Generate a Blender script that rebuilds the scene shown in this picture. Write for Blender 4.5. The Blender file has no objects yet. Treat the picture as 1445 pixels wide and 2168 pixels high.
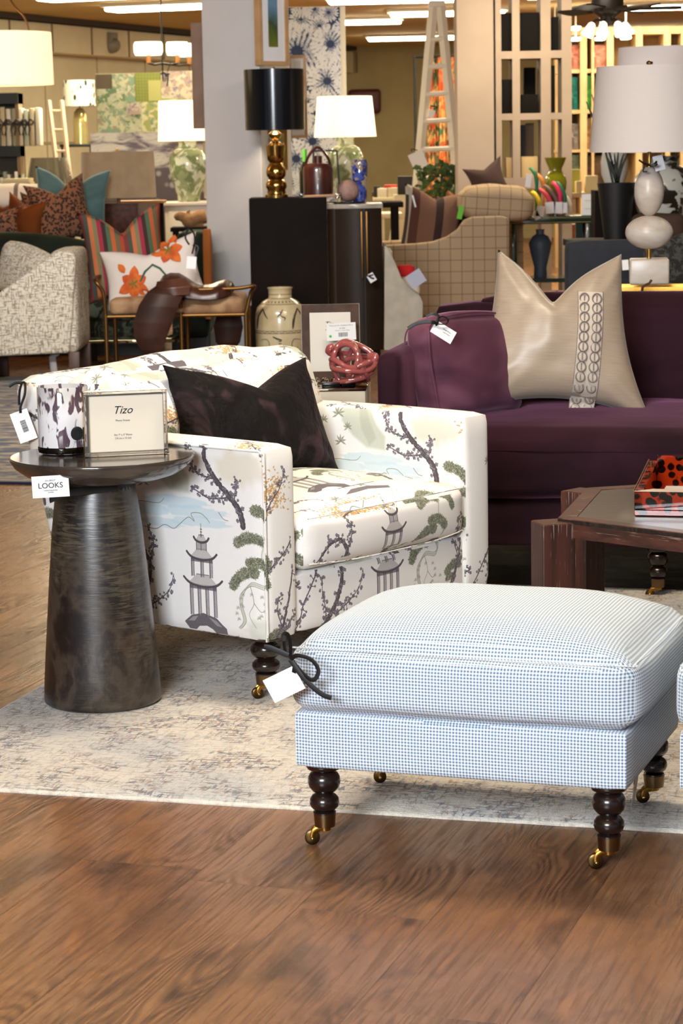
import bpy, bmesh, math, random
import numpy as np
from mathutils import Vector, Matrix, Euler, noise as mnoise
random.seed(7)
R = math.radians
scene = bpy.context.scene
COL = scene.collection

# ------------------------------------------------------------------ camera
F, EYE, PITCH, ROLL = 4900.0, 1.32, math.atan(769 / 4900.0), -0.018
cam_data = bpy.data.cameras.new('camera'); cam = bpy.data.objects.new('camera', cam_data); COL.objects.link(cam)
cam.location = (0, 0, EYE)
cam.rotation_mode = 'XYZ'
cam.matrix_world = Matrix.Translation((0, 0, EYE)) @ Matrix.Rotation(R(90) - PITCH, 4, 'X') @ Matrix.Rotation(ROLL, 4, 'Z')
cam_data.sensor_fit = 'VERTICAL'; cam_data.sensor_height = 36; cam_data.lens = F / 2168 * 36
cam_data.clip_end = 100
cam_data.dof.use_dof = True; cam_data.dof.focus_distance = 5.1; cam_data.dof.aperture_fstop = 14.0
scene.camera = cam

def spot(px, py, Y):
    """world point at distance Y along the room for a direction measured on the photograph"""
    x, y = (px - 722.5) / F, -(py - 1084) / F
    c, s = math.cos(ROLL), math.sin(ROLL); x, y = c * x - s * y, s * x + c * y
    cp, sp = math.cos(PITCH), math.sin(PITCH)
    r = Vector((x, cp + y * sp, -sp + y * cp))
    return Vector((0, 0, EYE)) + r * (Y / r.y)
def zat(px, py, Y): return spot(px, py, Y).z
def xat(px, Y): return spot(px, 320, Y).x

# ------------------------------------------------------------------ view, world, lights
scene.view_settings.view_transform = 'Standard'; scene.view_settings.look = 'None'
scene.view_settings.gamma = 1; scene.view_settings.use_curve_mapping = False
scene.view_settings.exposure = 0.0
world = bpy.data.worlds.new('world'); scene.world = world; world.use_nodes = True
bg = world.node_tree.nodes['Background']; bg.inputs[0].default_value = (0.70, 0.82, 1.0, 1); bg.inputs[1].default_value = 0.35
def area(name, loc, target, sx, sy, energy, color):
    d = bpy.data.lights.new(name, 'AREA'); d.shape = 'RECTANGLE'; d.size = sx; d.size_y = sy; d.energy = energy; d.color = color
    o = bpy.data.objects.new(name, d); COL.objects.link(o); o.location = loc
    o.rotation_euler = (Vector(target) - Vector(loc)).to_track_quat('-Z', 'Y').to_euler(); return o
# daylight through the shop window behind the photographer
area('shop_window_daylight', (-1.5, -0.7, 2.15), (0.0, 5.6, 0.5), 2.0, 1.0, 400, (0.88, 0.94, 1.0))
# added fill near the ceiling, no fixtures, to brighten the column and midground
area('added_fill_light', (-1.2, 9.6, 2.66), (-1.2, 15.0, 1.0), 1.2, .15, 120, (1.0, 0.98, 0.96))
area('added_fill_light', (1.0, 10.4, 2.66), (1.6, 16.5, 1.1), 1.2, .15, 30, (1.0, 0.90, 0.80))
CEIL_W = 14.0     # strength of the ceiling fixtures
cyc = scene.cycles
cyc.use_denoising = True; cyc.max_bounces = 7; cyc.diffuse_bounces = 3; cyc.glossy_bounces = 4; cyc.transmission_bounces = 7
cyc.caustics_reflective = False; cyc.caustics_refractive = False; cyc.sample_clamp_indirect = 4

# ------------------------------------------------------------------ materials
def lin(c):
    if isinstance(c, (int, float)): c = (c, c, c)
    o = []
    for v in c[:3]:
        v = v / 255.0; o.append(v / 12.92 if v <= 0.04045 else ((v + 0.055) / 1.055) ** 2.4)
    return (o[0], o[1], o[2], 1)
class NT:
    def __init__(s, name):
        s.m = bpy.data.materials.new(name); s.m.use_nodes = True; s.t = s.m.node_tree; s.n = s.t.nodes; s.l = s.t.links
        s.b = s.n['Principled BSDF']; s.tc = s.n.new('ShaderNodeTexCoord')
    def put(s, sock, v):
        if isinstance(v, bpy.types.NodeSocket): s.l.new(v, sock)
        elif v is not None: sock.default_value = v
    def math(s, op, a, b=None, c=None):
        n = s.n.new('ShaderNodeMath'); n.operation = op; s.put(n.inputs[0], a); s.put(n.inputs[1], b); s.put(n.inputs[2], c); return n.outputs[0]
    def mix(s, f, a, b, mode='MIX'):
        n = s.n.new('ShaderNodeMix'); n.data_type = 'RGBA'; n.blend_type = mode; s.put(n.inputs[0], f); s.put(n.inputs[6], a); s.put(n.inputs[7], b); return n.outputs[2]
    def map(s, vec, scale=(1, 1, 1), rot=(0, 0, 0), loc=(0, 0, 0)):
        n = s.n.new('ShaderNodeMapping'); s.put(n.inputs[0], vec); n.inputs[1].default_value = loc; n.inputs[2].default_value = rot; n.inputs[3].default_value = scale; return n.outputs[0]
    def noise(s, vec, scale=5, detail=3, rough=.5, dist=0):
        n = s.n.new('ShaderNodeTexNoise'); s.put(n.inputs['Vector'], vec); n.inputs['Scale'].default_value = scale; n.inputs['Detail'].default_value = detail
        n.inputs['Roughness'].default_value = rough; n.inputs['Distortion'].default_value = dist; return n.outputs[0]
    def noisec(s, vec, scale=5, detail=3):
        n = s.n.new('ShaderNodeTexNoise'); s.put(n.inputs['Vector'], vec); n.inputs['Scale'].default_value = scale; n.inputs['Detail'].default_value = detail; return n.outputs[1]
    def voro(s, vec, scale=5, feat='F1', out=0, rnd=1):
        n = s.n.new('ShaderNodeTexVoronoi'); n.feature = feat; s.put(n.inputs['Vector'], vec); n.inputs['Scale'].default_value = scale; n.inputs['Randomness'].default_value = rnd; return n.outputs[out]
    def ramp(s, f, stops, interp='LINEAR'):
        n = s.n.new('ShaderNodeValToRGB'); n.color_ramp.interpolation = interp; s.put(n.inputs[0], f); e = n.color_ramp.elements
        while len(e) < len(stops): e.new(0.5)
        for i, (p, c) in enumerate(stops): e[i].position = p; e[i].color = c
        return n.outputs[0]
    def smooth(s, v, a, b):
        n = s.n.new('ShaderNodeMapRange'); n.interpolation_type = 'SMOOTHSTEP'; s.put(n.inputs[0], v); n.inputs[1].default_value = a; n.inputs[2].default_value = b; return n.outputs[0]
    def sep(s, v):
        n = s.n.new('ShaderNodeSeparateXYZ'); s.put(n.inputs[0], v); return n.outputs
    def comb(s, x=0, y=0, z=0):
        n = s.n.new('ShaderNodeCombineXYZ'); s.put(n.inputs[0], x); s.put(n.inputs[1], y); s.put(n.inputs[2], z); return n.outputs[0]
    def white(s, v):
        n = s.n.new('ShaderNodeTexWhiteNoise'); n.noise_dimensions = '3D'; s.put(n.inputs['Vector'], v); return n.outputs[0]
    def whitec(s, v):
        n = s.n.new('ShaderNodeTexWhiteNoise'); n.noise_dimensions = '3D'; s.put(n.inputs['Vector'], v); return n.outputs[1]
    def bump(s, h, strength=.3, dist=.002):
        n = s.n.new('ShaderNodeBump'); n.inputs['Strength'].default_value = strength; n.inputs['Distance'].default_value = dist
        s.put(n.inputs['Height'], h); s.l.new(n.outputs[0], s.b.inputs['Normal'])
    def set(s, **k):
        names = dict(color='Base Color', rough='Roughness', metal='Metallic', trans='Transmission Weight', ior='IOR', coat='Coat Weight', coatr='Coat Roughness',
                     sheen='Sheen Weight', sheent='Sheen Tint', sheenr='Sheen Roughness', emit='Emission Color', power='Emission Strength', alpha='Alpha', sss='Subsurface Weight', spec='Specular IOR Level', aniso='Anisotropic')
        for a, v in k.items(): s.put(s.b.inputs[names[a]], v)
        return s
_MC = {}
def mat(name, col, rough=.5, metal=0, col2=None, nscale=6, bump=None, **k):
    if name in _MC: return _MC[name]
    t = NT(name); c = lin(col)
    if col2 is not None:
        c = t.mix(t.smooth(t.noise(t.tc.outputs['Object'], nscale, 4), .35, .65), c, lin(col2))
    t.set(color=c, rough=rough, metal=metal, **k)
    if bump: t.bump(t.noise(t.tc.outputs['Object'], bump[0], 3), bump[1], bump[2] if len(bump) > 2 else .002)
    _MC[name] = t.m; return t.m
def fabric(name, col, col2=None, rough=.9, weave=900, bs=.3, sheen=.25, nscale=12, sheent=None):
    if name in _MC: return _MC[name]
    t = NT(name); uv = t.tc.outputs['UV']
    c = lin(col)
    if col2 is not None: c = t.mix(t.smooth(t.noise(t.tc.outputs['Object'], nscale, 4), .3, .7), c, lin(col2))
    sx = t.sep(t.map(uv, (weave, weave, weave)))
    h = t.math('ADD', t.math('SINE', sx[0]), t.math('SINE', sx[1]))
    t.set(color=c, rough=rough, sheen=sheen)
    if sheent: t.set(sheent=lin(sheent))
    t.bump(h, bs, .001); _MC[name] = t.m; return t.m

# ------------------------------------------------------------------ mesh builder
class MB:
    def __init__(s): s.v = []; s.f = []
    def add(s, vs, fs):
        k = len(s.v); s.v += [tuple(v) for v in vs]; s.f += [tuple(i + k for i in f) for f in fs]; return s
    def box(s, c, d, rot=None, taper=1.0):
        vs = []
        for z in (-.5, .5):
            q = taper if z > 0 else 1
            for x, y in ((-.5, -.5), (.5, -.5), (.5, .5), (-.5, .5)):
                v = Vector((x * d[0] * q, y * d[1] * q, z * d[2]))
                if rot: v = Euler(rot).to_matrix() @ v
                vs.append(v + Vector(c))
        return s.add(vs, [(0, 3, 2, 1), (4, 5, 6, 7), (0, 1, 5, 4), (1, 2, 6, 5), (2, 3, 7, 6), (3, 0, 4, 7)])
    def b2(s, lo, hi): return s.box([(a + b) / 2 for a, b in zip(lo, hi)], [b - a for a, b in zip(lo, hi)])
    def lathe(s, prof, c=(0, 0, 0), n=24, M=None, close=False, sq=None):
        vs = []; fs = []; m = len(prof)
        for i in range(n):
            a = 2 * math.pi * i / n
            for r, z in prof:
                ca, sa = math.cos(a), math.sin(a)
                if sq: k = 1 / max(abs(ca) ** sq + abs(sa) ** sq, 1e-9) ** (1 / sq); ca *= k; sa *= k
                v = Vector((r * ca, r * sa, z))
                if M: v = M @ v
                vs.append(v + Vector(c))
        for i in range(n):
            j = (i + 1) % n
            for k in range(m - 1): fs.append((i * m + k, j * m + k, j * m + k + 1, i * m + k + 1))
            if close: fs.append((i * m + m - 1, j * m + m - 1, j * m, i * m))
        if not close:
            if prof[0][0] > 1e-6: fs.append(tuple(i * m for i in range(n))[::-1])
            if prof[-1][0] > 1e-6: fs.append(tuple(i * m + m - 1 for i in range(n)))
        return s.add(vs, fs)
    def tube(s, pts, r, n=8, closed=False, flat=1.0, up=None):
        P = [Vector(p) for p in pts]; m = len(P); rr = r if isinstance(r, (list, tuple)) else [r] * m
        vs = []; prev = None
        for i in range(m):
            a = P[(i - 1) % m] if (closed or i > 0) else P[i]; b = P[(i + 1) % m] if (closed or i < m - 1) else P[i]
            t = (b - a).normalized() if (b - a).length > 1e-9 else Vector((0, 0, 1))
            if prev is None:
                u = Vector(up) if up else (Vector((0, 0, 1)) if abs(t.z) < .9 else Vector((1, 0, 0)))
            else: u = prev
            u = (u - t * u.dot(t)).normalized(); w = t.cross(u); prev = u
            for k in range(n):
                g = 2 * math.pi * k / n; vs.append(P[i] + u * math.cos(g) * rr[i] + w * math.sin(g) * rr[i] * flat)
        fs = []
        for i in range(m if closed else m - 1):
            j = (i + 1) % m
            for k in range(n): l = (k + 1) % n; fs.append((i * n + k, i * n + l, j * n + l, j * n + k))
        if not closed: fs.append(tuple(range(n))[::-1]); fs.append(tuple((m - 1) * n + k for k in range(n)))
        return s.add(vs, fs)
    def prism(s, poly, lo, hi, axis='z'):
        n = len(poly)
        def P(a, b, h): return {'z': (a, b, h), 'y': (a, h, b), 'x': (h, a, b)}[axis]
        vs = [P(a, b, lo) for a, b in poly] + [P(a, b, hi) for a, b in poly]
        fs = [tuple(range(n))[::-1], tuple(range(n, 2 * n))] + [(i, (i + 1) % n, n + (i + 1) % n, n + i) for i in range(n)]
        return s.add(vs, fs)
    def ball(s, c, r, n=16, m=10, M=None):
        rx, ry, rz = (r, r, r) if isinstance(r, (int, float)) else r
        prof = [(math.sin(math.pi * k / m), -math.cos(math.pi * k / m)) for k in range(m + 1)]
        vs = []; fs = []
        S = MB().lathe([(max(a, 0.0001 if k in (0, m) else 0), b) for k, (a, b) in enumerate(prof)], n=n)
        return s.add([((M @ Vector((x * rx, y * ry, z * rz))) if M else Vector((x * rx, y * ry, z * rz))) + Vector(c) for x, y, z in S.v], S.f)
    def grid(s, fn, nu, nv, cu=False, cv=False):
        vs = [fn(i / (nu if cu else nu - 1), j / (nv if cv else nv - 1)) for i in range(nu) for j in range(nv)]; fs = []
        for i in range(nu if cu else nu - 1):
            for j in range(nv if cv else nv - 1):
                a, b = (i + 1) % nu, (j + 1) % nv; fs.append((i * nv + j, a * nv + j, a * nv + b, i * nv + b))
        return s.add(vs, fs)
    def xf(s, M, k=0): s.v = s.v[:k] + [tuple(M @ Vector(v)) for v in s.v[k:]]; return s
    def build(s, name, m, parent=None, smooth=40, bevel=0, seg=2, uv=None, loc=None, rot=None, merge=False):
        me = bpy.data.meshes.new(name); me.from_pydata(s.v, [], s.f)
        b = bmesh.new(); b.from_mesh(me)
        if merge: bmesh.ops.remove_doubles(b, verts=b.verts, dist=1e-5)
        bmesh.ops.recalc_face_normals(b, faces=b.faces)
        if bevel:
            ed = [e for e in b.edges if len(e.link_faces) == 2 and e.calc_face_angle(0) > R(35)]
            bmesh.ops.bevel(b, geom=ed, offset=bevel, segments=seg, profile=.5, affect='EDGES', clamp_overlap=True)
        b.to_mesh(me); b.free()
        if smooth:
            for p in me.polygons: p.use_smooth = True
            try: me.set_sharp_from_angle(angle=R(smooth))
            except Exception: pass
        boxuv(me, uv or {})
        me.materials.append(m)
        o = bpy.data.objects.new(name, me); COL.objects.link(o)
        if parent: o.parent = parent
        if loc is not None: o.location = loc
        if rot is not None: o.rotation_euler = rot
        return o
def boxuv(me, off):
    """planar projection in metres on the dominant side of every face: how flat panels of cloth are cut"""
    u = me.uv_layers.new(name='UVMap')
    n = len(me.polygons)
    if not n: return
    T = off.get('T', 1.0); only = off.get('only')
    for p in me.polygons:
        a = [abs(x) for x in p.normal]; k = a.index(max(a)) if not only else only; pos = p.normal[k] > 0
        key = ('+' if pos else '-') + 'xyz'[k]; dx, dy = off.get(key, off.get('all', (0, 0)))
        for li in p.loop_indices:
            c = me.vertices[me.loops[li].vertex_index].co
            if k == 0: q = (c.y if pos else -c.y, c.z)
            elif k == 1: q = (-c.x if pos else c.x, c.z)
            else: q = (c.x, c.y)
            u.data[li].uv = ((q[0] + dx) / T, (q[1] + dy) / T)
def tag(o, label=None, cat=None, group=None, kind=None):
    for k, v in (('label', label), ('category', cat), ('group', group), ('kind', kind)):
        if v: o[k] = v
    return o
def thing(name, label, cat, loc=(0, 0, 0), rz=0, group=None, rot=None):
    o = bpy.data.objects.new(name, None); COL.objects.link(o); o.empty_display_size = .1
    o.location = loc; o.rotation_euler = rot or (0, 0, rz); return tag(o, label, cat, group)
def struct(name, mb, m, **k): return tag(mb.build(name, m, **k), kind='structure')
def copy_tree(o, parent=None):
    c = o.copy(); COL.objects.link(c); c.parent = parent
    for ch in [x for x in bpy.data.objects if x.parent == o]: copy_tree(ch, c)
    return c
def rbox(lo, hi, r, n=10, crown=(0, 0, 0, 0, 0, 0), wob=0, cpow=2.2):
    """rounded box with bulged sides; crown = (-x,+x,-y,+y,-z,+z)"""
    mb = MB(); lo = Vector(lo); hi = Vector(hi); c = (lo + hi) / 2; h = (hi - lo) / 2
    def P(p):
        q = Vector((p[0] * h.x, p[1] * h.y, p[2] * h.z)); inn = [max(h[i] - r, 0) for i in range(3)]
        cl = Vector([max(-inn[i], min(inn[i], q[i])) for i in range(3)]); d = q - cl
        if d.length > 1e-9: q = cl + d.normalized() * r * min(1, max(abs(d[0]), abs(d[1]), abs(d[2])) / r)
        b = [1 - min(1, abs(p[i])) ** cpow for i in range(3)]
        for i in range(3):
            o1, o2 = [j for j in range(3) if j != i]; w = b[o1] * b[o2]
            q[i] += -crown[2 * i] * w * max(0, -p[i]) + crown[2 * i + 1] * w * max(0, p[i])
        if wob: nn = mnoise.noise((q + c) * 6); q += Vector((nn, mnoise.noise((q + c) * 5 + Vector((9, 0, 0))), nn)) * wob
        return q + c
    # spacing finer toward the edges
    t = [-math.cos(math.pi * i / n) * .35 + (-1 + 2 * i / n) * .65 for i in range(n + 1)]
    for ax in range(3):
        for sg in (-1, 1):
            def fn(a, b):
                u, v = t[round(a * n)], t[round(b * n)]; p = [0, 0, 0]; p[ax] = sg; p[(ax + 1) % 3] = u; p[(ax + 2) % 3] = v; return P(p)
            mb.grid(fn, n + 1, n + 1)
    return mb
def pillow(w, h, t, chop=.0, ear=.04, n=30, seed=0, wr=.006, cx=0.0, cw=.42, pinch=0.0):
    mb = MB()
    def S(sg):
        def fn(a, b):
            u, v = 2 * a - 1, 2 * b - 1
            x = u * w / 2 * (1 - ear / w * 2 * (1 - v * v) ** 1.0); z = v * h / 2 * (1 - ear / h * 2 * (1 - u * u))
            th = t / 2 * (max(0, 1 - abs(u) ** 2.2) ** .55) * (max(0, 1 - abs(v) ** 2.2) ** .55)
            g = math.exp(-abs((u - cx) / cw) ** 1.5) * max(0, (v + .25) / 1.25) ** 1.5
            z -= chop * g; x -= (u - cx) * w * .10 * g * (1 if chop else 0)
            th *= 1 + .35 * g * (1 if chop else 0)
            q = Vector((x * 7, z * 7, seed * 3.7 + sg)); k = mnoise.noise(q) + .5 * mnoise.noise(q * 2.3)
            x *= 1 - pinch * ((v + 1) / 2) ** 1.6
            y = sg * (th + (wr * k * (1 - abs(u) ** 4) * (1 - abs(v) ** 4)))
            # creases running into the corners
            cr = math.sin((abs(u) - abs(v)) * 17 + seed) * (abs(u * v)) ** 2 * wr * .9; y += sg * cr * (1 - abs(u) ** 8) * (1 - abs(v) ** 8)
            return (x, y, z + h / 2)
        return fn
    mb.grid(S(-1), n, n); mb.grid(S(1), n, n)
    return mb
def text(body, size, m, parent, loc, rot, name='lettering', shear=0, align='CENTER', ext=.0004):
    cu = bpy.data.curves.new('t', 'FONT'); cu.body = body; cu.size = size; cu.align_x = align; cu.align_y = 'CENTER'; cu.shear = shear; cu.extrude = ext; cu.resolution_u = 3
    o = bpy.data.objects.new('t', cu); COL.objects.link(o); bpy.context.view_layer.update()
    me = bpy.data.meshes.new_from_object(o.evaluated_get(bpy.context.evaluated_depsgraph_get())); bpy.data.objects.remove(o)
    me.materials.clear(); me.materials.append(m)
    q = bpy.data.objects.new(name, me); COL.objects.link(q); q.parent = parent; q.location = loc; q.rotation_euler = rot; return q
def bez(p0, p1, p2, p3, n=10):
    p0, p1, p2, p3 = map(Vector, (p0, p1, p2, p3))
    return [p0 * (1 - t) ** 3 + p1 * 3 * t * (1 - t) ** 2 + p2 * 3 * t * t * (1 - t) + p3 * t ** 3 for t in [i / n for i in range(n + 1)]]
def catmull(pts, n=6, closed=False):
    P = [Vector(p) for p in pts]; m = len(P); o = []
    for i in range(m if closed else m - 1):
        if closed: a, b, c, d = P[i - 1], P[i], P[(i + 1) % m], P[(i + 2) % m]
        else: a, b, c, d = P[max(i - 1, 0)], P[i], P[i + 1], P[min(i + 2, m - 1)]
        for k in range(n):
            t = k / n; o.append(.5 * ((2 * b) + (c - a) * t + (2 * a - 5 * b + 4 * c - d) * t * t + (3 * b - a - 3 * c + d) * t ** 3))
    if not closed: o.append(P[-1])
    return o

# ------------------------------------------------------------------ special surfaces
def m_floor():
    t = NT('plank_floor'); o = t.tc.outputs['Object']
    p = t.map(o, rot=(0, 0, R(18.5))); s = t.sep(p)
    row = t.math('ADD', t.math('DIVIDE', s[0], .245), .43); ri = t.math('FLOOR', row); rf = t.math('FRACT', row)
    off = t.math('MULTIPLY', t.white(t.comb(ri, 3.1, 0)), 1.5)
    al = t.math('DIVIDE', t.math('ADD', s[1], off), 1.5); ai = t.math('FLOOR', al); af = t.math('FRACT', al)
    pid = t.comb(ri, ai, 0); rnd = t.white(pid); rc = t.whitec(pid)
    rcs = t.sep(rc)
    q = t.comb(t.math('ADD', s[0], t.math('MULTIPLY', rcs[0], 9)), t.math('ADD', s[1], t.math('MULTIPLY', rcs[1], 9)), rcs[2])
    # broad colour drift along the boards
    b1 = t.noise(t.map(q, (7, 2.2, 1)), 1, 4, .6, .6)
    c = t.ramp(b1, [(.30, lin((78, 51, 35))), (.42, lin((118, 79, 53))), (.52, lin((142, 97, 64))), (.62, lin((124, 82, 53))), (.72, lin((156, 102, 58)))])
    c = t.mix(t.math('MULTIPLY', rnd, .32), c, lin((152, 118, 90)))
    b2 = t.noise(t.map(q, (10, 3.0, 1), loc=(5, 2, 0)), 1, 5, .65, .4)
    c = t.mix(t.math('MULTIPLY', t.smooth(b2, .56, .72), .55), c, lin((66, 46, 38)))
    # cathedral grain
    dist = t.noise(t.map(q, (5, 1.1, 1)), 1, 2, .4)
    ring = t.math('FRACT', t.math('MULTIPLY', t.math('ADD', t.math('MULTIPLY', dist, 1.0), t.math('MULTIPLY', s[0], .25)), 40))
    rg = t.smooth(t.math('ABSOLUTE', t.math('SUBTRACT', ring, .5)), .0, .42)
    gr = t.noise(t.map(q, (130, 5, 1)), 1, 4, .7)
    saw = t.noise(t.map(q, (6, 110, 1)), 1, 2, .6)
    patch = t.smooth(t.noise(t.map(q, (3, 1.5, 1), loc=(2, 7, 0)), 1, 2), .46, .6)
    g = t.math('ADD', t.math('MULTIPLY', t.math('MULTIPLY', t.math('SUBTRACT', 1, rg), patch), .6), t.math('MULTIPLY', t.smooth(gr, .46, .64), .55))
    c = t.mix(t.math('MULTIPLY', g, .78), c, lin((58, 38, 28)))
    c = t.mix(t.math('MULTIPLY', t.smooth(saw, .55, .7), .12), c, lin((170, 128, 98)))
    k = t.voro(t.map(q, (3.2, 1.3, 1)), 1, out=0); c = t.mix(t.math('MULTIPLY', t.smooth(t.math('SUBTRACT', 1, k), .93, .985), .7), c, lin((38, 26, 22)))
    e1 = t.math('MINIMUM', rf, t.math('SUBTRACT', 1, rf)); e2 = t.math('MINIMUM', af, t.math('SUBTRACT', 1, af))
    seam = t.math('MAXIMUM', t.math('SUBTRACT', 1, t.smooth(e1, .002, .007)), t.math('MULTIPLY', .5, t.math('SUBTRACT', 1, t.smooth(e2, .0004, .0012))))
    c = t.mix(t.math('MULTIPLY', seam, .45), c, lin((48, 32, 24)))
    t.set(color=c, rough=t.math('ADD', .25, t.math('MULTIPLY', g, .22)), spec=.26)
    h = t.math('SUBTRACT', t.math('ADD', t.math('MULTIPLY', g, -.5), t.math('MULTIPLY', saw, .3)), t.math('MULTIPLY', seam, 1.5))
    t.bump(h, .3, .0012); return t.m
def m_rug():
    t = NT('flecked_wool_rug'); o = t.tc.outputs['Object']
    base = t.mix(t.smooth(t.noise(o, 2.2, 3), .42, .62), lin((230, 220, 205)), lin((200, 201, 202)))
    base = t.mix(t.math('MULTIPLY', t.noise(t.map(o, (60, 220, 1)), 1, 3), .5), base, lin((170, 160, 150)))
    def dash(sc, loc, a, b, col, f, base):
        d = t.noise(t.map(o, sc, loc=loc), 1, 3, .6, .3)
        clump = t.smooth(t.noise(o, 9, 3), .42, .58)
        return t.mix(t.math('MULTIPLY', t.math('MULTIPLY', t.smooth(d, a - .075, b - .06), t.math('ADD', .3, t.math('MULTIPLY', clump, .7))), f), base, col)
    base = dash((26, 150, 1), (0, 0, 0), .60, .67, lin((70, 72, 84)), .85, base)
    base = dash((24, 140, 1), (31, 7, 0), .60, .67, lin((150, 112, 82)), .6, base)
    base = dash((90, 26, 1), (11, 3, 0), .61, .68, lin((88, 92, 104)), .9, base)
    base = dash((100, 24, 1), (5, 13, 0), .63, .70, lin((150, 104, 66)), .8, base)
    base = dash((20, 120, 1), (3, 43, 0), .65, .70, lin((46, 44, 52)), .9, base)
    s = t.sep(o); e = t.math('MINIMUM', t.math('ADD', s[1], t.math('MULTIPLY', t.noise(o, 60, 2), .006)), t.math('ADD', s[0], 0.0))
    base = t.mix(t.math('MULTIPLY', t.math('LESS_THAN', e, .009), .65), base, lin((232, 224, 208)))
    t.set(color=base, rough=.95, sheen=.3)
    t.bump(t.math('ADD', t.noise(t.map(o, (60, 260, 1)), 1, 3), t.noise(o, 300, 2)), .7, .004); return t.m
def m_hounds(s=.0062):
    t = NT('blue_houndstooth'); uv = t.tc.outputs['UV']; c = t.sep(t.map(uv, (1 / s, 1 / s, 1)))
    fx = t.math('FRACT', c[0]); fy = t.math('FRACT', c[1])
    a = t.math('LESS_THAN', fx, .5); b = t.math('LESS_THAN', fy, .5)
    tw = t.math('LESS_THAN', t.math('FRACT', t.math('MULTIPLY', t.math('ADD', fx, fy), 4)), .5)
    both = t.math('MULTIPLY', a, b); one = t.math('ABSOLUTE', t.math('SUBTRACT', a, b))
    k = t.math('ADD', both, t.math('MULTIPLY', one, t.math('MULTIPLY', tw, .8)))
    v = t.math('ADD', .85, t.math('MULTIPLY', t.noise(t.map(uv, (500, 500, 1)), 1, 2), .3))
    col = t.mix(t.math('MULTIPLY', k, v), lin((236, 240, 246)), lin((84, 120, 150)))
    t.set(color=col, rough=.92, sheen=.25)
    w = t.sep(t.map(uv, (3000, 3000, 1)))
    t.bump(t.math('ADD', t.math('SINE', w[0]), t.math('SINE', w[1])), .25, .0006); return t.m
def m_velvet(name, c1, c2, sheen=.8, tint=(200, 150, 185)):
    t = NT(name); o = t.tc.outputs['Object']
    n = t.noise(t.map(o, (3, 3, 5)), 1, 3, .5, .5)
    t.set(color=t.mix(t.smooth(n, .35, .65), lin(c1), lin(c2)), rough=.85, sheen=sheen, sheent=lin(tint), sheenr=.35, spec=.15)
    t.bump(t.noise(o, 8, 3), .3, .006); return t.m
def m_darkwood(name='dark_oak', c1=(50, 28, 22), c2=(78, 44, 34), fleck=(160, 140, 130), axis=(300, 9, 300), rough=.42):
    t = NT(name); o = t.tc.outputs['Object']
    n = t.noise(t.map(o, (axis[0] / 6, axis[1], axis[2] / 6)), 1, 3)
    c = t.mix(t.smooth(n, .35, .65), lin(c1), lin(c2))
    f = t.noise(t.map(o, axis), 1, 3, .6); m = t.smooth(t.noise(o, 14, 2), .4, .6)
    c = t.mix(t.math('MULTIPLY', t.math('MULTIPLY', t.smooth(f, .60, .66), m), .6), c, lin(fleck))
    t.set(color=c, rough=rough); t.bump(f, .3, .001); return t.m
def m_burl():
    t = NT('burnished_dark_burl'); o = t.tc.outputs['Object']
    a = t.noise(t.map(o, (8, 8, 6)), 1, 6, .62, .35)
    c = t.ramp(a, [(.3, lin((14, 11, 13))), (.44, lin((30, 23, 22))), (.53, lin((70, 60, 50))), (.60, lin((34, 26, 24))), (.74, lin((104, 96, 84)))])
    w = t.noise(t.map(o, (14, 14, 120)), 1, 3, .5, 1.5); msk = t.smooth(t.noise(t.map(o, (5, 5, 3), loc=(3, 1, 4)), 1, 2), .45, .6)
    c = t.mix(t.math('MULTIPLY', t.math('MULTIPLY', t.smooth(w, .45, .6), msk), .45), c, lin((112, 104, 84)))
    r = t.smooth(t.noise(t.map(o, (9, 9, 6), loc=(8, 3, 1)), 1, 3), .62, .74)
    c = t.mix(t.math('MULTIPLY', r, .5), c, lin((78, 38, 24)))
    c = t.mix(t.math('MULTIPLY', t.noise(t.map(o, (120, 120, 4)), 1, 3), .35), c, lin((30, 26, 26)))
    t.set(color=c, rough=.30, spec=.6, coat=.3, coatr=.3); t.bump(t.math('ADD', w, a), .12, .002); return t.m
def m_stripes(name, cols, width, axis=0, rough=.9):
    t = NT(name); s = t.sep(t.tc.outputs['UV'])
    f = t.math('FRACT', t.math('DIVIDE', s[axis], width * len(cols)))
    t.set(color=t.ramp(f, [(i / len(cols), lin(c)) for i, c in enumerate(cols)], 'CONSTANT'), rough=rough)
    t.bump(t.noise(t.map(t.tc.outputs['UV'], (200, 900, 1)), 1, 2), .4, .001); return t.m
def m_plaid(name, base, line, pitch, w=.05, tweed=0):
    t = NT(name); uv = t.tc.outputs['UV']; s = t.sep(t.map(uv, (1 / pitch, 1 / pitch, 1)))
    e = [t.math('LESS_THAN', t.math('FRACT', s[i]), w) for i in (0, 1)]
    k = t.math('MAXIMUM', e[0], e[1])
    c = t.mix(t.math('MULTIPLY', t.noise(t.map(uv, (400, 400, 1)), 1, 2), .5), lin(base), lin([v * .8 for v in base]))
    t.set(color=t.mix(t.math('MULTIPLY', k, .65), c, lin(line)), rough=.95); return t.m
def m_tweed(name, light, dark):
    t = NT(name); uv = t.tc.outputs['UV']
    a = t.noise(t.map(uv, (130, 22, 1)), 1, 3, .6); b = t.noise(t.map(uv, (22, 130, 1), loc=(4, 4, 0)), 1, 3, .6)
    k = t.math('MAXIMUM', t.smooth(a, .52, .62), t.smooth(b, .52, .62))
    t.set(color=t.mix(k, lin(light), lin(dark)), rough=.95); t.bump(k, .5, .003); return t.m
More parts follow.
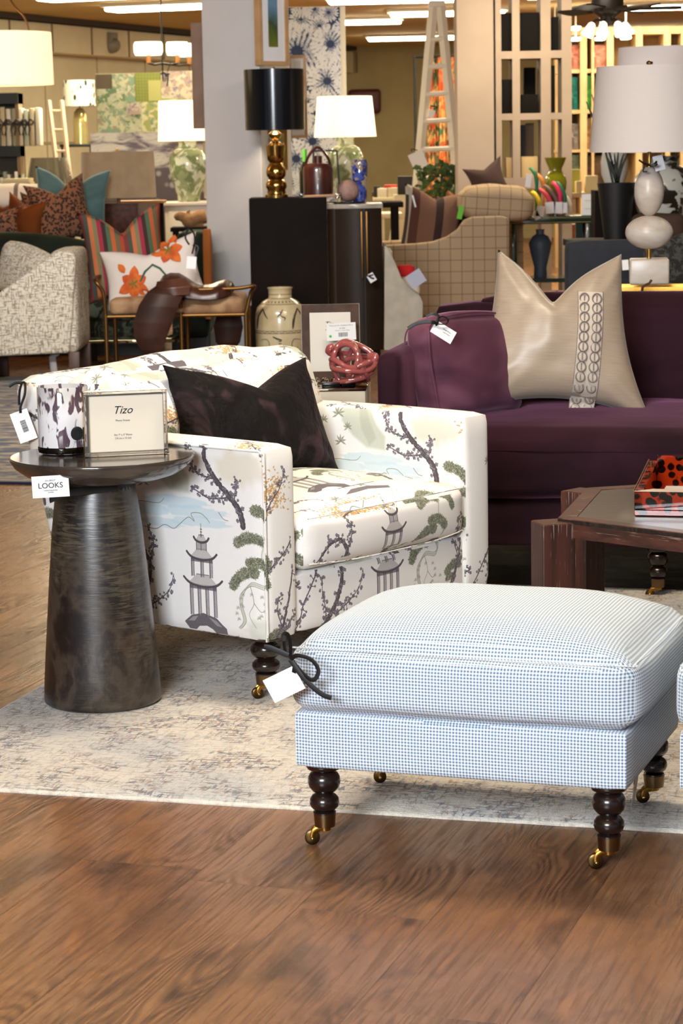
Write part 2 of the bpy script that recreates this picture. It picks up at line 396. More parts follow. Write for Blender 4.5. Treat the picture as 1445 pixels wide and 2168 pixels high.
def m_spots(name, base, c1, c2, sc=14, stretch=(1, 1, 1), th=(.35, .5), coord='Object', rough=.8, k=None):
    t = NT(name); o = t.map(t.tc.outputs[coord], stretch)
    n = t.noise(o, sc, 3, .55, .6); m = t.noise(t.map(o, loc=(7, 3, 1)), sc * 1.4, 3, .5, .5)
    c = t.mix(t.smooth(n, th[0] + .1, th[1] + .05), lin(base), lin(c1)); c = t.mix(t.smooth(m, .56, .62), c, lin(c2))
    t.set(color=c, rough=rough, **(k or {})); return t.m
def m_leopard(name, base, spotc):
    t = NT(name); o = t.tc.outputs['UV']
    d = t.voro(t.map(o, (1, 1, 1)), 58, out=0); n = t.noise(o, 60, 2)
    k = t.smooth(t.math('ADD', d, t.math('MULTIPLY', n, .5)), .66, .82)
    t.set(color=t.mix(k, lin(base), lin(spotc)) if False else t.mix(k, lin(spotc), lin(base)), rough=.9); return t.m
def m_toile():
    """the printed cloth: ink and wash motifs drawn stroke by stroke into one repeat of the print"""
    N = 1380; T = .69; K = N / T; rs = random.Random(5); rng = np.random.default_rng(3)
    C = np.empty((N, N, 3), np.float32); C[:] = (.945, .935, .925)
    def win(x0, y0, x1, y1):
        a, b = int(math.floor(x0)) - 2, int(math.ceil(x1)) + 3; c, d = int(math.floor(y0)) - 2, int(math.ceil(y1)) + 3
        xs = np.arange(a, b); ys = np.arange(c, d); return xs, ys, np.ix_(ys % N, xs % N)
    def blend(ix, cov, col): C[ix] = C[ix] * (1 - cov[..., None]) + np.array(col, np.float32) / 255 * cov[..., None]
    def cap(p, q, r0, r1, col, al=1, soft=.8):
        px, py, qx, qy = p[0] * K, p[1] * K, q[0] * K, q[1] * K; r0 *= K; r1 *= K; m = max(r0, r1) + soft
        xs, ys, ix = win(min(px, qx) - m, min(py, qy) - m, max(px, qx) + m, max(py, qy) + m)
        X, Y = np.meshgrid(xs, ys); dx, dy = qx - px, qy - py; L = dx * dx + dy * dy + 1e-6
        t = np.clip(((X - px) * dx + (Y - py) * dy) / L, 0, 1); d = np.hypot(X - px - t * dx, Y - py - t * dy)
        blend(ix, np.clip((r0 + (r1 - r0) * t - d) / soft + .5, 0, 1) * al, col)
    def line(pts, w0, w1, col, al=1, jit=0):
        n = len(pts)
        for i in range(n - 1):
            a, b = w0 + (w1 - w0) * i / (n - 1), w0 + (w1 - w0) * (i + 1) / (n - 1)
            j = lambda: (rs.random() - .5) * jit
            cap((pts[i][0] + j(), pts[i][1] + j()), (pts[i + 1][0] + j(), pts[i + 1][1] + j()), a, b, col, al)
    def poly(pts, col, al=1, grain=0, soft=0):
        P = np.array(pts) * K; xs, ys, ix = win(P[:, 0].min() - 6, P[:, 1].min() - 6, P[:, 0].max() + 6, P[:, 1].max() + 6)
        X, Y = np.meshgrid(xs.astype(float), ys.astype(float)); ins = np.zeros(X.shape, bool); dm = np.full(X.shape, 1e9); n = len(P)
        for i in range(n):
            x1, y1 = P[i]; x2, y2 = P[(i + 1) % n]
            with np.errstate(divide='ignore', invalid='ignore'): ins ^= ((y1 > Y) != (y2 > Y)) & (X < (x2 - x1) * (Y - y1) / (y2 - y1 + 1e-9) + x1)
            if soft:
                dx, dy = x2 - x1, y2 - y1; t = np.clip(((X - x1) * dx + (Y - y1) * dy) / (dx * dx + dy * dy + 1e-6), 0, 1); dm = np.minimum(dm, np.hypot(X - x1 - t * dx, Y - y1 - t * dy))
        cov = ins.astype(np.float32)
        if soft: cov *= np.clip(dm / (soft * K), 0, 1)
        if grain: cov = cov * (1 - grain * rng.random(cov.shape))
        blend(ix, (cov * al).astype(np.float32), col)
    INK, INK2, FL, GR, GRD, OR, LB, SG, BG = (54, 43, 52), (104, 96, 110), (150, 144, 160), (112, 116, 88), (84, 88, 66), (190, 140, 76), (190, 214, 226), (188, 194, 178), (222, 212, 190)
    def curve(pts, n=8): return [(p.x, p.y) for p in catmull([(a, b, 0) for a, b in pts], n)]
    def bloom(x, y, r):
        for k in range(5):
            a = k * 1.256 + rs.random(); cap((x + math.cos(a) * r * .6, y + math.sin(a) * r * .6),) * 2 if False else cap((x + math.cos(a) * r * .65, y + math.sin(a) * r * .65), (x + math.cos(a) * r * .65, y + math.sin(a) * r * .65), r * .55, r * .55, INK)
        for k in range(5):
            a = k * 1.256 + rs.random(); cap((x + math.cos(a) * r * .6, y + math.sin(a) * r * .6), (x + math.cos(a) * r * .6, y + math.sin(a) * r * .6), r * .32, r * .32, FL)
        cap((x, y), (x, y), r * .22, r * .22, INK)
    def twig(pts, w0, w1, blooms=1.0, r=.0036):
        blooms *= 1.25
        c = curve(pts); line(c, w0, w1, INK, 1, w0 * .5)
        line([(a - w0 * .25, b + w0 * .2) for a, b in c], w0 * .3, w1 * .3, INK2, .5)
        for a, b in c[3:]:
            if rs.random() < .55 * blooms:
                o = .004 + w0; bloom(a + (rs.random() - .5) * o * 3, b + (rs.random() - .5) * o * 3, r * (.7 + rs.random() * .6))
            if rs.random() < .3:
                q = rs.random() * 6.28; e = (a + math.cos(q) * .014, b + math.sin(q) * .014); line([(a, b), e], .0012, .0006, INK); bloom(e[0], e[1], r * .8)
    def pine(x, y, w, h, ang=0.0, col=GR):
        ca, sa = math.cos(ang), math.sin(ang); L = []
        for k in range(9):
            u = (k / 8 - .5) * w; v = h * .35 * math.cos(u / w * 3) ; L.append((u, v, h * (.32 + rs.random() * .12)))
        for u, v, r in L: X, Y = x + u * ca - v * sa, y + u * sa + v * ca; cap((X, Y), (X, Y), r, r, col, .85)
        for k in range(int(620 * w / .08)):
            u, v, r = L[rs.randrange(9)]; q = rs.random() * 6.28; d = rs.random() ** .5 * r
            X, Y = x + u * ca - v * sa + math.cos(q) * d, y + u * sa + v * ca + math.sin(q) * d
            cap((X, Y), (X + math.cos(q) * .004, Y + math.sin(q) * .004), .0006, .0005, (62, 68, 46) if rs.random() < .62 else (168, 170, 146), .85)
    def sprig(x, y, r, col=(118, 120, 98)):
        for k in range(7):
            a = -.5 + k * .68 + rs.random() * .2; e = (x + math.cos(a) * r, y + math.sin(a) * r); m = (x + math.cos(a + .25) * r * .55, y + math.sin(a + .25) * r * .55)
            line([(x, y), m, e], r * .05, r * .02, col); poly([(x, y), m, e, (x + math.cos(a - .2) * r * .55, y + math.sin(a - .2) * r * .55)], col, .7)
    def roof(x, y, w, h):
        pts = [(x - w * .62, y + h * .5), (x - w * .42, y + h * .22), (x - w * .2, y + h * .95), (x + w * .2, y + h * .95), (x + w * .42, y + h * .22), (x + w * .62, y + h * .5), (x + w * .45, y), (x, y - h * .25), (x - w * .45, y)]
        poly(pts, (178, 172, 172), 1, .35); line(curve([(x - w * .62, y + h * .55), (x - w * .42, y + h * .02), (x, y - h * .22), (x + w * .42, y + h * .02), (x + w * .62, y + h * .55)]), .0028, .0028, INK)
        line([(x - w * .2, y + h * .95), (x + w * .2, y + h * .95)], .001, .001, INK2)
    def post(x, y0, y1, w):
        poly([(x - w / 2, y0), (x + w / 2, y0), (x + w / 2, y1), (x - w / 2, y1)], (120, 112, 122), 1, .7); line([(x - w / 2, y0), (x - w / 2, y1)], .0013, .0013, INK); line([(x + w / 2, y0), (x + w / 2, y1)], .0006, .0006, INK)
    def pagoda(x, y, s=1.0):
        # y = underside of the bridge
        def q(pts): return [(x + a * s, y + b * s) for a, b in pts]
        poly(q([(-.075, .012), (-.045, .034), (0, .044), (.05, .034), (.085, .008), (.085, -.02), (.05, -.018), (.03, .0), (.01, .008), (-.02, .004), (-.035, -.008), (-.06, -.008)]), INK, .95, .25)
        poly(q([(-.06, .016), (-.04, .03), (-.02, .034), (-.035, .018)]), (150, 144, 152), .9); poly(q([(.02, .034), (.05, .026), (.07, .01), (.05, .012)]), (150, 144, 152), .8)
        for a in (-.042, -.012, .018, .048): post(x + a * s, y + .036 * s, y + .125 * s, .011 * s)
        poly(q([(-.048, .112), (.054, .112), (.054, .126), (-.048, .126)]), INK, .9, .5)
        roof(x + .003 * s, y + .126 * s, .118 * s, .03 * s)
        for a in (-.034, .002, .036): post(x + a * s, y + .148 * s, y + .2 * s, .01 * s)
        poly(q([(-.04, .19), (.042, .19), (.042, .202), (-.04, .202)]), INK, .9, .5)
        roof(x + .001 * s, y + .202 * s, .092 * s, .026 * s)
        poly(q([(-.018, .224), (.02, .224), (.02, .25), (-.018, .25)]), (140, 134, 142), 1, .5); 
        for a in (-.018, 0, .02): line(q([(a, .224), (a, .25)]), .0009, .0009, INK)
        roof(x + .001 * s, y + .25 * s, .046 * s, .018 * s)
        line(q([(.001, .262), (.001, .30)]), .0012, .0005, INK)
        for b in (.268, .276, .284): cap((x + .001 * s, y + b * s),) * 2 if False else cap((x + .001 * s - .0025, y + b * s), (x + .001 * s + .0025, y + b * s), .0008, .0008, INK)
    # washes first
    def blob(x, y, w, h, n=26, seed=0): 
        r_ = random.Random(seed); return [(x + math.cos(i / n * 6.283) * w / 2 * (.75 + .35 * r_.random()), y + math.sin(i / n * 6.283) * h / 2 * (.75 + .35 * r_.random())) for i in range(n)]
    # lake, drawn as stacked horizontal pools
    for k, (x, y, w, h) in enumerate(((-.08, .305, .24, .035), (-.02, .285, .26, .035), (.0, .262, .22, .03), (-.13, .25, .16, .03), (-.17, .28, .16, .04))): poly(blob(x, y, w, h, 30, k), LB, .75, .25, .004)
    poly([(-.2, .46), (-.15, .50), (-.1, .47), (-.06, .40), (-.03, .37), (-.03, .325), (-.1, .33), (-.15, .36), (-.19, .40)], SG, .95, .3, .01)
    poly([(-.14, .47), (-.10, .44), (-.06, .36), (-.09, .335), (-.12, .38)], (164, 170, 150), .6, .4, .008)
    poly(blob(.13, .40, .2, .12, 30, 9), BG, .75, .3, .02); poly(blob(-.27, .62, .2, .09, 30, 4), BG, .6, .3, .02); poly(blob(.2, .015, .16, .07, 30, 6), SG, .6, .3, .015)
    for x, y, r in ((-.2, .42, .022), (-.165, .385, .016), (-.23, .455, .018), (-.19, .345, .02), (-.25, .40, .016), (.07, .565, .018), (-.05, .62, .02), (.11, -.02, .016)): sprig(x, y, r)
    th = (120, 124, 110)
    line(curve([(-.25, .29), (-.2, .297), (-.14, .297), (-.12, .31)]), .0008, .0006, th); line(curve([(-.19, .235), (-.15, .232), (-.12, .245), (-.09, .238), (-.07, .25), (-.04, .27), (-.02, .262), (-.03, .28), (0, .283), (.02, .272), (.03, .262)]), .0009, .0007, th)
    line(curve([(.06, .29), (.075, .275), (.09, .272)]), .0008, .0006, INK2)
    # pine tree
    line(curve([(.12, .015), (.135, .035), (.125, .07), (.13, .10), (.16, .125), (.2, .12), (.215, .15), (.19, .19), (.2, .23)]), .0035, .002, (196, 196, 184))
    for o_ in (-.0045, .0045): line(curve([(.12 + o_, .015), (.135 + o_, .035), (.125 + o_, .07), (.13 + o_, .10), (.16, .125 + o_), (.2, .12 + o_), (.215 + o_, .15), (.19 + o_, .19)]), .0007, .0006, th)
    line(curve([(.155, .12), (.165, .08), (.15, .05), (.17, .02)]), .0008, .0005, th); line(curve([(.165, .08), (.185, .06), (.2, .07)]), .0008, .0005, th)
    for k in range(14): sprig(.11 + rs.random() * .11, .03 + rs.random() * .07, .007, (150, 154, 136))
    for p in ((.135, .135, .075, .034, .5), (.185, .165, .07, .032, -.3), (.155, .225, .075, .034, .1), (.205, .28, .08, .034, -.6), (.235, .22, .05, .03, -.8), (.245, .255, .04, .026, -.9), (.28, .07, .06, .03, .2), (.265, .045, .03, .02, 0)): pine(*p)
    # arching branch at the left
    tr = [(-.285, -.045), (-.245, 0), (-.205, .05), (-.18, .10), (-.175, .145), (-.20, .175), (-.235, .17), (-.265, .145)]
    twig(tr, .0082, .0028, .8, .0042); twig([(-.265, .145), (-.29, .11), (-.315, .075), (-.33, .03), (-.35, .0)], .0022, .001, .9); twig([(-.215, .035), (-.2, .03), (-.165, .045), (-.14, .06), (-.11, .085), (-.095, .125)], .002, .0008, 1)
    twig([(-.235, .01), (-.24, .05), (-.25, .09), (-.248, .13)], .0018, .0008, 1); twig([(-.175, .145), (-.165, .17), (-.16, .20), (-.175, .23)], .002, .001, 1.2); twig([(-.23, -.0), (-.17, -.02), (-.13, -.02), (-.09, -.045)], .0022, .0009, 1)
    # branch that climbs at the right edge of the repeat
    twig([(.255, .0), (.28, .05), (.305, .10), (.325, .16), (.34, .225)], .0062, .0020, .9); twig([(.29, .07), (.315, .085), (.335, .11), (.36, .12)], .0024, .001, 1.2); twig([(.25, .225), (.275, .25), (.305, .27), (.335, .30)], .0026, .001, 1.3); twig([(.30, .10), (.285, .135), (.29, .17)], .002, .0009, 1.2)
    # great branch above
    tr = [(.138, .262), (.125, .30), (.09, .335), (.05, .37), (.02, .41), (.012, .45), (.035, .48), (.08, .49), (.13, .478), (.18, .465), (.22, .44)]
    twig(tr, .0078, .0022, .6, .0040); twig([(.1, .33), (.07, .325), (.03, .322), (-.005, .335), (-.03, .345)], .0022, .001, 1.3); twig([(.05, .37), (.01, .375), (-.02, .39), (-.035, .42), (-.04, .45)], .002, .0009, 1.2)
    twig([(.012, .45), (0, .475), (-.01, .50)], .002, .001, 1.3); twig([(.11, .315), (.115, .35), (.12, .37)], .0016, .0008, 1.4)
    # ochre leaves
    def leaves(x, y, w, h, n):
        for k in range(n):
            a, b = rs.gauss(0, .4), rs.gauss(0, .38); X, Y = x + a * w, y + b * h; q = rs.random() * 3.14; c = OR if rs.random() < .7 else (214, 176, 116)
            cap((X, Y), (X + math.cos(q) * .005, Y + math.sin(q) * .003), .0022, .001, c, .8)
    leaves(.27, .42, .07, .06, 260); twig([(.25, .36), (.27, .40), (.30, .43), (.32, .47)], .002, .0008, 1)
    leaves(-.02, .575, .15, .035, 620); twig([(-.14, .55), (-.06, .57), (.04, .585), (.1, .565)], .002, .001, .5)
    for p in ((-.12, .53, .07, .028, .1), (.2, .56, .08, .03, -.2), (.17, .525, .06, .026, .3)): pine(*p)
    # far bridge with a pavilion
    poly([(.0, .63), (.05, .655), (.12, .66), (.18, .64), (.17, .625), (.1, .64), (.04, .632)], INK, .9, .3)
    for a in (.04, .08, .12, .15): line([(a, .655), (a, .675)], .001, .001, INK)
    line([(.02, .672), (.17, .68)], .0016, .0016, INK)
    twig([(-.30, .56), (-.27, .60), (-.22, .62), (-.16, .61)], .0026, .001, 1.0); leaves(-.3, .64, .05, .03, 120)
    pagoda(0, .0, .86)
    img = bpy.data.images.new('toile_print', N, N, alpha=False)
    px = np.ones((N, N, 4), np.float32); px[..., :3] = np.clip(C, 0, 1); img.pixels.foreach_set(px.ravel()); img.update(); img.pack()
    t = NT('printed_toile_cloth'); uv = t.tc.outputs['UV']; im = t.n.new('ShaderNodeTexImage'); im.image = img; im.interpolation = 'Cubic'; t.l.new(uv, im.inputs[0])
    w = t.sep(t.map(uv, (2200, 2200, 1))); g = t.math('MULTIPLY', t.noise(t.map(uv, (420, 420, 1)), 1, 2), .12)
    t.set(color=t.mix(g, im.outputs[0], lin((200, 200, 205))), rough=.85, sheen=.15)
    t.bump(t.math('ADD', t.math('SINE', w[0]), t.math('SINE', w[1])), .25, .0006); return t.m

def m_mums(W, H):
    """chrysanthemum wallpaper: white petals laid ring on ring over navy"""
    K = 520; nx, ny = int(W * K), int(H * K); rs = random.Random(8); C = np.empty((ny, nx, 3), np.float32); C[:] = (.12, .19, .34)
    Y, X = np.mgrid[0:ny, 0:nx].astype(np.float32) / K
    def pet(x, y, a, L, w, c):
        x0, x1, y0, y1 = [int(v * K) for v in (x - L, x + L, y - L, y + L)]; x0, y0 = max(x0, 0), max(y0, 0); x1, y1 = min(x1, nx), min(y1, ny)
        if x1 <= x0 or y1 <= y0: return
        dx, dy = X[y0:y1, x0:x1] - x, Y[y0:y1, x0:x1] - y; u = (dx * math.cos(a) + dy * math.sin(a)) / L * 2; v = (-dx * math.sin(a) + dy * math.cos(a)) / w * 2
        m = np.clip((1 - u * u - v * v) * 4, 0, 1)[..., None] * c; C[y0:y1, x0:x1] = C[y0:y1, x0:x1] * (1 - m) + m * np.array((.86, .86, .90), np.float32)
    fl = []
    for k in range(400):
        x, y = rs.random() * W, rs.random() * H; r = rs.choice((.06, .07, .13, .20))
        if all((x - a) ** 2 + (y - b) ** 2 > ((r + c) * .62) ** 2 for a, b, c in fl): fl.append((x, y, r))
    for x, y, r in sorted(fl, key=lambda f: -f[2]):
        n = max(3, int(r / .022))
        for i in range(n, 0, -1):
            q = r * (.22 + .85 * i / n); m = int(9 + 22 * i / n * (r / .2) ** .5)
            for j in range(m):
                a = (j + .5 * (i % 2)) / m * 6.283 + rs.random() * .1; pet(x + math.cos(a) * q, y + math.sin(a) * q * .95, a, r / n * 1.7, 6.283 * q / m * .74, .55 + .4 * i / n)
    img = bpy.data.images.new('chrysanthemum_print', nx, ny); p = np.ones((ny, nx, 4), np.float32); p[..., :3] = np.clip(C, 0, 1); img.pixels.foreach_set(p.ravel()); img.update(); img.pack()
    t = NT('chrysanthemum_paper'); im = t.n.new('ShaderNodeTexImage'); im.image = img; t.l.new(t.map(t.tc.outputs['UV'], (1 / W, 1 / H, 1)), im.inputs[0]); t.set(color=im.outputs[0], rough=.6); return t.m
M_white = mat('white_card', (244, 244, 246), .6)
M_black = mat('black_ribbon', (9, 9, 11), .5)
M_blackink = mat('black_ink', (30, 28, 28), .7)
M_greyink = mat('grey_ink', (110, 108, 108), .8)
M_brass = mat('aged_brass', (168, 122, 52), .3, 1.0)
M_antique = mat('antique_brass', (116, 84, 48), .4, 1.0)
M_bronze = mat('dark_brass_cup', (120, 96, 66), .34, 1.0)
M_gold = mat('polished_gold', (196, 152, 72), .22, 1.0)
M_turned = mat('espresso_turned_wood', (34, 22, 19), .22, 0, (24, 15, 14), 30, coat=.4, coatr=.15)
M_glass = mat('clear_glass', (255, 255, 255), .02, 0, trans=1.0, ior=1.45)
M_mirror = mat('mirror_top', (200, 200, 196), .05, 1.0)
M_toile = m_toile(); M_hound = m_hounds()

# ------------------------------------------------------------------ room shell
CEIL = 2.75
fl = struct('floor', MB().b2((-14, -3, -.1), (11, 36, 0)), m_floor(), smooth=0)
M_ceil = mat('warm_ceiling', (198, 172, 116), .9, 0, (188, 162, 108), 1.2)
struct('ceiling', MB().b2((-14, -3, CEIL), (11, 36, CEIL + .1)), M_ceil, smooth=0)
M_wall = mat('cream_panelled_wall', (218, 210, 180), .85, 0, (210, 201, 170), 2)
M_wallg = mat('olive_grey_wall', (172, 158, 118), .9, 0, (164, 150, 110), 2)
AZ = R(21)
def wl(s, off=0.0):   # a point s metres along the left wall, off metres into the room
    p = Vector((-3.56, 24.2, 0)); d = Vector((math.sin(AZ), math.cos(AZ), 0)); n = Vector((math.cos(AZ), -math.sin(AZ), 0)); return p + d * s + n * off
o = struct('wall_left', MB().b2((-.12, -29, 0), (0, 10.4, CEIL)), M_wall, smooth=0); o.location = wl(0); o.rotation_euler.z = -AZ
mb = MB().b2((0, -29, 2.38), (.28, 10.0, 2.68))
o = struct('trim_1', mb, M_wall, smooth=0, bevel=.01); o.location = wl(0); o.rotation_euler.z = -AZ
mb = MB()
for k in range(-8, 12): mb.b2((.278, k * .92 - .012, 2.385), (.29, k * .92 + .012, 2.675))
o = struct('trim_2', mb, mat('soffit_seam_brown', (128, 110, 82), .9), smooth=0); o.location = wl(0); o.rotation_euler.z = -AZ  # brown strips along the soffit panel joints
mb = MB().b2((0, -29, 2.69), (.33, 10.0, 2.75)); o = struct('trim_3', mb, mat('dark_trim', (60, 52, 44), .8), smooth=0); o.location = wl(0); o.rotation_euler.z = -AZ
mb = MB()
for k in range(-6, 10): mb.b2((.0, k * 1.25 - .008, .1), (.006, k * 1.25 + .008, 2.38))
mb.b2((0, -20, 1.42), (.012, 9, 1.45))
o = struct('trim_4', mb, mat('wall_seam', (168, 154, 124), .9), smooth=0); o.location = wl(0); o.rotation_euler.z = -AZ
struct('wall_back', MB().b2((-1.5, 33.6, 0), (11, 33.8, CEIL)), M_wallg, smooth=0)
struct('wall_right', MB().b2((10.8, -3, 0), (11, 33.8, CEIL)), M_wall, smooth=0)
# big column with the corner towards the right
M_col = mat('painted_column', (226, 224, 226), .75, 0, (219, 217, 220), 1.5)
p0, p1, p2 = xat(434, 15.6), xat(552, 15.2), xat(616, 15.75)
struct('wall_pier_column', MB().prism([(p0, 15.6), (p1 - .0, 15.25), (p2, 15.85), (p2 - .1, 16.2), (p0, 16.2)], 0, CEIL), M_col, smooth=0, bevel=.006)
struct('baseboard_column', MB().prism([(p0 - .012, 15.585), (p1, 15.232), (p2 + .012, 15.84), (p2, 15.86), (p1, 15.26), (p0, 15.6)], 0, .12), mat('white_skirting', (222, 222, 226), .6), smooth=0, bevel=.003)
# far column joined with the open shelf divider
M_col2 = mat('pinkish_column', (172, 154, 141), .8, 0, (165, 147, 134), 2)
struct('wall_far_column', MB().b2((xat(968, 18), 18, 0), (xat(1046, 18), 18.4, CEIL)), M_col2, smooth=0, bevel=.006)

# ceiling light fixtures: elongated troffers
def m_emit(name, col, power):
    t = NT(name); t.set(color=lin(col), emit=lin(col), power=power, rough=.6); return t.m
M_tube = m_emit('warm_fluorescent_diffuser', (255, 242, 214), CEIL_W)
M_tube2 = m_emit('back_hall_diffuser', (255, 238, 200), CEIL_W * 2.4)
M_tube3 = m_emit('near_diffuser', (255, 240, 214), 40.0)
M_tfr = mat('fixture_white', (232, 226, 208), .6)
def troffer(x, y, w=1.22, d=.32, lab=None, az=-21, grp='long lit ceiling light panels'):
    t = thing('ceiling_light', lab or 'long glowing warm ceiling light panel', 'ceiling light', (x, y, CEIL), R(az), grp)
    mb = MB(); mb.b2((-w / 2, -d / 2, -.07), (w / 2, d / 2, -.035)); mb.build('diffuser', M_tube3 if y < 7 else M_tube if y < 14 else M_tube2, t, bevel=.02)
    mb = MB(); mb.b2((-w / 2 - .03, -d / 2 - .03, -.035), (w / 2 + .03, d / 2 + .03, 0)); mb.build('housing', M_tfr, t, bevel=.005)
for px, py, w, lab in ((240, 9, 1.3, 'long ceiling light panel over the left back corner, nearest of the left pair'), (372, 31, 1.3, 'long ceiling light panel half hidden by the white column'),
                       (866, 16, 1.5, 'long ceiling light panel crossing the top of the white ladder'), (757, 61, 1.0, 'ceiling light panel just right of the floral wallpaper board'),
                       (950, 43, 1.2, 'ceiling light panel seen between the white ladder and the pink column'), (905, 93, 1.5, 'farthest long ceiling light panel behind the white ladder'),
                       (1330, 4, 1.9, 'long ceiling light panel above the dark ceiling fan'), (1425, 30, 1.4, 'ceiling light panel at the right edge behind a fan blade')):
    hor = 320 - .018 * (px - 722); D = (CEIL - .05 - EYE) * F / (hor - py)
    troffer(xat(px, D), D, w, .32, lab, -21 if px < 500 else -3, None)
for x, y in ((.2, 5.35), (1.8, 9.0), (-1.9, 17.5), (1.6, 17.0), (3.6, 21.5), (5.6, 26), (1.5, 21.0), (4.0, 29.5), (-1.9, 20.5)):  # unseen panels; the back hall ones added to brighten its ceiling and walls
    troffer(x, y, 1.22, .5, 'long lit ceiling light panel above the frame of the photo')
# small square lights seen through the shelves on the right
for px, py in ((1174, 80), (1218, 63), (1218, 86), (1270, 85), (1324, 83)):
    D = 24.5; p = spot(px, py, D)
    o = MB().b2((-.045, -.1, 0), (.045, .1, .03)).build('shelf_light', M_tube, None, bevel=.008, loc=(p.x, D, p.z)); tag(o, 'small bright light strip high among the pale wooden shelves', 'light', 'small lights among the wooden shelves')
    MB().tube([(0, 0, .03), (0, 0, CEIL - p.z)], .006, 6).build('hanging_rod', M_tfr, o)

# ------------------------------------------------------------------ rugs
RUGZ = .012
rug = MB(); random.seed(3)
L, Wd = 3.4, 2.44
def rugf(a, b):
    e = min(a, 1 - a, b, 1 - b) * 40; h = RUGZ * min(1, (e * 1.2) ** .5 + .25) + .0012 * mnoise.noise(Vector((a * 60, b * 60, 0)))
    jx = .004 * mnoise.noise(Vector((b * 90, 3, a))) if a in (0, 1) else 0; jy = .004 * mnoise.noise(Vector((a * 110, 7, b))) if b in (0, 1) else 0
    return (a * L + jx, b * Wd + jy, max(.002, h))
gx = [0, .001, .003, .006, .012] + [i / 60 for i in range(1, 60)] + [.988, .994, .997, .999, 1]
gx = sorted(gx); n_ = len(gx)
rug.grid(lambda a, b: rugf(gx[round(a * (n_ - 1))], gx[round(b * (n_ - 1))]), n_, n_)
rug.grid(lambda a, b: (rugf(gx[round(a * (n_ - 1))], 0)[0], rugf(gx[round(a * (n_ - 1))], 0)[1], b * rugf(gx[round(a * (n_ - 1))], 0)[2]), n_, 2)
rug.grid(lambda a, b: (rugf(0, gx[round(a * (n_ - 1))])[0], rugf(0, gx[round(a * (n_ - 1))])[1], b * rugf(0, gx[round(a * (n_ - 1))])[2]), n_, 2)
o = rug.build('area_rug', m_rug(), None, smooth=50)
# front edge runs (-.726,4.706)->(.649,4.323); left edge runs back at 12 degrees
d1 = Vector((.649 + .726, 4.323 - 4.706)).normalized(); dl = Vector((-d1.y, d1.x))
# intersection of the left edge through (-.829,5.424) with the front line
A0 = Vector((-.726, 4.706)); Q = Vector((-.829, 5.424)); s_ = (Q - A0).dot(d1); org = A0 + d1 * s_
o.location = (org.x, org.y, 0); o.rotation_euler.z = math.atan2(d1.y, d1.x)
tag(o, 'cream wool area rug flecked with grey, blue and rust under the armchair and ottoman', 'rug')
t = NT('faded_blue_persian'); oc = t.tc.outputs['Object']
c = t.mix(t.smooth(t.noise(t.map(oc, (6, 14, 1)), 1, 4, .6, 1.0), .42, .55), lin((38, 50, 72)), lin((150, 134, 112)))
c = t.mix(t.smooth(t.noise(t.map(oc, (9, 22, 1), loc=(4, 2, 0)), 1, 3), .58, .66), c, lin((120, 82, 58)))
s = t.sep(oc); c = t.mix(t.math('LESS_THAN', s[1], .03), c, lin((24, 34, 62)))
t.set(color=c, rough=.95, sheen=.2); t.bump(t.noise(oc, 200, 2), .5, .003)
o = MB().b2((-2.2, 0, 0), (0, 4.2, .01)).build('persian_rug', t.m, None, smooth=0)
o.location = (-.985, 9.2, 0.0); o.rotation_euler.z = R(-14); tag(o, 'faded navy blue and tan patterned rug at the left edge behind the side table', 'rug')
o = MB().b2((0, 0, 0), (1.3, 1.0, .008)).build('hide_rug', m_spots('brown_hide', (74, 60, 42), (54, 42, 28), (96, 80, 58), 5, rough=.85), None, smooth=0, loc=(-.15, 6.98, 0), rot=(0, 0, R(-12)))
tag(o, 'dark olive brown fur rug on the floor under the front of the purple sofa', 'rug')

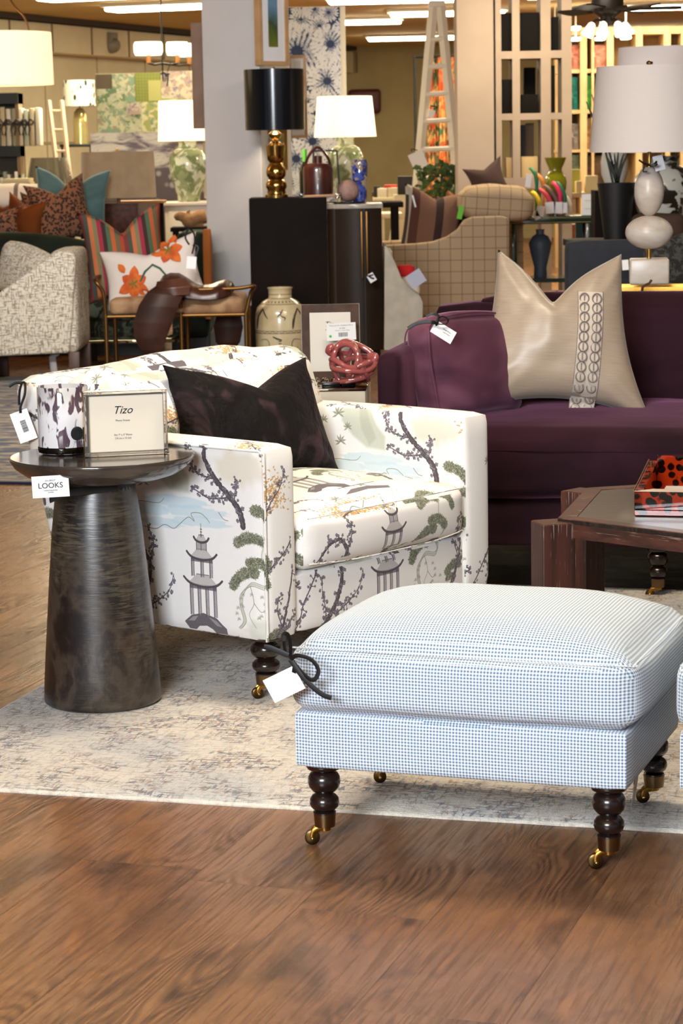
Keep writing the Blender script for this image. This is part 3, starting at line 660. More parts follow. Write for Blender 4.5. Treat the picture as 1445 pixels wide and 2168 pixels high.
# ------------------------------------------------------------------ turned legs with brass casters
def turned_leg(parent, x, y, H, face, z0=0.0, r=1.0, wheel=True):
    """H = height of the underside the leg carries; face = angle the caster points to"""
    k = H / .17
    P = [(.036, .17), (.037, .166), (.034, .160), (.024, .156), (.021, .154), (.028, .150), (.0325, .142), (.0335, .132), (.031, .122), (.024, .113), (.0165, .110), (.0185, .1075), (.024, .104), (.0295, .097), (.0305, .088), (.028, .080), (.022, .074), (.018, .072), (.0235, .069), (.0235, .066), (.020, .064)]
    lg = MB().lathe([(a * r * min(k, 1.15), b * k) for a, b in P][::-1], (0, 0, 0), 28).build('leg', M_turned, parent, loc=(x, y, z0), smooth=60)
    fe = MB().lathe([(.0165 * r, .038 * k), (.0195 * r, .0385 * k), (.0215 * r, .066 * k), (.0205 * r, .066 * k)], (0, 0, 0), 24).build('ferrule', M_bronze, lg, smooth=40)
    if not wheel: return lg
    d = Vector((math.cos(face), math.sin(face), 0)); n = Vector((-d.y, d.x, 0)); mb = MB()
    wr = .0155 * k; wc = d * .026 * k + Vector((0, 0, wr))
    mb.lathe([(.012 * k, .030 * k), (.0125 * k, .039 * k)], (0, 0, 0), 16)
    for sgn in (-1, 1):
        pts = bez(Vector((0, 0, .034 * k)) + n * .006 * sgn, d * .012 * k + Vector((0, 0, .036 * k)) + n * .007 * sgn, d * .028 * k + Vector((0, 0, .034 * k)) + n * .0085 * sgn, wc + n * .0085 * sgn, 8)
        mb.tube(pts, [.007 * k, .007 * k, .007 * k, .0068 * k, .0066 * k, .006 * k, .0055 * k, .005 * k, .0045 * k], 8, flat=.35, up=Vector((0, 0, 1)))
    mb.box(Vector((0, 0, .034 * k)) + d * .005, (.026 * k, .018 * k, .010 * k), (0, 0, face))
    mb.build('caster_fork', M_brass, lg, smooth=45)
    ax = n; Mx = Matrix((d, Vector((0, 0, 1)), -n)).transposed() if False else Matrix.Rotation(face, 3, 'Z') @ Matrix.Rotation(R(90), 3, 'X')
    w = MB(); w.lathe([(.002, -.0062), (wr * .8, -.0062), (wr, -.0045), (wr, .0045), (wr * .8, .0062), (.002, .0062)], wc, 24, Mx)
    w.build('wheel', mat('dark_brass_wheel', (92, 70, 40), .35, 1.0), lg, smooth=35)
    a = MB(); a.ball(wc - n * .012, .0035, 10, 6); a.ball(wc + n * .012, .0035, 10, 6); a.build('axle', mat('bright_brass', (230, 200, 130), .15, 1.0), lg)
    return lg

# ------------------------------------------------------------------ ottoman
OT_ROT = R(-19.3); W_, D_ = .645, .50
ott = thing('ottoman', 'blue and white houndstooth ottoman on brass casters in front of the patterned armchair', 'ottoman', (-.100, 4.271, 0), OT_ROT)
HZ = .158
fr = rbox((0, 0, HZ), (W_, D_, .272), .014, 12, (0, 0, .004, .004, 0, .006)).build('base', M_hound, ott, merge=True, smooth=60)
cu = rbox((.0, -.012, .270), (W_ + .01, D_ + .015, .402), .034, 18, (.014, .016, .020, .02, .014, .056), .003, 4.0).build('cushion', M_hound, ott, merge=True, smooth=80)
# fine seam line at the edge of the boxing
pts = [(.006, -.006, .395), (W_ * .33, -.020, .397), (W_ * .66, -.020, .395), (W_ - .004, -.006, .395), (W_ + .012, .03, .395), (W_ + .02, D_ / 2, .395), (W_ + .01, D_ - .02, .395)]
MB().tube(catmull(pts, 6), .0015, 6).build('seam_piping', M_hound, cu)
for lx, ly in ((.045, .045), (W_ - .045, .045), (.045, D_ - .045), (W_ - .045, D_ - .045)):
    back = ly > .2
    turned_leg(ott, lx, ly, HZ - (RUGZ if back else 0) + .002, R(200), RUGZ if back else 0)
lb = MB().box((W_ - .02, .16, HZ - .03), (.0008, .05, .075), (0, R(8), R(4))).build('care_label', mat('white_care_label', (226, 226, 226), .8), ott)
MB().box((W_ - .0185, .146, HZ - .012), (.0006, .010, .024), (0, R(8), R(4))).build('green_sticker', mat('green_sticker', (70, 190, 60), .6), lb)
ot2 = copy_tree(ott); ot2.location = (.622, 4.00, 0); ot2['label'] = 'second blue and white houndstooth ottoman, barely showing at the right edge of the photo'
for q in [x for x in bpy.data.objects if x.parent == ot2 and x.name.startswith('care_label')]:
    for z in [y for y in bpy.data.objects if y.parent == q]: bpy.data.objects.remove(z)
    bpy.data.objects.remove(q)
ot2.location = (.598, 4.06, 0)

# ------------------------------------------------------------------ tags tied with ribbon
def card(name, label, c, w, h, rot, cat='price tag', lines=(), ribbon=None, col=None, barcode=None, group=None):
    """a paper tag lying in its local xz plane, facing local -y"""
    t = thing(name, label, cat, c, rot=rot, group=group)
    cd = MB().box((0, 0, 0), (w, .0012, h)).build('card', col or M_white, t, smooth=0)
    for body, sz, x, z, m in lines: text(body, sz, m, cd, (x, -.0011, z), (R(90), 0, 0))
    if barcode:
        bx, bz, bw, bh, vert = barcode; mb = MB(); r_ = random.Random(4); q = 0
        while q < bw:
            k = bw * (.02 + .04 * r_.random())
            if vert: mb.box((bx, -.0011, bz - bw / 2 + q), (bh, .0006, k))
            else: mb.box((bx - bw / 2 + q, -.0011, bz), (k, .0006, bh))
            q += k * 2
        mb.build('barcode', M_blackink, cd, smooth=0)
    if ribbon:
        mb = MB()
        for pts, wd in ribbon: mb.tube(catmull(pts, 6), wd * .55, 8, flat=.12)
        mb.build('ribbon', M_black, t, smooth=60)
    return t
c0 = spot(601, 1449, 4.19)
card('ottoman_tag', 'blank white card tag tied with a black ribbon bow to the houndstooth ottoman corner', c0, .066, .048, (R(4), R(-27), R(-12)), ribbon=[
    ([(.028, -.002, .012), (.040, -.008, .03), (.038, -.016, .055), (.044, -.012, .075)], .008), ([(.044, -.012, .075), (.05, -.012, .085), (.058, -.014, .082), (.052, -.016, .062), (.042, -.016, .045)], .009),
    ([(.040, -.018, .048), (.018, -.020, .075), (.008, -.022, .083)], .009), ([(.040, -.018, .04), (.058, -.026, .042), (.078, -.028, .024), (.080, -.028, .0), (.062, -.026, -.012), (.050, -.022, .005), (.042, -.018, .035)], .0075),
    ([(.040, -.018, .04), (.046, -.022, .0), (.060, -.022, -.04), (.074, -.02, -.058)], .009)])

# ------------------------------------------------------------------ toile armchair
CA = R(50)      # local x runs along the chair's width, away from the camera
ch = thing('armchair', 'white armchair in pagoda and cherry branch print with turned wooden legs', 'armchair', (-.181, 5.376, 0), CA)
T_ = .69; CW = .895; DP = .70; AH = .628; CH0 = .163; AT = .115
sideo = dict(T=T_)
sideo.update({'-x': (.205, -.176), '+x': (.1, -.176), '-y': (-.44, -.10), '+y': (.3, 0), '+z': (-.44, .35), '-z': (0, 0)})
def arm(x0, x1, off, name='arm'):
    mb = MB()
    # side outline (y,z) with the rake of the back
    n = 14
    g = rbox((x0, 0, CH0), (x1, DP, AH), .018, 12, (.004, .004, .006, 0, 0, .006))
    g.v = [(x, y + (max(0, y - .40) / .30) * .10 * max(0, (z - CH0) / .46), z) for x, y, z in g.v]
    return g.build(name, M_toile, ch, merge=True, smooth=60, uv=off)
arm(0, AT, sideo)
# welt running round the outer edge of the left arm front
wl_ = MB().tube(catmull([(.002, .02, AH - .004), (.0, .004, AH - .012), (0.0, .0, AH - .03), (0, 0, .4), (0, 0, CH0 + .004)], 4), .0042, 8)
wl_.tube([(.001, .01, AH - .006), (.001, .3, AH - .006), (.001, .75, AH - .006)], .0036, 8)
wl_.build('welt', M_toile, ch, uv=sideo)
so2 = dict(sideo); so2['-x'] = (.225, -.190); arm(CW - AT, CW, so2)
# front rail and seat deck
rl = rbox((AT - .01, .004, CH0), (CW - AT + .01, DP - .05, .318), .022, 12, (0, 0, .006, 0, 0, .004)).build('seat_rail', M_toile, ch, merge=True, smooth=60, uv={**sideo, '-y': (-.455, -.165)})
co = dict(sideo); co['-y'] = (-.445, -.205); co['+z'] = (-.36, .58)
g = rbox((AT + .004, -.014, .316), (CW - AT - .004, .60, .452), .035, 18, (0, 0, .020, 0, .004, .046), .004)
sc = g.build('seat_cushion', M_toile, ch, merge=True, smooth=80, uv=co)
MB().tube(catmull([(AT + .02, -.018, .446), (.3, -.036, .450), (.6, -.036, .450), (CW - AT - .02, -.018, .446)], 6), .0016, 6).build('cushion_seam', M_toile, sc, uv=co)
MB().tube(catmull([(AT + .02, -.016, .335), (.3, -.034, .328), (.6, -.034, .328), (CW - AT - .02, -.016, .335)], 6), .0016, 6).build('cushion_seam', M_toile, sc, uv=co)
g = rbox((.0, 0, CH0), (CW, .13, .755), .04, 12, (0, 0, 0, .01, 0, .01)); g.v = [(x, y + .575 + .17 * (z - CH0) / .58, z) for x, y, z in g.v]
g.build('back', M_toile, ch, merge=True, smooth=60, uv={**sideo, '+z': (-.1, .2), '-y': (-.1, -.2)})
g = rbox((-.0, -.09, 0), (CW - .035, .09, .36), .07, 16, (.02, .01, .055, .0, 0, .03), .012)
M_ = Matrix.Translation((.02, .565, .424)) @ Matrix.Rotation(R(-17), 4, 'X'); 
g.v = [(x if z > .16 else AT + (x - 0) * (CW - 2 * AT) / (CW - .035), y, z) for x, y, z in g.v]; g.xf(M_)
bc = g.build('back_cushion', M_toile, ch, merge=True, smooth=80, uv={**sideo, '-y': (-.30, -.08), '+z': (-.30, -.2), '-x': (.4, -.3)})
for lx, ly, rz0 in ((.06, .06, RUGZ), (CW - .06, .06, RUGZ), (.06, DP - .06, RUGZ), (CW - .06, DP - .06, RUGZ)): turned_leg(ch, lx, ly, CH0 - rz0 + .002, R(200 - 50), rz0, 1.25)

# fur pillow
t = NT('black_brown_fur'); oc = t.tc.outputs['Object']
n1 = t.noise(t.map(oc, (9, 9, 7)), 1, 3, .5, 1.2)
t.set(color=t.mix(t.smooth(n1, .52, .68), lin((12, 8, 9)), lin((54, 38, 42))), rough=.8, sheen=.15, sheent=lin((120, 90, 100)), sheenr=.4, spec=.2)
t.bump(t.math('ADD', n1, t.math('MULTIPLY', t.noise(t.map(oc, (60, 60, 60)), 1, 3), .25)), .9, .02); M_fur = t.m
fp = pillow(.56, .335, .17, .06, .03, 44, 2, .014, cx=.12, pinch=.08)
o = fp.build('fur_pillow', M_fur, None, merge=True, smooth=180)
CM = Matrix.Translation((-.181, 5.376, 0)) @ Matrix.Rotation(CA, 4, 'Z')
o.matrix_world = CM @ Matrix.Translation((.455, .40, .462)) @ Matrix.Rotation(R(-4), 4, 'Z') @ Matrix.Rotation(R(-20), 4, 'X') @ Matrix.Rotation(R(2), 4, 'Y')
tag(o, 'dark brown faux fur lumbar pillow resting on the patterned armchair', 'pillow')

# ------------------------------------------------------------------ side table
M_burl = m_burl()
st = thing('side_table', 'round side table with dark burnished conical base and dished top', 'side table', (-.584, 5.46, RUGZ))
MB().lathe([(.001, 0), (.118, 0), (.134, .002), (.1405, .007), (.1415, .014), (.137, .08), (.129, .18), (.119, .30), (.108, .42), (.097, .51), (.090, .558)], n=64).build('base', M_burl, st, smooth=50)
tp = MB().xf(Matrix()).lathe([(.001, .545), (.10, .546), (.15, .552), (.183, .563), (.206, .580), (.2165, .596), (.2175, .602), (.215, .605), (.205, .6045), (.15, .6035), (.001, .603)], n=72)
tp.build('table_top', mat('dark_polished_top', (46, 40, 38), .16, 0, (66, 58, 52), 5, coat=.5, coatr=.08), st, smooth=50, loc=(.022, -.04, 0))
TT = RUGZ + .6045
# ribbon round the neck and its card
tt = thing('shop_tag', 'white shop name card on a black ribbon tied round the dark side table', 'tag', (-.584, 5.46, .552))
MB().lathe([(.0975, -.006), (.0985, .012)], n=48).build('ribbon', M_black, tt, smooth=60) if False else None
rb = MB(); rb.lathe([(.0935, -.008), (.0955, -.008), (.0935, .008), (.0915, .008)], n=48, close=True, c=(0, 0, -.012)); rb.tube(catmull([(.06, -.075, -.012), (.0, -.112, -.010), (-.05, -.17, -.008), (-.082, -.225, -.014)], 5), .0075, 6, flat=.2, up=(0, 0, 1)); rb.build('ribbon', M_black, tt, smooth=50)
q = spot(107, 1030, 5.225); cd = MB().box((0, 0, 0), (.084, .0012, .050)).build('card', M_white, tt, loc=(q.x + .584, 5.225 - 5.46, q.z - .552), rot=(0, R(-2), R(4)))
text('ALL ABOUT', .0045, M_greyink, cd, (0, -.0012, .014), (R(90), 0, 0))
text('LOOKS', .0175, M_blackink, cd, (0, -.0012, .002), (R(90), 0, 0)); text('HOME FURNITURE', .0036, M_greyink, cd, (0, -.0012, -.009), (R(90), 0, 0)); text('& MORE', .0034, M_greyink, cd, (0, -.0012, -.0135), (R(90), 0, 0))
# speckled glass vessel with candle wax
cv = thing('candle_vessel', 'round glass candle vessel speckled purple and white on the side table', 'candle', (spot(136, 940, 5.47).x, 5.47, TT))
t = NT('speckled_art_glass'); oc = t.tc.outputs['Object']
n1 = t.noise(t.map(oc, (60, 60, 24), rot=(0, R(14), 0)), 1, 2, .5, .5)
s = t.sep(oc); topf = t.smooth(s[2], .085, .155)
c = t.mix(t.smooth(n1, .50, .57), lin((240, 238, 240)), lin((96, 78, 90)))
t.set(color=c, rough=.08, trans=t.math('MULTIPLY', topf, .35), coat=1.0, coatr=.03); M_speck = t.m
MB().lathe([(.001, .0), (.052, .0), (.058, .003), (.0605, .010), (.0605, .158), (.0595, .160), (.057, .159), (.057, .014), (.001, .012)], n=56).build('glass_wall', M_speck, cv, smooth=40)
MB().lathe([(.061, .004), (.0625, .012), (.0625, .0165), (.061, .018)], n=56).build('clear_base', M_glass, cv, smooth=50)
MB().lathe([(.001, .016), (.0565, .016), (.0565, .115), (.001, .114)], n=40).build('wax', mat('cream_wax', (240, 234, 222), .5, sss=.3), cv)
sl = MB(); sl.lathe([(.001, 0), (.015, 0), (.0165, .002), (.0155, .0045), (.011, .005), (.0105, .0035), (.001, .0035)], n=20, M=Matrix.Rotation(R(90), 3, 'X'))
sl.build('wax_seal', mat('black_wax_seal', (28, 34, 38), .4), cv, loc=(.036, -.0505, .052), rot=(0, 0, R(34)))
# acrylic photo frame
pf = thing('photo_frame', 'clear acrylic photo frame with gold edges and cream insert on the side table', 'photo frame', (spot(268, 940, 5.40).x, 5.40, TT), R(13))
fw, fh, fd = .196, .152, .034
M_acr = mat('acrylic', (255, 252, 246), .03, 0, trans=.92, ior=1.3, coat=.5); M_goldedge = mat('gold_edge', (214, 176, 110), .12, .85)
mb = MB()
for lo, hi in (((-fw / 2, 0, 0), (fw / 2, fd, .010)), ((-fw / 2, 0, fh - .009), (fw / 2, fd, fh)), ((-fw / 2, 0, .010), (-fw / 2 + .010, fd, fh - .009)), ((fw / 2 - .009, 0, .010), (fw / 2, fd, fh - .009))): mb.b2(lo, hi)
mb.build('acrylic_block', M_acr, pf, smooth=0, bevel=.001)
mb = MB(); e = .0006
for lo, hi in (((-fw / 2 - e, .003, .002), (-fw / 2, fd, fh)), ((fw / 2, .003, .002), (fw / 2 + e, fd, fh)), ((-fw / 2, .003, fh), (fw / 2, fd, fh + e)), ((-fw / 2 + .008, .008, .0072), (fw / 2 - .008, .02, .0082))): mb.b2(lo, hi)
mb.build('gold_edge', M_goldedge, pf, smooth=0)
ins = MB().b2((-fw / 2 + .007, .012, .007), (fw / 2 - .007, .014, fh - .007)).build('insert', mat('cream_insert', (240, 228, 208), .7), pf, smooth=0)
text('Tizo', .026, M_blackink, ins, (-.006, .0115, .106), (R(90), 0, 0), shear=.35); text('Photo Frame', .0065, M_greyink, ins, (-.006, .0115, .082), (R(90), 0, 0))
text("Fits 7\" x 5\" Photo", .006, M_greyink, ins, (-.006, .0115, .048), (R(90), 0, 0)); text('(18 cm x 12 cm)', .0058, M_greyink, ins, (-.006, .0115, .040), (R(90), 0, 0))
MB().b2((fw / 2 - .010, -.002, -.0), (fw / 2 + .002, .008, .012)).build('corner_foot', M_glass, pf, bevel=.001)
# card hanging from the vessel side on a ribbon tied to the chair back
q = spot(50, 902, 5.85)
card('sale_tag', 'small white barcode tag on a black ribbon hanging from the armchair back', q, .046, .080, (0, R(-18), R(10)), lines=[('1234', .0001, 0, 0, M_greyink)] if False else (), barcode=(.002, .0, .030, .014, True),
     ribbon=[([(.004, -.003, .034), (.010, -.006, .05), (.030, -.008, .075), (.040, -.008, .10), (.034, -.010, .105), (.020, -.008, .085), (.008, -.006, .055)], .006), ([(.034, -.008, .105), (.020, -.004, .112), (.0, -.002, .108)], .009)])

# ------------------------------------------------------------------ purple sofa
SR = R(-12)
so = thing('sofa', 'deep purple velvet sofa with thin arms behind the patterned armchair', 'sofa', (.103, 6.80, 0), SR)
SM = Matrix.Translation((.103, 6.80, 0)) @ Matrix.Rotation(SR, 4, 'Z')
M_pv = m_velvet('purple_velvet', (30, 12, 21), (46, 21, 33), .5, (170, 110, 140))
SL, SD = 2.3, 1.06
rbox((.07, .015, .15), (SL - .07, SD - .05, .292), .015, 10).build('base', M_pv, so, merge=True, smooth=60)
for i, (a, b) in enumerate(((.08, 1.14), (1.145, SL - .08))):
    rbox((a, -.01, .292), (b, .90, .497), .045, 16, (0, 0, .012, 0, 0, .022), .006).build('seat_cushion', M_pv, so, merge=True, smooth=80)
    q = MB().tube(catmull([(a + .03, -.012, .440), ((a + b) / 2, -.022, .442), (b - .03, -.012, .440)], 6), .0016, 6).build('cushion_seam', M_pv, so)
for a in (0, SL - .08):
    rbox((a, 0, .15), (a + .08, SD - .06, .722), .03, 12, (0, 0, .004, 0, 0, .004)).build('arm', M_pv, so, merge=True, smooth=60)
rbox((.03, SD - .19, .15), (SL - .03, SD, .812), .045, 12).build('back', M_pv, so, merge=True, smooth=60)
g = rbox((.17, .84, .40), (SL - .10, .99, .838), .055, 14, (0, 0, .02, 0, 0, .004)); g.v = [(x, y + (z - .4) * .12, z) for x, y, z in g.v]
g.build('back_cushion', M_pv, so, merge=True, smooth=70)
for lx, ly in ((.07, .04), (.83, .04), (1.55, .04), (SL - .07, .04), (.07, SD - .06), (SL - .07, SD - .06)): turned_leg(so, lx, ly, .152, R(180), 0, 1.0)
# mauve cushion with gusset against the arm
M_mv = m_velvet('mauve_velvet', (78, 44, 60), (120, 76, 97), .8, (220, 170, 195))
g = rbox((-.175, -.06, 0), (.175, .065, .305), .035, 18, (.01, .01, .060, .03, 0, .02), .006)
o = g.build('throw_pillow', M_mv, None, merge=True, smooth=80)
for s_ in (-.058, .064): MB().tube(catmull([(-.165, s_ * .9, .02), (-.177, s_, .1), (-.181, s_, .17), (-.177, s_, .25), (-.158, s_ * .9, .29), (-.08, s_, .310), (.05, s_, .312), (.158, s_ * .9, .29), (.177, s_, .25), (.177, s_, .1)], 5), .003, 6).build('piping', M_mv, o)
o.matrix_world = SM @ Matrix.Translation((.24, .34, .500)) @ Matrix.Rotation(R(48), 4, 'Z') @ Matrix.Rotation(R(-10), 4, 'X')
tag(o, 'mauve velvet box cushion leaning on the left arm of the purple sofa', 'pillow')
# cream silk pillow
t = NT('cream_silk'); uv = t.tc.outputs['UV']
n1 = t.noise(t.map(uv, (14, 420, 1)), 1, 3, .6)
t.set(color=t.mix(t.smooth(n1, .3, .7), lin((176, 159, 142)), lin((164, 147, 130))), rough=.36, sheen=.3, sheenr=.3, spec=.5)
t.bump(n1, .12, .001); M_silk = t.m
cp = pillow(.60, .52, .19, .105, .060, 46, 6, .012, cx=-.10, cw=.40, pinch=.36)
o = cp.build('silk_pillow', M_silk, None, merge=True, smooth=180)
CP = SM @ Matrix.Translation((.485, .40, .490)) @ Matrix.Rotation(R(13), 4, 'Z') @ Matrix.Rotation(R(-13), 4, 'X') @ Matrix.Rotation(R(3.5), 4, 'Y')
o.matrix_world = CP
tag(o, 'large cream silk pillow with a silver ringed trim standing on the purple sofa', 'pillow')
def cps(x, z):
    v0 = cp.v; best = None
    # front surface nearest to (x, z)
    k = min(range(46 * 46), key=lambda i: (v0[i][0] - x) ** 2 + (v0[i][2] - z) ** 2); return v0[k]
def fy(x, z):
    c = sorted(((v[0] - x) ** 2 + (v[2] - z) ** 2, v[1]) for v in cp.v[:46 * 46])[:4]; w = [1 / (a + 1e-6) for a, _ in c]; return sum(a * b[1] for a, b in zip(w, c)) / sum(w)
TX = .080
def tx(z): return TX + .012 * math.sin(z * 5)
mb = MB(); zs = [.012 + i * .372 / 26 for i in range(27)]
mb.grid(lambda a, b: (tx(zs[round(b * 26)]) + (a - .5) * .078, fy(tx(zs[round(b * 26)]) + (a - .5) * .078, zs[round(b * 26)]) - .0022, zs[round(b * 26)]), 7, 27)
tb = mb.build('trim_band', mat('ivory_trim', (208, 196, 184), .6, bump=(700, .6)), o, smooth=80)
mb = MB()
for cx in (-.019, .019):
    for i in range(12):
        z = .030 + i * .0302; x = tx(z) + cx; y = fy(x, z) - .0035
        mb.tube([(x + math.cos(a) * .0135, y - .001, z + math.sin(a) * .0155) for a in [k * math.pi / 10 for k in range(20)]], .0021, 6, closed=True)
        mb.box((x, y, z), (.004, .002, .02))
for e_ in (-.0385, .0385):
    for i in range(75):
        z = .014 + i * .005; x = tx(z) + e_; mb.ball((x, fy(x, z) - .003, z), .0017, 6, 4)
mb.build('ring_beading', mat('silver_thread', (134, 120, 112), .35, .5), tb, smooth=60)
# tag on the mauve cushion
q = spot(938, 703, 6.86)
card('pillow_tag', 'white card tag on a black ribbon tied to the mauve velvet cushion', q, .072, .040, (R(-12), R(33), R(8)), ribbon=[
    ([(-.028, -.003, .004), (-.036, -.01, .014), (-.030, -.014, .034), (-.010, -.016, .036), (-.008, -.014, .022), (-.030, -.012, .008)], .0065), ([(-.028, -.008, .012), (-.048, -.012, .004), (-.066, -.004, -.006), (-.085, .004, -.024), (-.096, .012, -.045)], .010), ([(-.034, -.012, .012), (-.04, -.014, .03), (-.058, -.012, .026), (-.07, -.004, .012)], .008)],
    lines=[('Retail Price', .006, .008, .008, M_greyink), ('Linda Home', .005, .010, .0, M_greyink)])
# console behind the sofa
ct = thing('console_table', 'slim console table with glossy gilt top behind the purple sofa', 'table', SM @ Vector((.30, 1.10, 0)), SR)
MB().b2((0, 0, .775), (2.2, .42, .812)).build('top', mat('gilt_glass_top', (178, 164, 120), .08, .9), ct, bevel=.003)
for x in (.04, 2.16):
    for y in (.04, .38): MB().box((x, y, .3875), (.04, .04, .775)).build('leg', M_gold, ct, bevel=.003)
# stone lamp
t = NT('alabaster'); oc = t.tc.outputs['Object']
n1 = t.noise(t.map(oc, (10, 10, 24), rot=(0, R(20), 0)), 1, 4, .5, .8)
t.set(color=t.mix(t.smooth(n1, .3, .7), lin((226, 216, 208)), lin((208, 192, 178))), rough=.3, sss=.15); M_alab = t.m
LY = 8.18; lp = spot(1373, 607, LY); LZ = .816
K = LY / F
stl = thing('table_lamp', 'alabaster stone lamp with stacked oval pebbles and white drum shade behind the sofa', 'lamp', (lp.x, LY, LZ), R(-6))
MB().box((0, 0, .047 + .012), (.138, .11, .090)).build('stone_base', M_alab, stl, bevel=.008, seg=3)
MB().ball((0, 0, .195), (.0835, .062, .0585), 36, 18).build('stone', M_alab, stl, smooth=180)
MB().ball((0, 0, .338), (.0520, .046, .0865), 36, 18).build('stone', M_alab, stl, smooth=180)
MB().lathe([(.0085, .10), (.0085, .145)], n=16).build('rod', M_gold, stl); MB().lathe([(.012, .418), (.012, .424), (.0065, .43), (.0065, .50)], n=16).build('rod', M_gold, stl)
t = NT('white_linen_shade'); uv = t.tc.outputs['Object']; t.set(color=t.mix(t.math('MULTIPLY', t.noise(t.map(uv, (30, 30, 500)), 1, 2), .25), lin((238, 228, 224)), lin((214, 202, 198))), rough=.9)
M_shade = t.m
sh = MB().lathe([(.208, .475), (.183, .768), (.181, .768), (.206, .475)], n=64, close=True).build('lamp_shade', M_shade, stl, smooth=60)
MB().lathe([(.001, .745), (.181, .747)], n=32).build('shade_spider', M_shade, sh)
MB().ball((0, 0, .779), (.012, .012, .009), 12, 8).build('finial', M_bronze, stl); MB().lathe([(.004, .745), (.004, .775)], n=8).build('finial_rod', M_bronze, stl)
tr = MB(); tr.b2((-.22, -.09, 0), (.10, .10, .004)); tr.b2((-.22, -.09, .004), (.10, -.084, .012)); tr.b2((-.22, .094, .004), (.10, .1, .012)); tr.b2((.094, -.09, .004), (.1, .1, .012)); tr.b2((-.22, -.09, .004), (-.214, .1, .012))
o = tr.build('tray', M_gold, None, loc=(lp.x + .065, LY, LZ - .004), rot=(0, 0, R(-10)), smooth=0); tag(o, 'small gold tray under the alabaster lamp behind the sofa', 'tray')
o = MB().tube(catmull([(0, 0, 0), (.0, -.01, .02), (.012, -.012, .030), (.022, -.012, .034), (.030, -.014, .046)], 5), .0045, 8).build('cord_tie', mat('brown_cord', (92, 54, 38), .8), None, loc=(spot(1358, 612, 8.0).x, 7.99, LZ - .006)); tag(o, 'short twisted brown cord end in front of the alabaster lamp base', 'cord')
q = spot(1394, 345, 8.1)
card('lamp_tag', 'pale card tag tied with black ribbon under the shade of the alabaster lamp', q, .035, .052, (0, R(-14), R(-5)), ribbon=[([(-.006, -.01, .008), (-.02, -.02, .0), (-.034, -.02, .004), (-.05, -.01, .012), (-.064, 0, .028)], .006), ([(-.052, -.01, .0), (-.06, -.012, -.014), (-.046, -.012, -.018)], .005), ([(-.03, -.06, .0), (-.018, -.062, -.003), (-.008, -.06, .0)], .008)])

# ------------------------------------------------------------------ coffee table
M_oak = m_darkwood(axis=(300, 9, 300)); M_oakt = m_darkwood('dark_oak_apron', axis=(14, 14, 260)); M_oakv = m_darkwood('dark_oak_leg', (46, 22, 17), (74, 38, 29), axis=(260, 260, 10))
M_top = m_darkwood('worn_oak_top', (52, 44, 40), (74, 64, 58), (96, 86, 78), axis=(10, 200, 10), rough=.3)
CZ = .437; cc = Vector((.998, 5.615)); hr = .50
cf = thing('coffee_table', 'dark oak hexagonal coffee table with square corner legs in front of the purple sofa', 'coffee table', (cc.x, cc.y, 0))
hv = [(hr * math.sin(R(254 + 60 * k)), hr * math.cos(R(254 + 60 * k))) for k in range(6)]
MB().prism(hv, CZ - .012, CZ - .002).build('top', M_top, cf, smooth=0)
for k in range(6):
    a, b = Vector(hv[k]), Vector(hv[(k + 1) % 6]); c1, c2 = a * .90, b * .90
    MB().prism([tuple(a), tuple(b), tuple(c2), tuple(c1)], CZ - .046, CZ).build('rim_board', M_oakt, cf, smooth=0, bevel=.002)
for k in range(6):
    v = Vector(hv[k]); d = v.normalized(); p = v + d * .012
    MB().box((0, 0, CZ / 2 - .004), (.084, .082, CZ - .008)).build('leg', M_oakv, cf, smooth=0, bevel=.004, loc=(p.x, p.y, 0), rot=(0, 0, math.atan2(d.y, d.x)))
t = NT('tortoiseshell_lacquer'); oc = t.tc.outputs['Object']
d = t.voro(oc, 50, out=0); n1 = t.noise(oc, 34, 3, .6, .5)
k = t.smooth(t.math('ADD', d, t.math('MULTIPLY', n1, .35)), .64, .78)
t.set(color=t.mix(k, lin((14, 5, 4)), lin((150, 40, 10))), rough=.06, coat=1, coatr=.02); M_tort = t.m
q = spot(1343, 1097, 5.48); 
p = q + Vector((0, 0, 0)); rzt = R(-13.5)
tb = thing('games_tray', 'red and black tortoiseshell lacquer tray with striped inlay on the coffee table', 'tray', (p.x, 5.49, CZ), rzt)
tw, td = .44, .36
mb = MB(); mb.b2((0, 0, 0), (tw, td, .014)); mb.b2((0, 0, .014), (tw, .03, .058))
mb.prism([(0, .014), (td, .014), (td, .085), (.03, .058), (0, .058)], 0, .02, 'x'); mb.prism([(0, .014), (td, .014), (td, .085), (.03, .058), (0, .058)], tw - .02, tw, 'x'); mb.b2((.02, td - .02, .014), (tw - .02, td, .10))
mb.build('lacquer_box', M_tort, tb, smooth=0, bevel=.0015)
mb = MB(); mb.prism([(.0, .0), (tw, 0), (tw - .04, .04), (.04, .04)], .0585, .0598)
for i in range(5): mb.prism([(.06 + i * .0, .055 + i * .026), (tw - .03, .055 + i * .026), (tw - .03, .066 + i * .026)], .0142, .05)
mb.build('inlay_strips', mat('cream_inlay', (206, 188, 170), .2), tb, smooth=0)
MB().tube([(-.001, -.001, .060), (-.001, td * .98, .088)], .0018, 6).build('brass_edge', M_gold, tb)

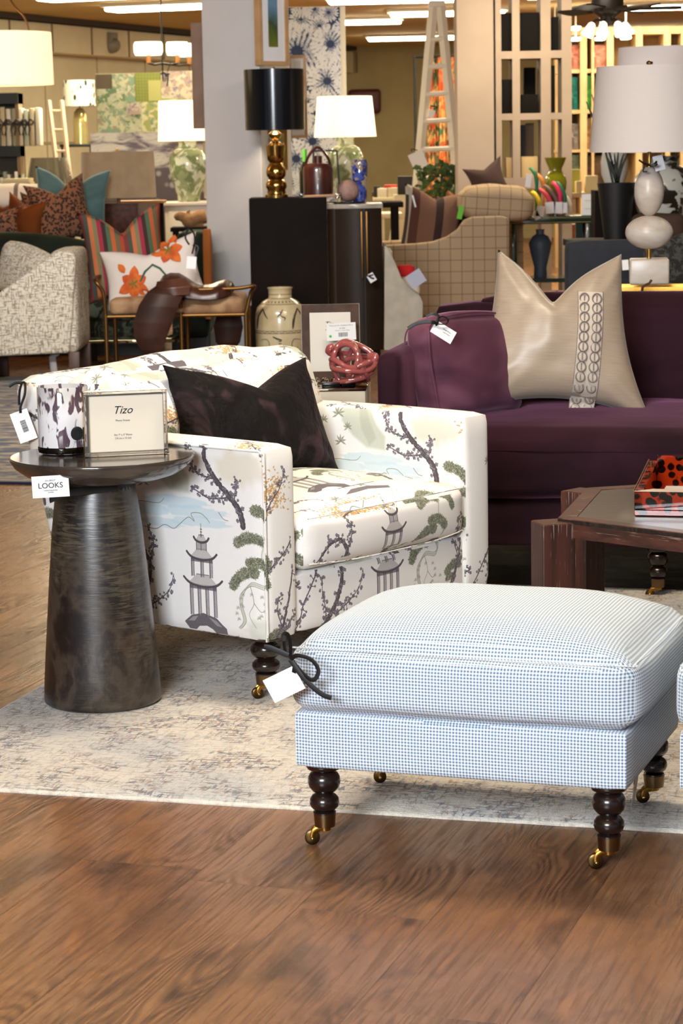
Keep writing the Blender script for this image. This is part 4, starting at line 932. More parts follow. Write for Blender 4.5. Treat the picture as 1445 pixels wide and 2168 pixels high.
# ------------------------------------------------------------------ white pedestal table with frame and knot
wt = thing('pedestal_table', 'white square pedestal table with mirrored top left of the purple sofa', 'table', (-.20, 7.52, 0), R(-3))
MB().b2((0, 0, .0), (.285, .46, .540)).build('body', mat('cream_lacquer', (230, 224, 212), .35), wt, bevel=.003)
MB().b2((-.002, -.002, .540), (.287, .462, .546)).build('mirror_top', mat('amber_mirror', (150, 140, 112), .04, 1.0), wt, bevel=.001)
WT = .546
q = spot(701, 770, 7.80)
pf2 = thing('photo_frame', 'large acrylic photo frame with walnut border and white insert beside the pink glass knot', 'photo frame', (q.x, 7.80, WT), R(-4), rot=(R(-6), 0, R(2)))
fw, fh = .196, .258
MB().b2((-fw / 2, 0, 0), (fw / 2, .012, fh)).build('border', mat('walnut_border', (84, 58, 44), .5, 0, (66, 46, 36), 20, spec=.2), pf2, smooth=0, bevel=.0006)
ins = MB().b2((-fw / 2 + .028, -.0012, .032), (fw / 2 - .030, 0, fh - .028)).build('insert', mat('white_insert', (232, 226, 216), .7), pf2, smooth=0)
text('Tizo', .024, M_blackink, ins, (.0, -.0016, .190), (R(90), 0, 0), shear=.35); text('Photo Frame', .006, M_greyink, ins, (-.002, -.0016, .171), (R(90), 0, 0))
MB().tube([(-fw / 2, -.001, 0), (-fw / 2, -.001, fh), (fw / 2, -.001, fh), (fw / 2, -.001, 0)], .0014, 6).build('clear_edge', mat('bright_edge', (200, 190, 176), .1, .3), pf2)
q = spot(722, 702, 7.74)
card('frame_label', 'white price label with barcode in front of the walnut photo frame', q, .098, .058, (0, R(-2), R(2)), lines=[('Thank you for shopping with us', .0062, 0, .021, M_greyink), ('$119.00', .0058, .004, .011, M_blackink), ('Frame 5 x 7 Clear Walnut', .0045, .004, .004, M_greyink)], barcode=(.006, -.010, .030, .014, False))
o = MB().b2((-.045, -.0015, -.010), (-.035, -.001, 0)); MB().lathe([(.001, 0), (.0045, 0), (.0045, .0006), (.001, .0006)], n=14, M=Matrix.Rotation(R(90), 3, 'X')).build('green_dot', mat('green_sticker', (70, 190, 60), .6), bpy.data.objects['frame_label'], loc=(-.037, -.0012, -.014))
# crystal beads
kx = thing('crystal_chain', 'row of clear faceted crystal beads lying under the walnut photo frame', 'ornament', (spot(690, 786, 7.70).x, 7.66, WT))
for i in range(5): MB().lathe([(.001, .0), (.010, .004), (.0135, .013), (.010, .022), (.001, .026)], n=8).build('bead', M_glass, kx, smooth=0, loc=(-.062 + i * .029, .0, 0))
# black ribbon tag lying on the mirror
o = MB().box((0, 0, .008), (.06, .03, .016)).box((.055, .0, .006), (.05, .022, .012), (0, 0, .4)).build('black_box', mat('gloss_black', (14, 18, 22), .2), None, bevel=.003, loc=(spot(700, 795, 7.6).x, 7.585, WT)); tag(o, 'small black ribbon box lying left of the pink glass knot', 'box')
# pink glass knot
t = NT('pink_glass'); t.set(color=lin((205, 110, 108)), rough=.08, trans=.25, coat=1, coatr=.03, sss=.2); M_pink = t.m
kn = MB(); R0 = .066
def ring(ax, tilt, ph, r, wob, k=3):
    Mx = Matrix.Rotation(R(ph), 3, 'Z') @ Matrix.Rotation(R(tilt), 3, ax); pts = []
    for i in range(48):
        a = i / 48 * 2 * math.pi; rr = r * (1 + wob * math.cos(k * a)); pts.append(Mx @ Vector((rr * math.cos(a), rr * math.sin(a), wob * r * 1.3 * math.sin(k * a + 1))))
    return pts
for args in (('X', 20, 0, .066, .06), ('X', 78, 20, .064, .08), ('X', 62, 120, .064, .08), ('X', 5, 70, .058, .12), ('Y', 95, 10, .060, .06)): kn.tube([p * 1.1 for p in ring(*args)], .0092, 10, closed=True)
kn.tube(catmull([(-.062, 0, .03), (-.078, -.01, .04), (-.07, -.02, .055), (-.055, -.01, .05)], 6), .0115, 10); kn.tube(catmull([(.055, 0, .02), (.076, -.01, .022), (.07, -.01, .005), (.05, 0, .0)], 6), .0115, 10)
kn.tube(catmull([(-.06, -.02, -.062), (-.02, -.04, -.055), (.03, -.04, -.045), (.06, -.02, -.03)], 6), .012, 10)
o = kn.build('glass_knot', M_pink, None, smooth=80); q = spot(745, 742, 7.62); o.location = (q.x, 7.62, WT + .076)
tag(o, 'pink blown glass knot sculpture on the white pedestal table', 'sculpture')

# ================================================================== middle distance
def px(n, D): return n * D / F
def at(pxx, D, z=0): return (xat(pxx, D), D, z)

# painted floor jar
D = 13.75; jz = zat(586, 608, D)
t = NT('painted_stoneware'); oc = t.tc.outputs['Object']; s = t.sep(oc)
ang = t.math('ARCTAN2', s[1], s[0])
base = t.mix(t.smooth(t.noise(oc, 6, 3), .35, .65), lin((206, 190, 152)), lin((186, 166, 126)))
def band(z0, z1, e=.002): return t.math('MULTIPLY', t.smooth(s[2], z0 - e, z0 + e), t.math('SUBTRACT', 1, t.smooth(s[2], z1 - e, z1 + e)))
bands = [(.236, .241), (.249, .253), (.395, .399), (.425, .429), (.447, .451)]
k = None
for a, b in bands: v = band(a, b); k = v if k is None else t.math('MAXIMUM', k, v)
wav = t.math('ABSOLUTE', t.math('SUBTRACT', t.math('ADD', .245, t.math('MULTIPLY', t.math('SINE', t.math('MULTIPLY', ang, 26)), .004)), s[2])); k = t.math('MAXIMUM', k, t.math('LESS_THAN', wav, .0018))
dash_ = t.math('MULTIPLY', band(.405, .414), t.math('GREATER_THAN', t.math('SINE', t.math('MULTIPLY', ang, 30)), .2)); k = t.math('MAXIMUM', k, dash_)
c = t.mix(t.math('MULTIPLY', k, .8), base, lin((74, 54, 34)))
t.set(color=c, rough=.25, coat=.5); M_jar = t.m
jar = MB().lathe([(.001, 0), (.095, 0), (.112, .01), (.135, .08), (.150, .16), (.152, .25), (.150, .33), (.138, .375), (.105, .41), (.074, .425), (.068, .435), (.070, .475), (.076, .483), (.074, .487), (.06, .485), (.058, .44)], n=48).build('floor_jar', M_jar, None, smooth=50, loc=at(586, D))
jar.scale = (1, 1, jz / .487); tag(jar, 'cream stoneware jar painted with dark brown brush marks beside the dark cabinet', 'jar')
def jr(z):
    P = [(.135, .08), (.150, .16), (.152, .25), (.150, .33), (.138, .375), (.105, .41)]
    for (r0, z0), (r1, z1) in zip(P, P[1:]):
        if z <= z1: return r0 + (r1 - r0) * max(0, z - z0) / (z1 - z0)
    return .1
mb = MB()
def brush(pts, w):
    P = [Vector((math.sin(a) * (jr(z) + .0015), -math.cos(a) * (jr(z) + .0015), z)) for a, z in [(p.x, p.y) for p in catmull([(a, z, 0) for a, z in pts], 5)]]
    m = len(P); mb.tube(P, [w * (.35 + .65 * math.sin(math.pi * (i + .5) / m)) for i in range(m)], 6, flat=.8, up=(0, 1, 0))
for a0 in (-.85, .75):
    brush([(a0 - .25, .262), (a0 - .2, .32), (a0 + .05, .375)], .007); brush([(a0 + .35, .32), (a0 + .2, .345), (a0 + .05, .375)], .005); brush([(a0 + .02, .37), (a0 - .12, .34), (a0 - .22, .27)], .004)
brush([(-.1, .33), (.02, .35), (.12, .37)], .005); brush([(-.02, .36), (.05, .335), (.2, .325), (.16, .31)], .004)
for i in range(5): brush([(-.08, .165 - i * .013 + .03), (.04, .166 - i * .013 + .03)], .0035)
brush([(-.3, .222), (-.12, .21), (.06, .202)], .006); brush([(-.3, .115), (0, .122), (.2, .112)], .006)
for sx in (-1, 1): brush([(sx * .9, .20), (sx * .55, .205), (sx * .45, .17), (sx * .62, .15), (sx * .75, .165)], .0022)
mb.build('brush_marks', mat('dark_brown_glaze', (40, 28, 20), .3), jar, smooth=80)

# cabinets
M_cab = mat('dark_hide_cabinet', (26, 16, 12), .7, 0, (18, 11, 9), 3, spec=.12); M_cab2 = mat('bronze_brown_lacquer', (44, 30, 20), .4, 0, (36, 25, 17), 2, spec=.2)
D = 14.75
x0, x1, x2 = xat(524, D) , xat(689, D), xat(806, D)
z1 = zat(606, 419, D)
cb = thing('storage_cabinet', 'tall plain black brown cabinet carrying the brass lamp', 'cabinet', (x0, D, 0))
MB().b2((0, 0, .06), (x1 - x0, .42, z1)).build('body', M_cab, cb, bevel=.004); MB().b2((.02, .02, 0), (x1 - x0 - .02, .40, .06)).build('plinth', M_black, cb, smooth=0)
cb2 = thing('bar_cabinet', 'rounded bronze brown cabinet with marble top and long gold door handles', 'cabinet', (x1 + .002, D, 0))
w2 = x2 - x1 - .004; z2 = zat(745, 432, D)
def plan(off=0, top=0):
    P = [(0 - off, .42 + off), (0 - off, .03)]
    for i in range(9): a = i / 8 * math.pi / 2; P.append((.05 - math.cos(a) * (.05 + off), .03 - math.sin(a) * (.05 + off) + .0))
    for i in range(9): u = i / 8; P.append((.05 + (w2 - .05 + off) * u, -.02 - off + .0 - .035 * math.sin(u * math.pi)))
    P.append((w2 + off, .42 + off)); return P
MB().prism(plan(), .05, z2 - .028).build('body', M_cab2, cb2, smooth=30)
MB().prism(plan(.008), z2 - .028, z2).build('marble_top', mat('grey_marble', (186, 176, 164), .2, 0, (150, 140, 130), 10), cb2, bevel=.003)
MB().prism(plan(-.02), 0, .05).build('plinth', M_black, cb2, smooth=0)
hx = xat(765, D) - x1; zt, zb = zat(765, 447, D), zat(765, 588, D)
for i, hx_ in enumerate((hx - .010, hx + .022)):
    d_ = MB(); d_.b2((hx_ - .006, -.092, zb), (hx_ + .006, -.078, zt)); d_.b2((hx_ - .006, -.08, zt - .015), (hx_ + .006, -.03, zt)); d_.b2((hx_ - .006, -.08, zb), (hx_ + .006, -.03, zb + .015)); d_.build('handle', M_antique, cb2, bevel=.002)
MB().b2((hx + .005, -.062, .06), (hx + .009, -.055, z2 - .03)).build('door_gap', M_black, cb2, smooth=0)
q = spot(786, 588, 14.6); card('cabinet_tag', 'small white tag with black ribbon hanging on the gold cabinet handle', q, .045, .055, (0, R(-30), 0), ribbon=[([(-.01, -.008, .02), (0, -.012, .0), (.012, -.01, -.012)], .010), ([(-.02, -.006, .03), (-.01, -.008, .02), (.02, -.008, .012)], .008)])

# brass lamp with black shade
M_gloss = mat('gloss_black_shade', (8, 10, 18), .16, 0)
D = 14.9; q = at(583, D, z1); K = D / F
bl = thing('table_lamp', 'brass urn table lamp with glossy black drum shade on the dark cabinet', 'lamp', q)
def zz(y): return zat(583, y, D) - z1
prof = [(24, 419), (24, 412), (20, 410), (19, 402), (22, 396), (22, 388), (15, 380), (20, 372), (21, 362), (17, 352), (13, 345), (18, 338), (19, 328), (20, 318), (21, 308), (14, 304), (10, 300)]
MB().lathe([(.001, 0)] + [(px(a, D), zz(b)) for a, b in prof] + [(.001, zz(299))], n=32).build('base', mat('lamp_brass', (196, 156, 88), .16, 1.0), bl, smooth=50)
MB().lathe([(.001, zz(299))] + [(px(a, D), zz(b)) for a, b in ((8, 296), (13, 290), (15, 284), (9, 279), (4, 276), (4, 260))], n=24).build('neck', mat('bright_brass', (230, 200, 130), .15, 1.0), bl, smooth=50)
sh = MB().lathe([(px(62, D), zz(275)), (px(63, D), zz(147)), (px(61, D), zz(147)), (px(60, D), zz(275))], n=48, close=True).build('lamp_shade', M_gloss, bl, smooth=50)
MB().lathe([(.001, zz(160)), (px(60, D), zz(159))], n=24).build('shade_lining', M_white, sh)
MB().ball((0, 0, zz(146)), .012, 10, 6).build('finial', M_brass, bl); MB().lathe([(.003, zz(165)), (.003, zz(147))], n=6).build('finial_rod', M_brass, bl)
def lampbulb(name, loc, e, col=(1, .78, .5), r=.04):
    d = bpy.data.lights.new(name, 'POINT'); d.energy = e; d.color = col; d.shadow_soft_size = r; o = bpy.data.objects.new(name, d); COL.objects.link(o); o.location = loc
lampbulb('brass_lamp_bulb', (q[0], q[1], z1 + zz(230)), 14)

# cream lamp with celadon jar base, standing behind
M_lit = m_emit('lit_cream_shade', (255, 240, 206), 1.15); M_lit2 = m_emit('lit_amber_shade', (255, 230, 188), .95)
M_cel = m_spots('celadon_glaze', (206, 208, 188), (120, 132, 92), (150, 158, 120), 9, rough=.12)
def jarlamp(name, label, pxc, D, ybase, ytop_jar, wj, sh_y0, sh_y1, w0, w1, shade_m=None, m=None, grp=None):
    zb = zat(pxc, ybase, D); t = thing(name, label, 'lamp', at(pxc, D, zb), group=grp)
    H = zat(pxc, ytop_jar, D) - zb; r = px(wj, D) / 2
    MB().lathe([(.001, 0), (r * .55, 0), (r * .58, H * .03), (r * .62, H * .12), (r * .9, H * .38), (r, H * .58), (r * .97, H * .72), (r * .75, H * .84), (r * .5, H * .88), (r * .46, H * .95), (r * .5, H)], n=40).build('jar_base', m or M_cel, t, smooth=50)
    z0, z1_ = zat(pxc, sh_y0, D) - zb, zat(pxc, sh_y1, D) - zb
    MB().lathe([(.006, H), (.006, z1_ - .01)], n=10).build('rod', M_brass, t)
    s_ = MB().lathe([(px(w0, D) / 2, z0), (px(w1, D) / 2, z1_), (px(w1, D) / 2 - .003, z1_), (px(w0, D) / 2 - .003, z0)], n=48, close=True).build('lamp_shade', shade_m or M_lit, t, smooth=50)
    MB().lathe([(.001, z1_ - .012), (px(w1, D) / 2 - .002, z1_ - .010)], n=24).build('shade_spider', M_white, s_)
    return t
D = 17.5
ZT = zat(735, 428, D)
jarlamp('table_lamp', 'white shaded lamp with pale green jar base behind the pink sphere', 731, D, 428, 291, 76, 290, 204, 130, 114)
tb_ = thing('display_table', 'table behind the dark cabinet carrying the pale green lamp', 'table', (xat(731, D), D, 0)); MB().b2((-.35, -.25, ZT - .04), (.42, .3, ZT)).build('top', M_cab, tb_, bevel=.004)
for x in (-.3, .36):
    for y in (-.2, .25): MB().box((x, y, (ZT - .04) / 2), (.05, .05, ZT - .04)).build('leg', M_cab, tb_)
# things on the cabinets
D = 14.8
def sit(pxc, D, z): return (xat(pxc, D), D, z)
b = thing('wine_bottle', 'dark wine bottle with bright green capsule behind the leather ice bucket', 'bottle', sit(644, 15.0, z1))
bz = zat(644, 316, 15.0) - z1
MB().lathe([(.001, 0), (.036, 0), (.037, bz * .5), (.030, bz * .62), (.014, bz * .72), (.013, bz * .78)], n=20).build('glass', mat('dark_green_glass', (30, 34, 14), .08, coat=1), b)
MB().lathe([(.0145, bz * .74), (.0145, bz), (.001, bz)], n=20).build('capsule', mat('green_capsule', (96, 190, 60), .3), b)
D = 14.9; b = thing('ice_bucket', 'brown leather ice bucket with arched handle on the dark cabinet', 'bucket', sit(672, D, z1)); h = zat(672, 352, D) - z1
M_lea = mat('brown_leather', (78, 34, 26), .3, 0, (58, 24, 20), 6, coat=.3)
MB().lathe([(.001, 0), (px(31, D), 0), (px(32, D), h * .9), (px(30, D), h), (.001, h)], n=36).build('body', M_lea, b, bevel=0)
MB().lathe([(.001, h), (px(28, D), h), (px(26, D), h * 1.08), (px(9, D), h * 1.12), (px(9, D), h * 1.34), (.001, h * 1.36)], n=30).build('lid', M_lea, b)
MB().tube(catmull([(-px(26, D), -.01, h * .8), (-px(22, D), -.02, h * 1.25), (0, -.02, h * 1.62), (px(22, D), -.02, h * 1.25), (px(26, D), -.01, h * .8)], 6), .0095, 8).build('handle', M_lea, b)
# wooden rolling bar on clear stands
b = thing('wooden_rod', 'pale wooden rod held on two clear acrylic stands before the leather bucket', 'ornament', sit(675, 14.79, z1 if False else z2)); L = px(60, 14.95)
o_ = z1 - z2
MB().tube([(-.10, -.0, .05 + o_ * .0), (.10, 0, .056)], .009, 10).build('rod', mat('pale_wood', (196, 150, 116), .6), b)
for x in (-.115, .115): MB().b2((x - .016, -.016, 0 if x > 0 else o_), (x + .016, .016, .07)).build('stand', M_glass, b, bevel=.002)
b = thing('rope_sphere', 'rough pink beige sphere on a dark plate on the marble cabinet top', 'ornament', sit(735, 14.86, z2))
MB().ball((0, 0, px(23, D) + .012), px(23, D), 30, 18).build('sphere', mat('pink_beige_sphere', (176, 140, 130), .7, 0, (150, 116, 108), 14, bump=(60, .6, .01)), b); MB().lathe([(.001, 0), (.09, 0), (.1, .008), (.1, .014), (.001, .012)], n=28).build('plate', M_black, b)
b = MB(); vh = zat(760, 338, 14.9) - z2; b.lathe([(.001, 0), (.040, 0), (.044, .01), (.046, vh * .25), (.050, vh * .6), (.052, vh * .9), (.045, vh), (.04, vh), (.046, vh * .9), (.04, .02), (.001, .015)], n=30)
o = b.build('blue_vase', m_spots('cobalt_art_glass', (70, 88, 170), (30, 40, 110), (170, 150, 130), 16, rough=.06, k=dict(coat=1.0)), None, smooth=50, loc=sit(760, 14.9, z2)); tag(o, 'cobalt blue speckled glass vase at the right end of the cabinet top', 'vase')
b = MB(); 
for s_ in (-1, 1): b.tube([(s_ * .09, 0, 0), (s_ * .075, 0, .29)], .006, 6)
b.tube([(-.075, 0, .29), (.075, 0, .29)], .006, 6); o = b.build('wire_stand', M_black, None, loc=sit(688, 15.1, z1)); tag(o, 'thin black wire stand behind the leather ice bucket', 'stand')

# pictures and boards around the column
def picture(name, label, pts, D, frame_m, mat_m, art_m, fwid=.03, th=.04, rz=0, matw=.0, cat='picture'):
    """pts = px left, top, right, bottom measured at distance D"""
    l, t_, r, b_ = pts; a = spot(l, t_, D); c = spot(r, b_, D); w = (c.x - a.x) / math.cos(rz); h = a.z - c.z
    t = thing(name, label, cat, ((a.x + c.x) / 2, D, c.z), rz)
    mb = MB()
    for lo, hi in (((-w / 2, 0, 0), (w / 2, th, fwid)), ((-w / 2, 0, h - fwid), (w / 2, th, h)), ((-w / 2, 0, fwid), (-w / 2 + fwid, th, h - fwid)), ((w / 2 - fwid, 0, fwid), (w / 2, th, h - fwid))): mb.b2(lo, hi)
    mb.build('frame', frame_m, t, smooth=0, bevel=.002)
    if matw: MB().b2((-w / 2 + fwid, .012, fwid), (w / 2 - fwid, .02, h - fwid)).build('mount', mat_m, t, smooth=0)
    MB().b2((-w / 2 + fwid + matw, .009, fwid + matw * 1.5), (w / 2 - fwid - matw, .014, h - fwid - matw)).build('artwork', art_m, t, smooth=0)
    return t
M_pine_f = mat('pale_pine_frame', (206, 164, 118), .5, 0, (190, 148, 104), 8)
t = NT('green_blue_landscape'); oc = t.tc.outputs['Object']; s = t.sep(oc)
n1 = t.noise(t.map(oc, (5, 5, 3)), 1, 4, .6, .6)
c = t.ramp(t.math('ADD', t.math('MULTIPLY', s[2], 1.4), t.math('MULTIPLY', n1, .5)), [(.25, lin((150, 140, 40))), (.5, lin((96, 110, 40))), (.62, lin((60, 80, 50))), (.8, lin((110, 150, 180)))])
t.set(color=c, rough=.5); M_land = t.m
picture('framed_painting', 'framed green and blue landscape painting on the corner of the white column', (547, -40, 612, 138), 15.28, M_pine_f, M_white, M_land, .028, .05, R(43), .06)
picture('framed_print', 'slim pine framed white print behind the black lamp shade', (608, 117, 651, 292), 16.1, M_pine_f, M_white, mat('off_white_art', (224, 220, 216), .7), .02, .03, 0, .02)
picture('gilt_mirror', 'small gilt framed mirror behind the brass lamp base', (556, 275, 609, 360), 15.42, M_gold, M_white, M_mirror, .025, .03, R(40), .0, 'mirror')
# floral wallpaper board: drawn with petals of dark blue dabs
D = 18.2; a, c = spot(608, 15, D), spot(737, 420, D)
fb = thing('wallpaper_board', 'tall display board papered with navy and white chrysanthemums', 'display board', (a.x, D, 0)); w = c.x - a.x
MB().b2((0, 0, 0), (w, .05, a.z)).build('board', mat('cream_board_edge', (232, 222, 204), .7), fb, smooth=0)
M_chr = m_mums(w, a.z)
MB().b2((0, -.006, .1), (w - px(11, D), 0, a.z - .005)).build('wallpaper', M_chr, fb, smooth=0)

# brown wooden frame hanging left of the column
D = 15.9; a, c = spot(403, 48, D), spot(433, 272, D)
wf = thing('tall_wooden_frame', 'tall narrow brown wooden frame with dark panes left of the white column', 'frame', (a.x, D, c.z)); h = a.z - c.z
MB().b2((0, 0, 0), (px(23, D), .05, h)).build('frame', mat('taupe_wood', (150, 120, 98), .6, 0, (136, 106, 86), 6), wf, bevel=.003)
for a_, b_ in ((.03, .47), (.5, .97)): MB().b2((px(23, D), .005, h * a_), (px(30, D), .045, h * b_)).build('pane', M_black, wf, smooth=0)

# ------------------------------------------------------------------ bench with pillows and saddle
D = 13.4; s = D / F
M_hide = mat('tan_hide', (176, 140, 104), .8, 0, (130, 92, 62), 7, bump=(80, .4, .004))
bn = thing('bench', 'brass framed bench with tan hide seat holding the striped pillow and saddle', 'bench', at(362, D))
zs_ = zat(300, 668, D); zt_ = zat(300, 632, D); xl, xr = xat(212, D) - xat(362, D), xat(512, D) - xat(362, D); BD = .55
rbox((xl + .02, .0, zs_), (xr - .35, BD, zt_), .03, 10, (0, 0, .01, 0, 0, .02)).build('seat', M_hide, bn, merge=True, smooth=60)
rbox((xr - .37, .0, zs_ - .01), (xr - .01, BD, zt_ - .0), .03, 10, (0, 0, .01, 0, 0, .02)).build('seat', M_hide, bn, merge=True, smooth=60)
for x in (xl, xr - .375, xr):
    for y in (.0, BD): MB().tube([(x, y, 0), (x, y, zs_ + .01)], .013, 10).build('leg', M_antique, bn)
MB().tube([(xl, 0, zs_ - .005), (xr, 0, zs_ - .005)], .01, 8).tube([(xl, BD, zs_ - .005), (xr, BD, zs_ - .005)], .01, 8).build('rail', M_antique, bn)
MB().tube(catmull([(xr - .375, .0, zs_ + .04), (xr - .37, -.01, zt_ + .03), (xr - .3, -.02, zt_ + .045), (xr - .05, -.02, zt_ + .05), (xr + .05, -.01, zt_ + .06), (xr + .03, .02, zt_ + .02), (xr, .02, zs_)], 6), .012, 10).build('armrest', M_antique, bn)
MB().tube(catmull([(xl, 0, zs_), (xl - .01, -.01, zt_ + .04), (xl - .055, -.0, zt_ + .11), (xl - .05, .2, zt_ + .12), (xl - .02, .5, zt_ + .1), (xl, BD, zs_)], 6), .012, 10).build('armrest', M_antique, bn)
def setpillow(name, label, pb, xc, yb, D, w, h, th, m, chop=.06, rz=0, tilt=-14, roll=0, seed=1, ear=.03, n=24, zb=None):
    z = zat(xc, yb, D) if zb is None else zb
    o = pb if pb else pillow(w, h, th, chop, ear, n, seed, .008)
    o = o.build(name, m, None, merge=True, smooth=180, loc=(xat(xc, D), D, z)); o.rotation_mode = 'ZXY'; o.rotation_euler = (R(tilt), R(roll), R(rz))
    return tag(o, label, 'pillow')
ST = [(150, 62, 36), (96, 88, 60), (176, 84, 44), (70, 92, 66), (54, 34, 30), (150, 40, 60), (120, 112, 80), (186, 104, 60), (64, 70, 60), (110, 44, 44)]
setpillow('striped_pillow', 'striped orange, green and pink pillow standing behind the lily pillow on the bench', None, 268, 634, 13.68, .50, .55, .2, m_stripes('serape_stripes', ST, .024), .13, 8, -8, -7, 3)
t = NT('lily_linen'); uv = t.tc.outputs['UV']; t.set(color=t.mix(t.math('MULTIPLY', t.noise(uv, 300, 2), .3), lin((224, 212, 202)), lin((196, 184, 176))), rough=.9)
lpw, lph = .60, .37; lb_ = pillow(lpw, lph, .18, .06, .03, 34, 5, .008)
lily = setpillow('lily_pillow', 'white lumbar pillow printed with two orange lilies in front of the striped pillow', lb_, 322, 640, 13.50, lpw, lph, .16, t.m, .06, -6, -16, -9, 5)
def on_pillow(pb, n, pts, off=.003):
    V = pb.v[:n * n]
    def y(x, z):
        c = sorted(((v[0] - x) ** 2 + (v[2] - z) ** 2, v[1]) for v in V)[:3]; w = [1 / (a + 1e-7) for a, _ in c]; return sum(a * b[1] for a, b in zip(w, c)) / sum(w)
    return [(x, y(x, z) - off, z) for x, z in pts]
def petal(mb, x, z, a, L, w, off):
    P = []; N = 7
    for i in range(N + 1): u = i / N; r_ = w * math.sin(math.pi * min(1, u * .97 + .03)) ** .8; P.append((u * L, r_ * .5))
    pts = [(x + math.cos(a) * p - math.sin(a) * q, z + math.sin(a) * p + math.cos(a) * q) for p, q in P] + [(x + math.cos(a) * p + math.sin(a) * q, z + math.sin(a) * p - math.cos(a) * q) for p, q in P[::-1][1:-1]]
    q = on_pillow(lb_, 34, pts, off); k = len(mb.v); m_ = len(q); mid = on_pillow(lb_, 34, [(x + math.cos(a) * L * .5, z + math.sin(a) * L * .5)], off + .001)[0]
    mb.add(q + [mid], [(i, (i + 1) % m_, m_) for i in range(m_)])
for fx, fz, sc_, a0 in ((-.10, .115, 1.0, .3), (.13, .275, 1.0, .1)):
    mb = MB()
    for k in range(6): petal(mb, fx, fz, a0 + k * 1.047, .105 * sc_ * (1 if k % 2 else .8), .06 * sc_, .003 + k * .0004)
    if fx < 0: petal(mb, -.14, .19, 2.1, .07, .04, .004)
    mb.build('lily_flower', mat('lily_orange', (186, 74, 22), .8, 0, (214, 108, 36), 18), lily, smooth=0)
mb = MB(); mb.tube([Vector(p) for p in on_pillow(lb_, 34, [(-.06, .12), (-.02, .17), (.03, .20), (.07, .17), (.10, .12), (.11, .08)], .002)], .007, 6, flat=.4)
mb.build('lily_stem', mat('lily_green', (44, 84, 64), .8), lily)
mb = MB()
for fx, fz in ((-.10, .115), (.13, .275)):
    for k in range(5): petal(mb, fx, fz, .5 + k * 1.2, .035, .01, .008)
mb.build('lily_stamens', mat('lily_stamen', (120, 110, 40), .8), lily, smooth=0)
card('lily_tag', 'white tag with black ribbon on the right corner of the lily pillow', spot(405, 556, 13.3), .055, .07, (0, R(6), 0), ribbon=[([(-.02, 0, .10), (-.045, -.005, .14), (-.03, -.01, .19), (0, -.01, .17), (.01, -.01, .12), (.0, -.005, .05)], .010), ([(-.0, -.005, .10), (.03, -.008, .09), (.02, -.01, .04)], .010)])
# saddle, draped over the bench seat
M_sad = mat('saddle_leather', (88, 50, 34), .32, 0, (62, 34, 24), 5)
sd = thing('saddle', 'glossy brown leather riding saddle draped over the brass bench', 'saddle', (xat(405, D), D + .02, 0))
def sp(pxx, py, y=0.0): v = spot(pxx, py, D + y); return Vector((v.x - xat(405, D), y - .02, v.z))
def sheet(name, rows, m, thick=.012, nu=10):
    """leather panel through rows of (left, right, distance offset, bulge) down its length"""
    def fn(a, b):
        k = a * (len(rows) - 1); i = min(int(k), len(rows) - 2); f = k - i; f = f * f * (3 - 2 * f)
        L0, R0, y0, g0 = rows[i]; L1, R1, y1, g1 = rows[i + 1]
        L = [L0[j] + (L1[j] - L0[j]) * f for j in (0, 1)]; Rr = [R0[j] + (R1[j] - R0[j]) * f for j in (0, 1)]
        p = sp(L[0] + (Rr[0] - L[0]) * b, L[1] + (Rr[1] - L[1]) * b, y0 + (y1 - y0) * f); p.y -= (g0 + (g1 - g0) * f) * math.sin(math.pi * b); return p
    n = 6 * (len(rows) - 1) + 1
    mb = MB(); mb.grid(fn, n, nu); k = len(mb.v); mb.grid(lambda a, b: fn(a, b) + Vector((0, thick, 0)), n, nu)
    rim = [(i, 0) for i in range(n)] + [(n - 1, j) for j in range(1, nu)] + [(i, nu - 1) for i in range(n - 2, -1, -1)] + [(0, j) for j in range(nu - 2, 0, -1)]
    q = [i * nu + j for i, j in rim]; mb.f += [(q[i], q[(i + 1) % len(q)], k + q[(i + 1) % len(q)], k + q[i]) for i in range(len(q))]
    return mb.build(name, m, sd, smooth=45)
M_flap = mat('saddle_flap_leather', (64, 34, 22), .5, 0, (44, 23, 15), 6, spec=.3)
sheet('side_flap', [((340, 598), (376, 606), -.10, .02), ((312, 618), (386, 628), -.13, .03), ((294, 646), (376, 650), -.15, .03), ((282, 682), (364, 684), -.16, .025), ((284, 715), (352, 716), -.16, .02), ((298, 742), (344, 742), -.155, .012), ((312, 755), (332, 755), -.15, .004)], M_flap)
sheet('side_flap', [((462, 655), (508, 655), .52, .01), ((452, 690), (514, 692), .52, .02), ((456, 724), (508, 724), .52, .015), ((474, 746), (492, 746), .52, .003)], M_flap)
# pommel, seat and cantle as one dipped shell: rows run from front (left) to back (right)
secs = [(322, 606, 634, .02), (333, 592, 634, .05), (346, 576, 632, .08), (362, 572, 630, .10), (380, 574, 628, .11), (396, 584, 630, .12), (412, 596, 632, .12), (430, 604, 634, .12), (446, 602, 634, .12), (462, 596, 632, .12), (478, 592, 629, .10), (490, 596, 624, .07), (496, 606, 618, .03)]
def shell(a, b):
    k = a * (len(secs) - 1); i = min(int(k), len(secs) - 2); f = k - i
    x, t0, b0, hw = [secs[i][j] + (secs[i + 1][j] - secs[i][j]) * f for j in range(4)]
    th = math.pi * (b * 1.0); T_p = sp(x, t0, .10); B_p = sp(x, b0, -.06)
    h = T_p.z - B_p.z; c_y = .10; return Vector((T_p.x, c_y - math.cos(th) * hw * 1.6, B_p.z + h * max(0, math.sin(th)) ** .7))
mb = MB(); mb.grid(shell, 49, 17); k = len(mb.v); n_, m_ = 49, 17
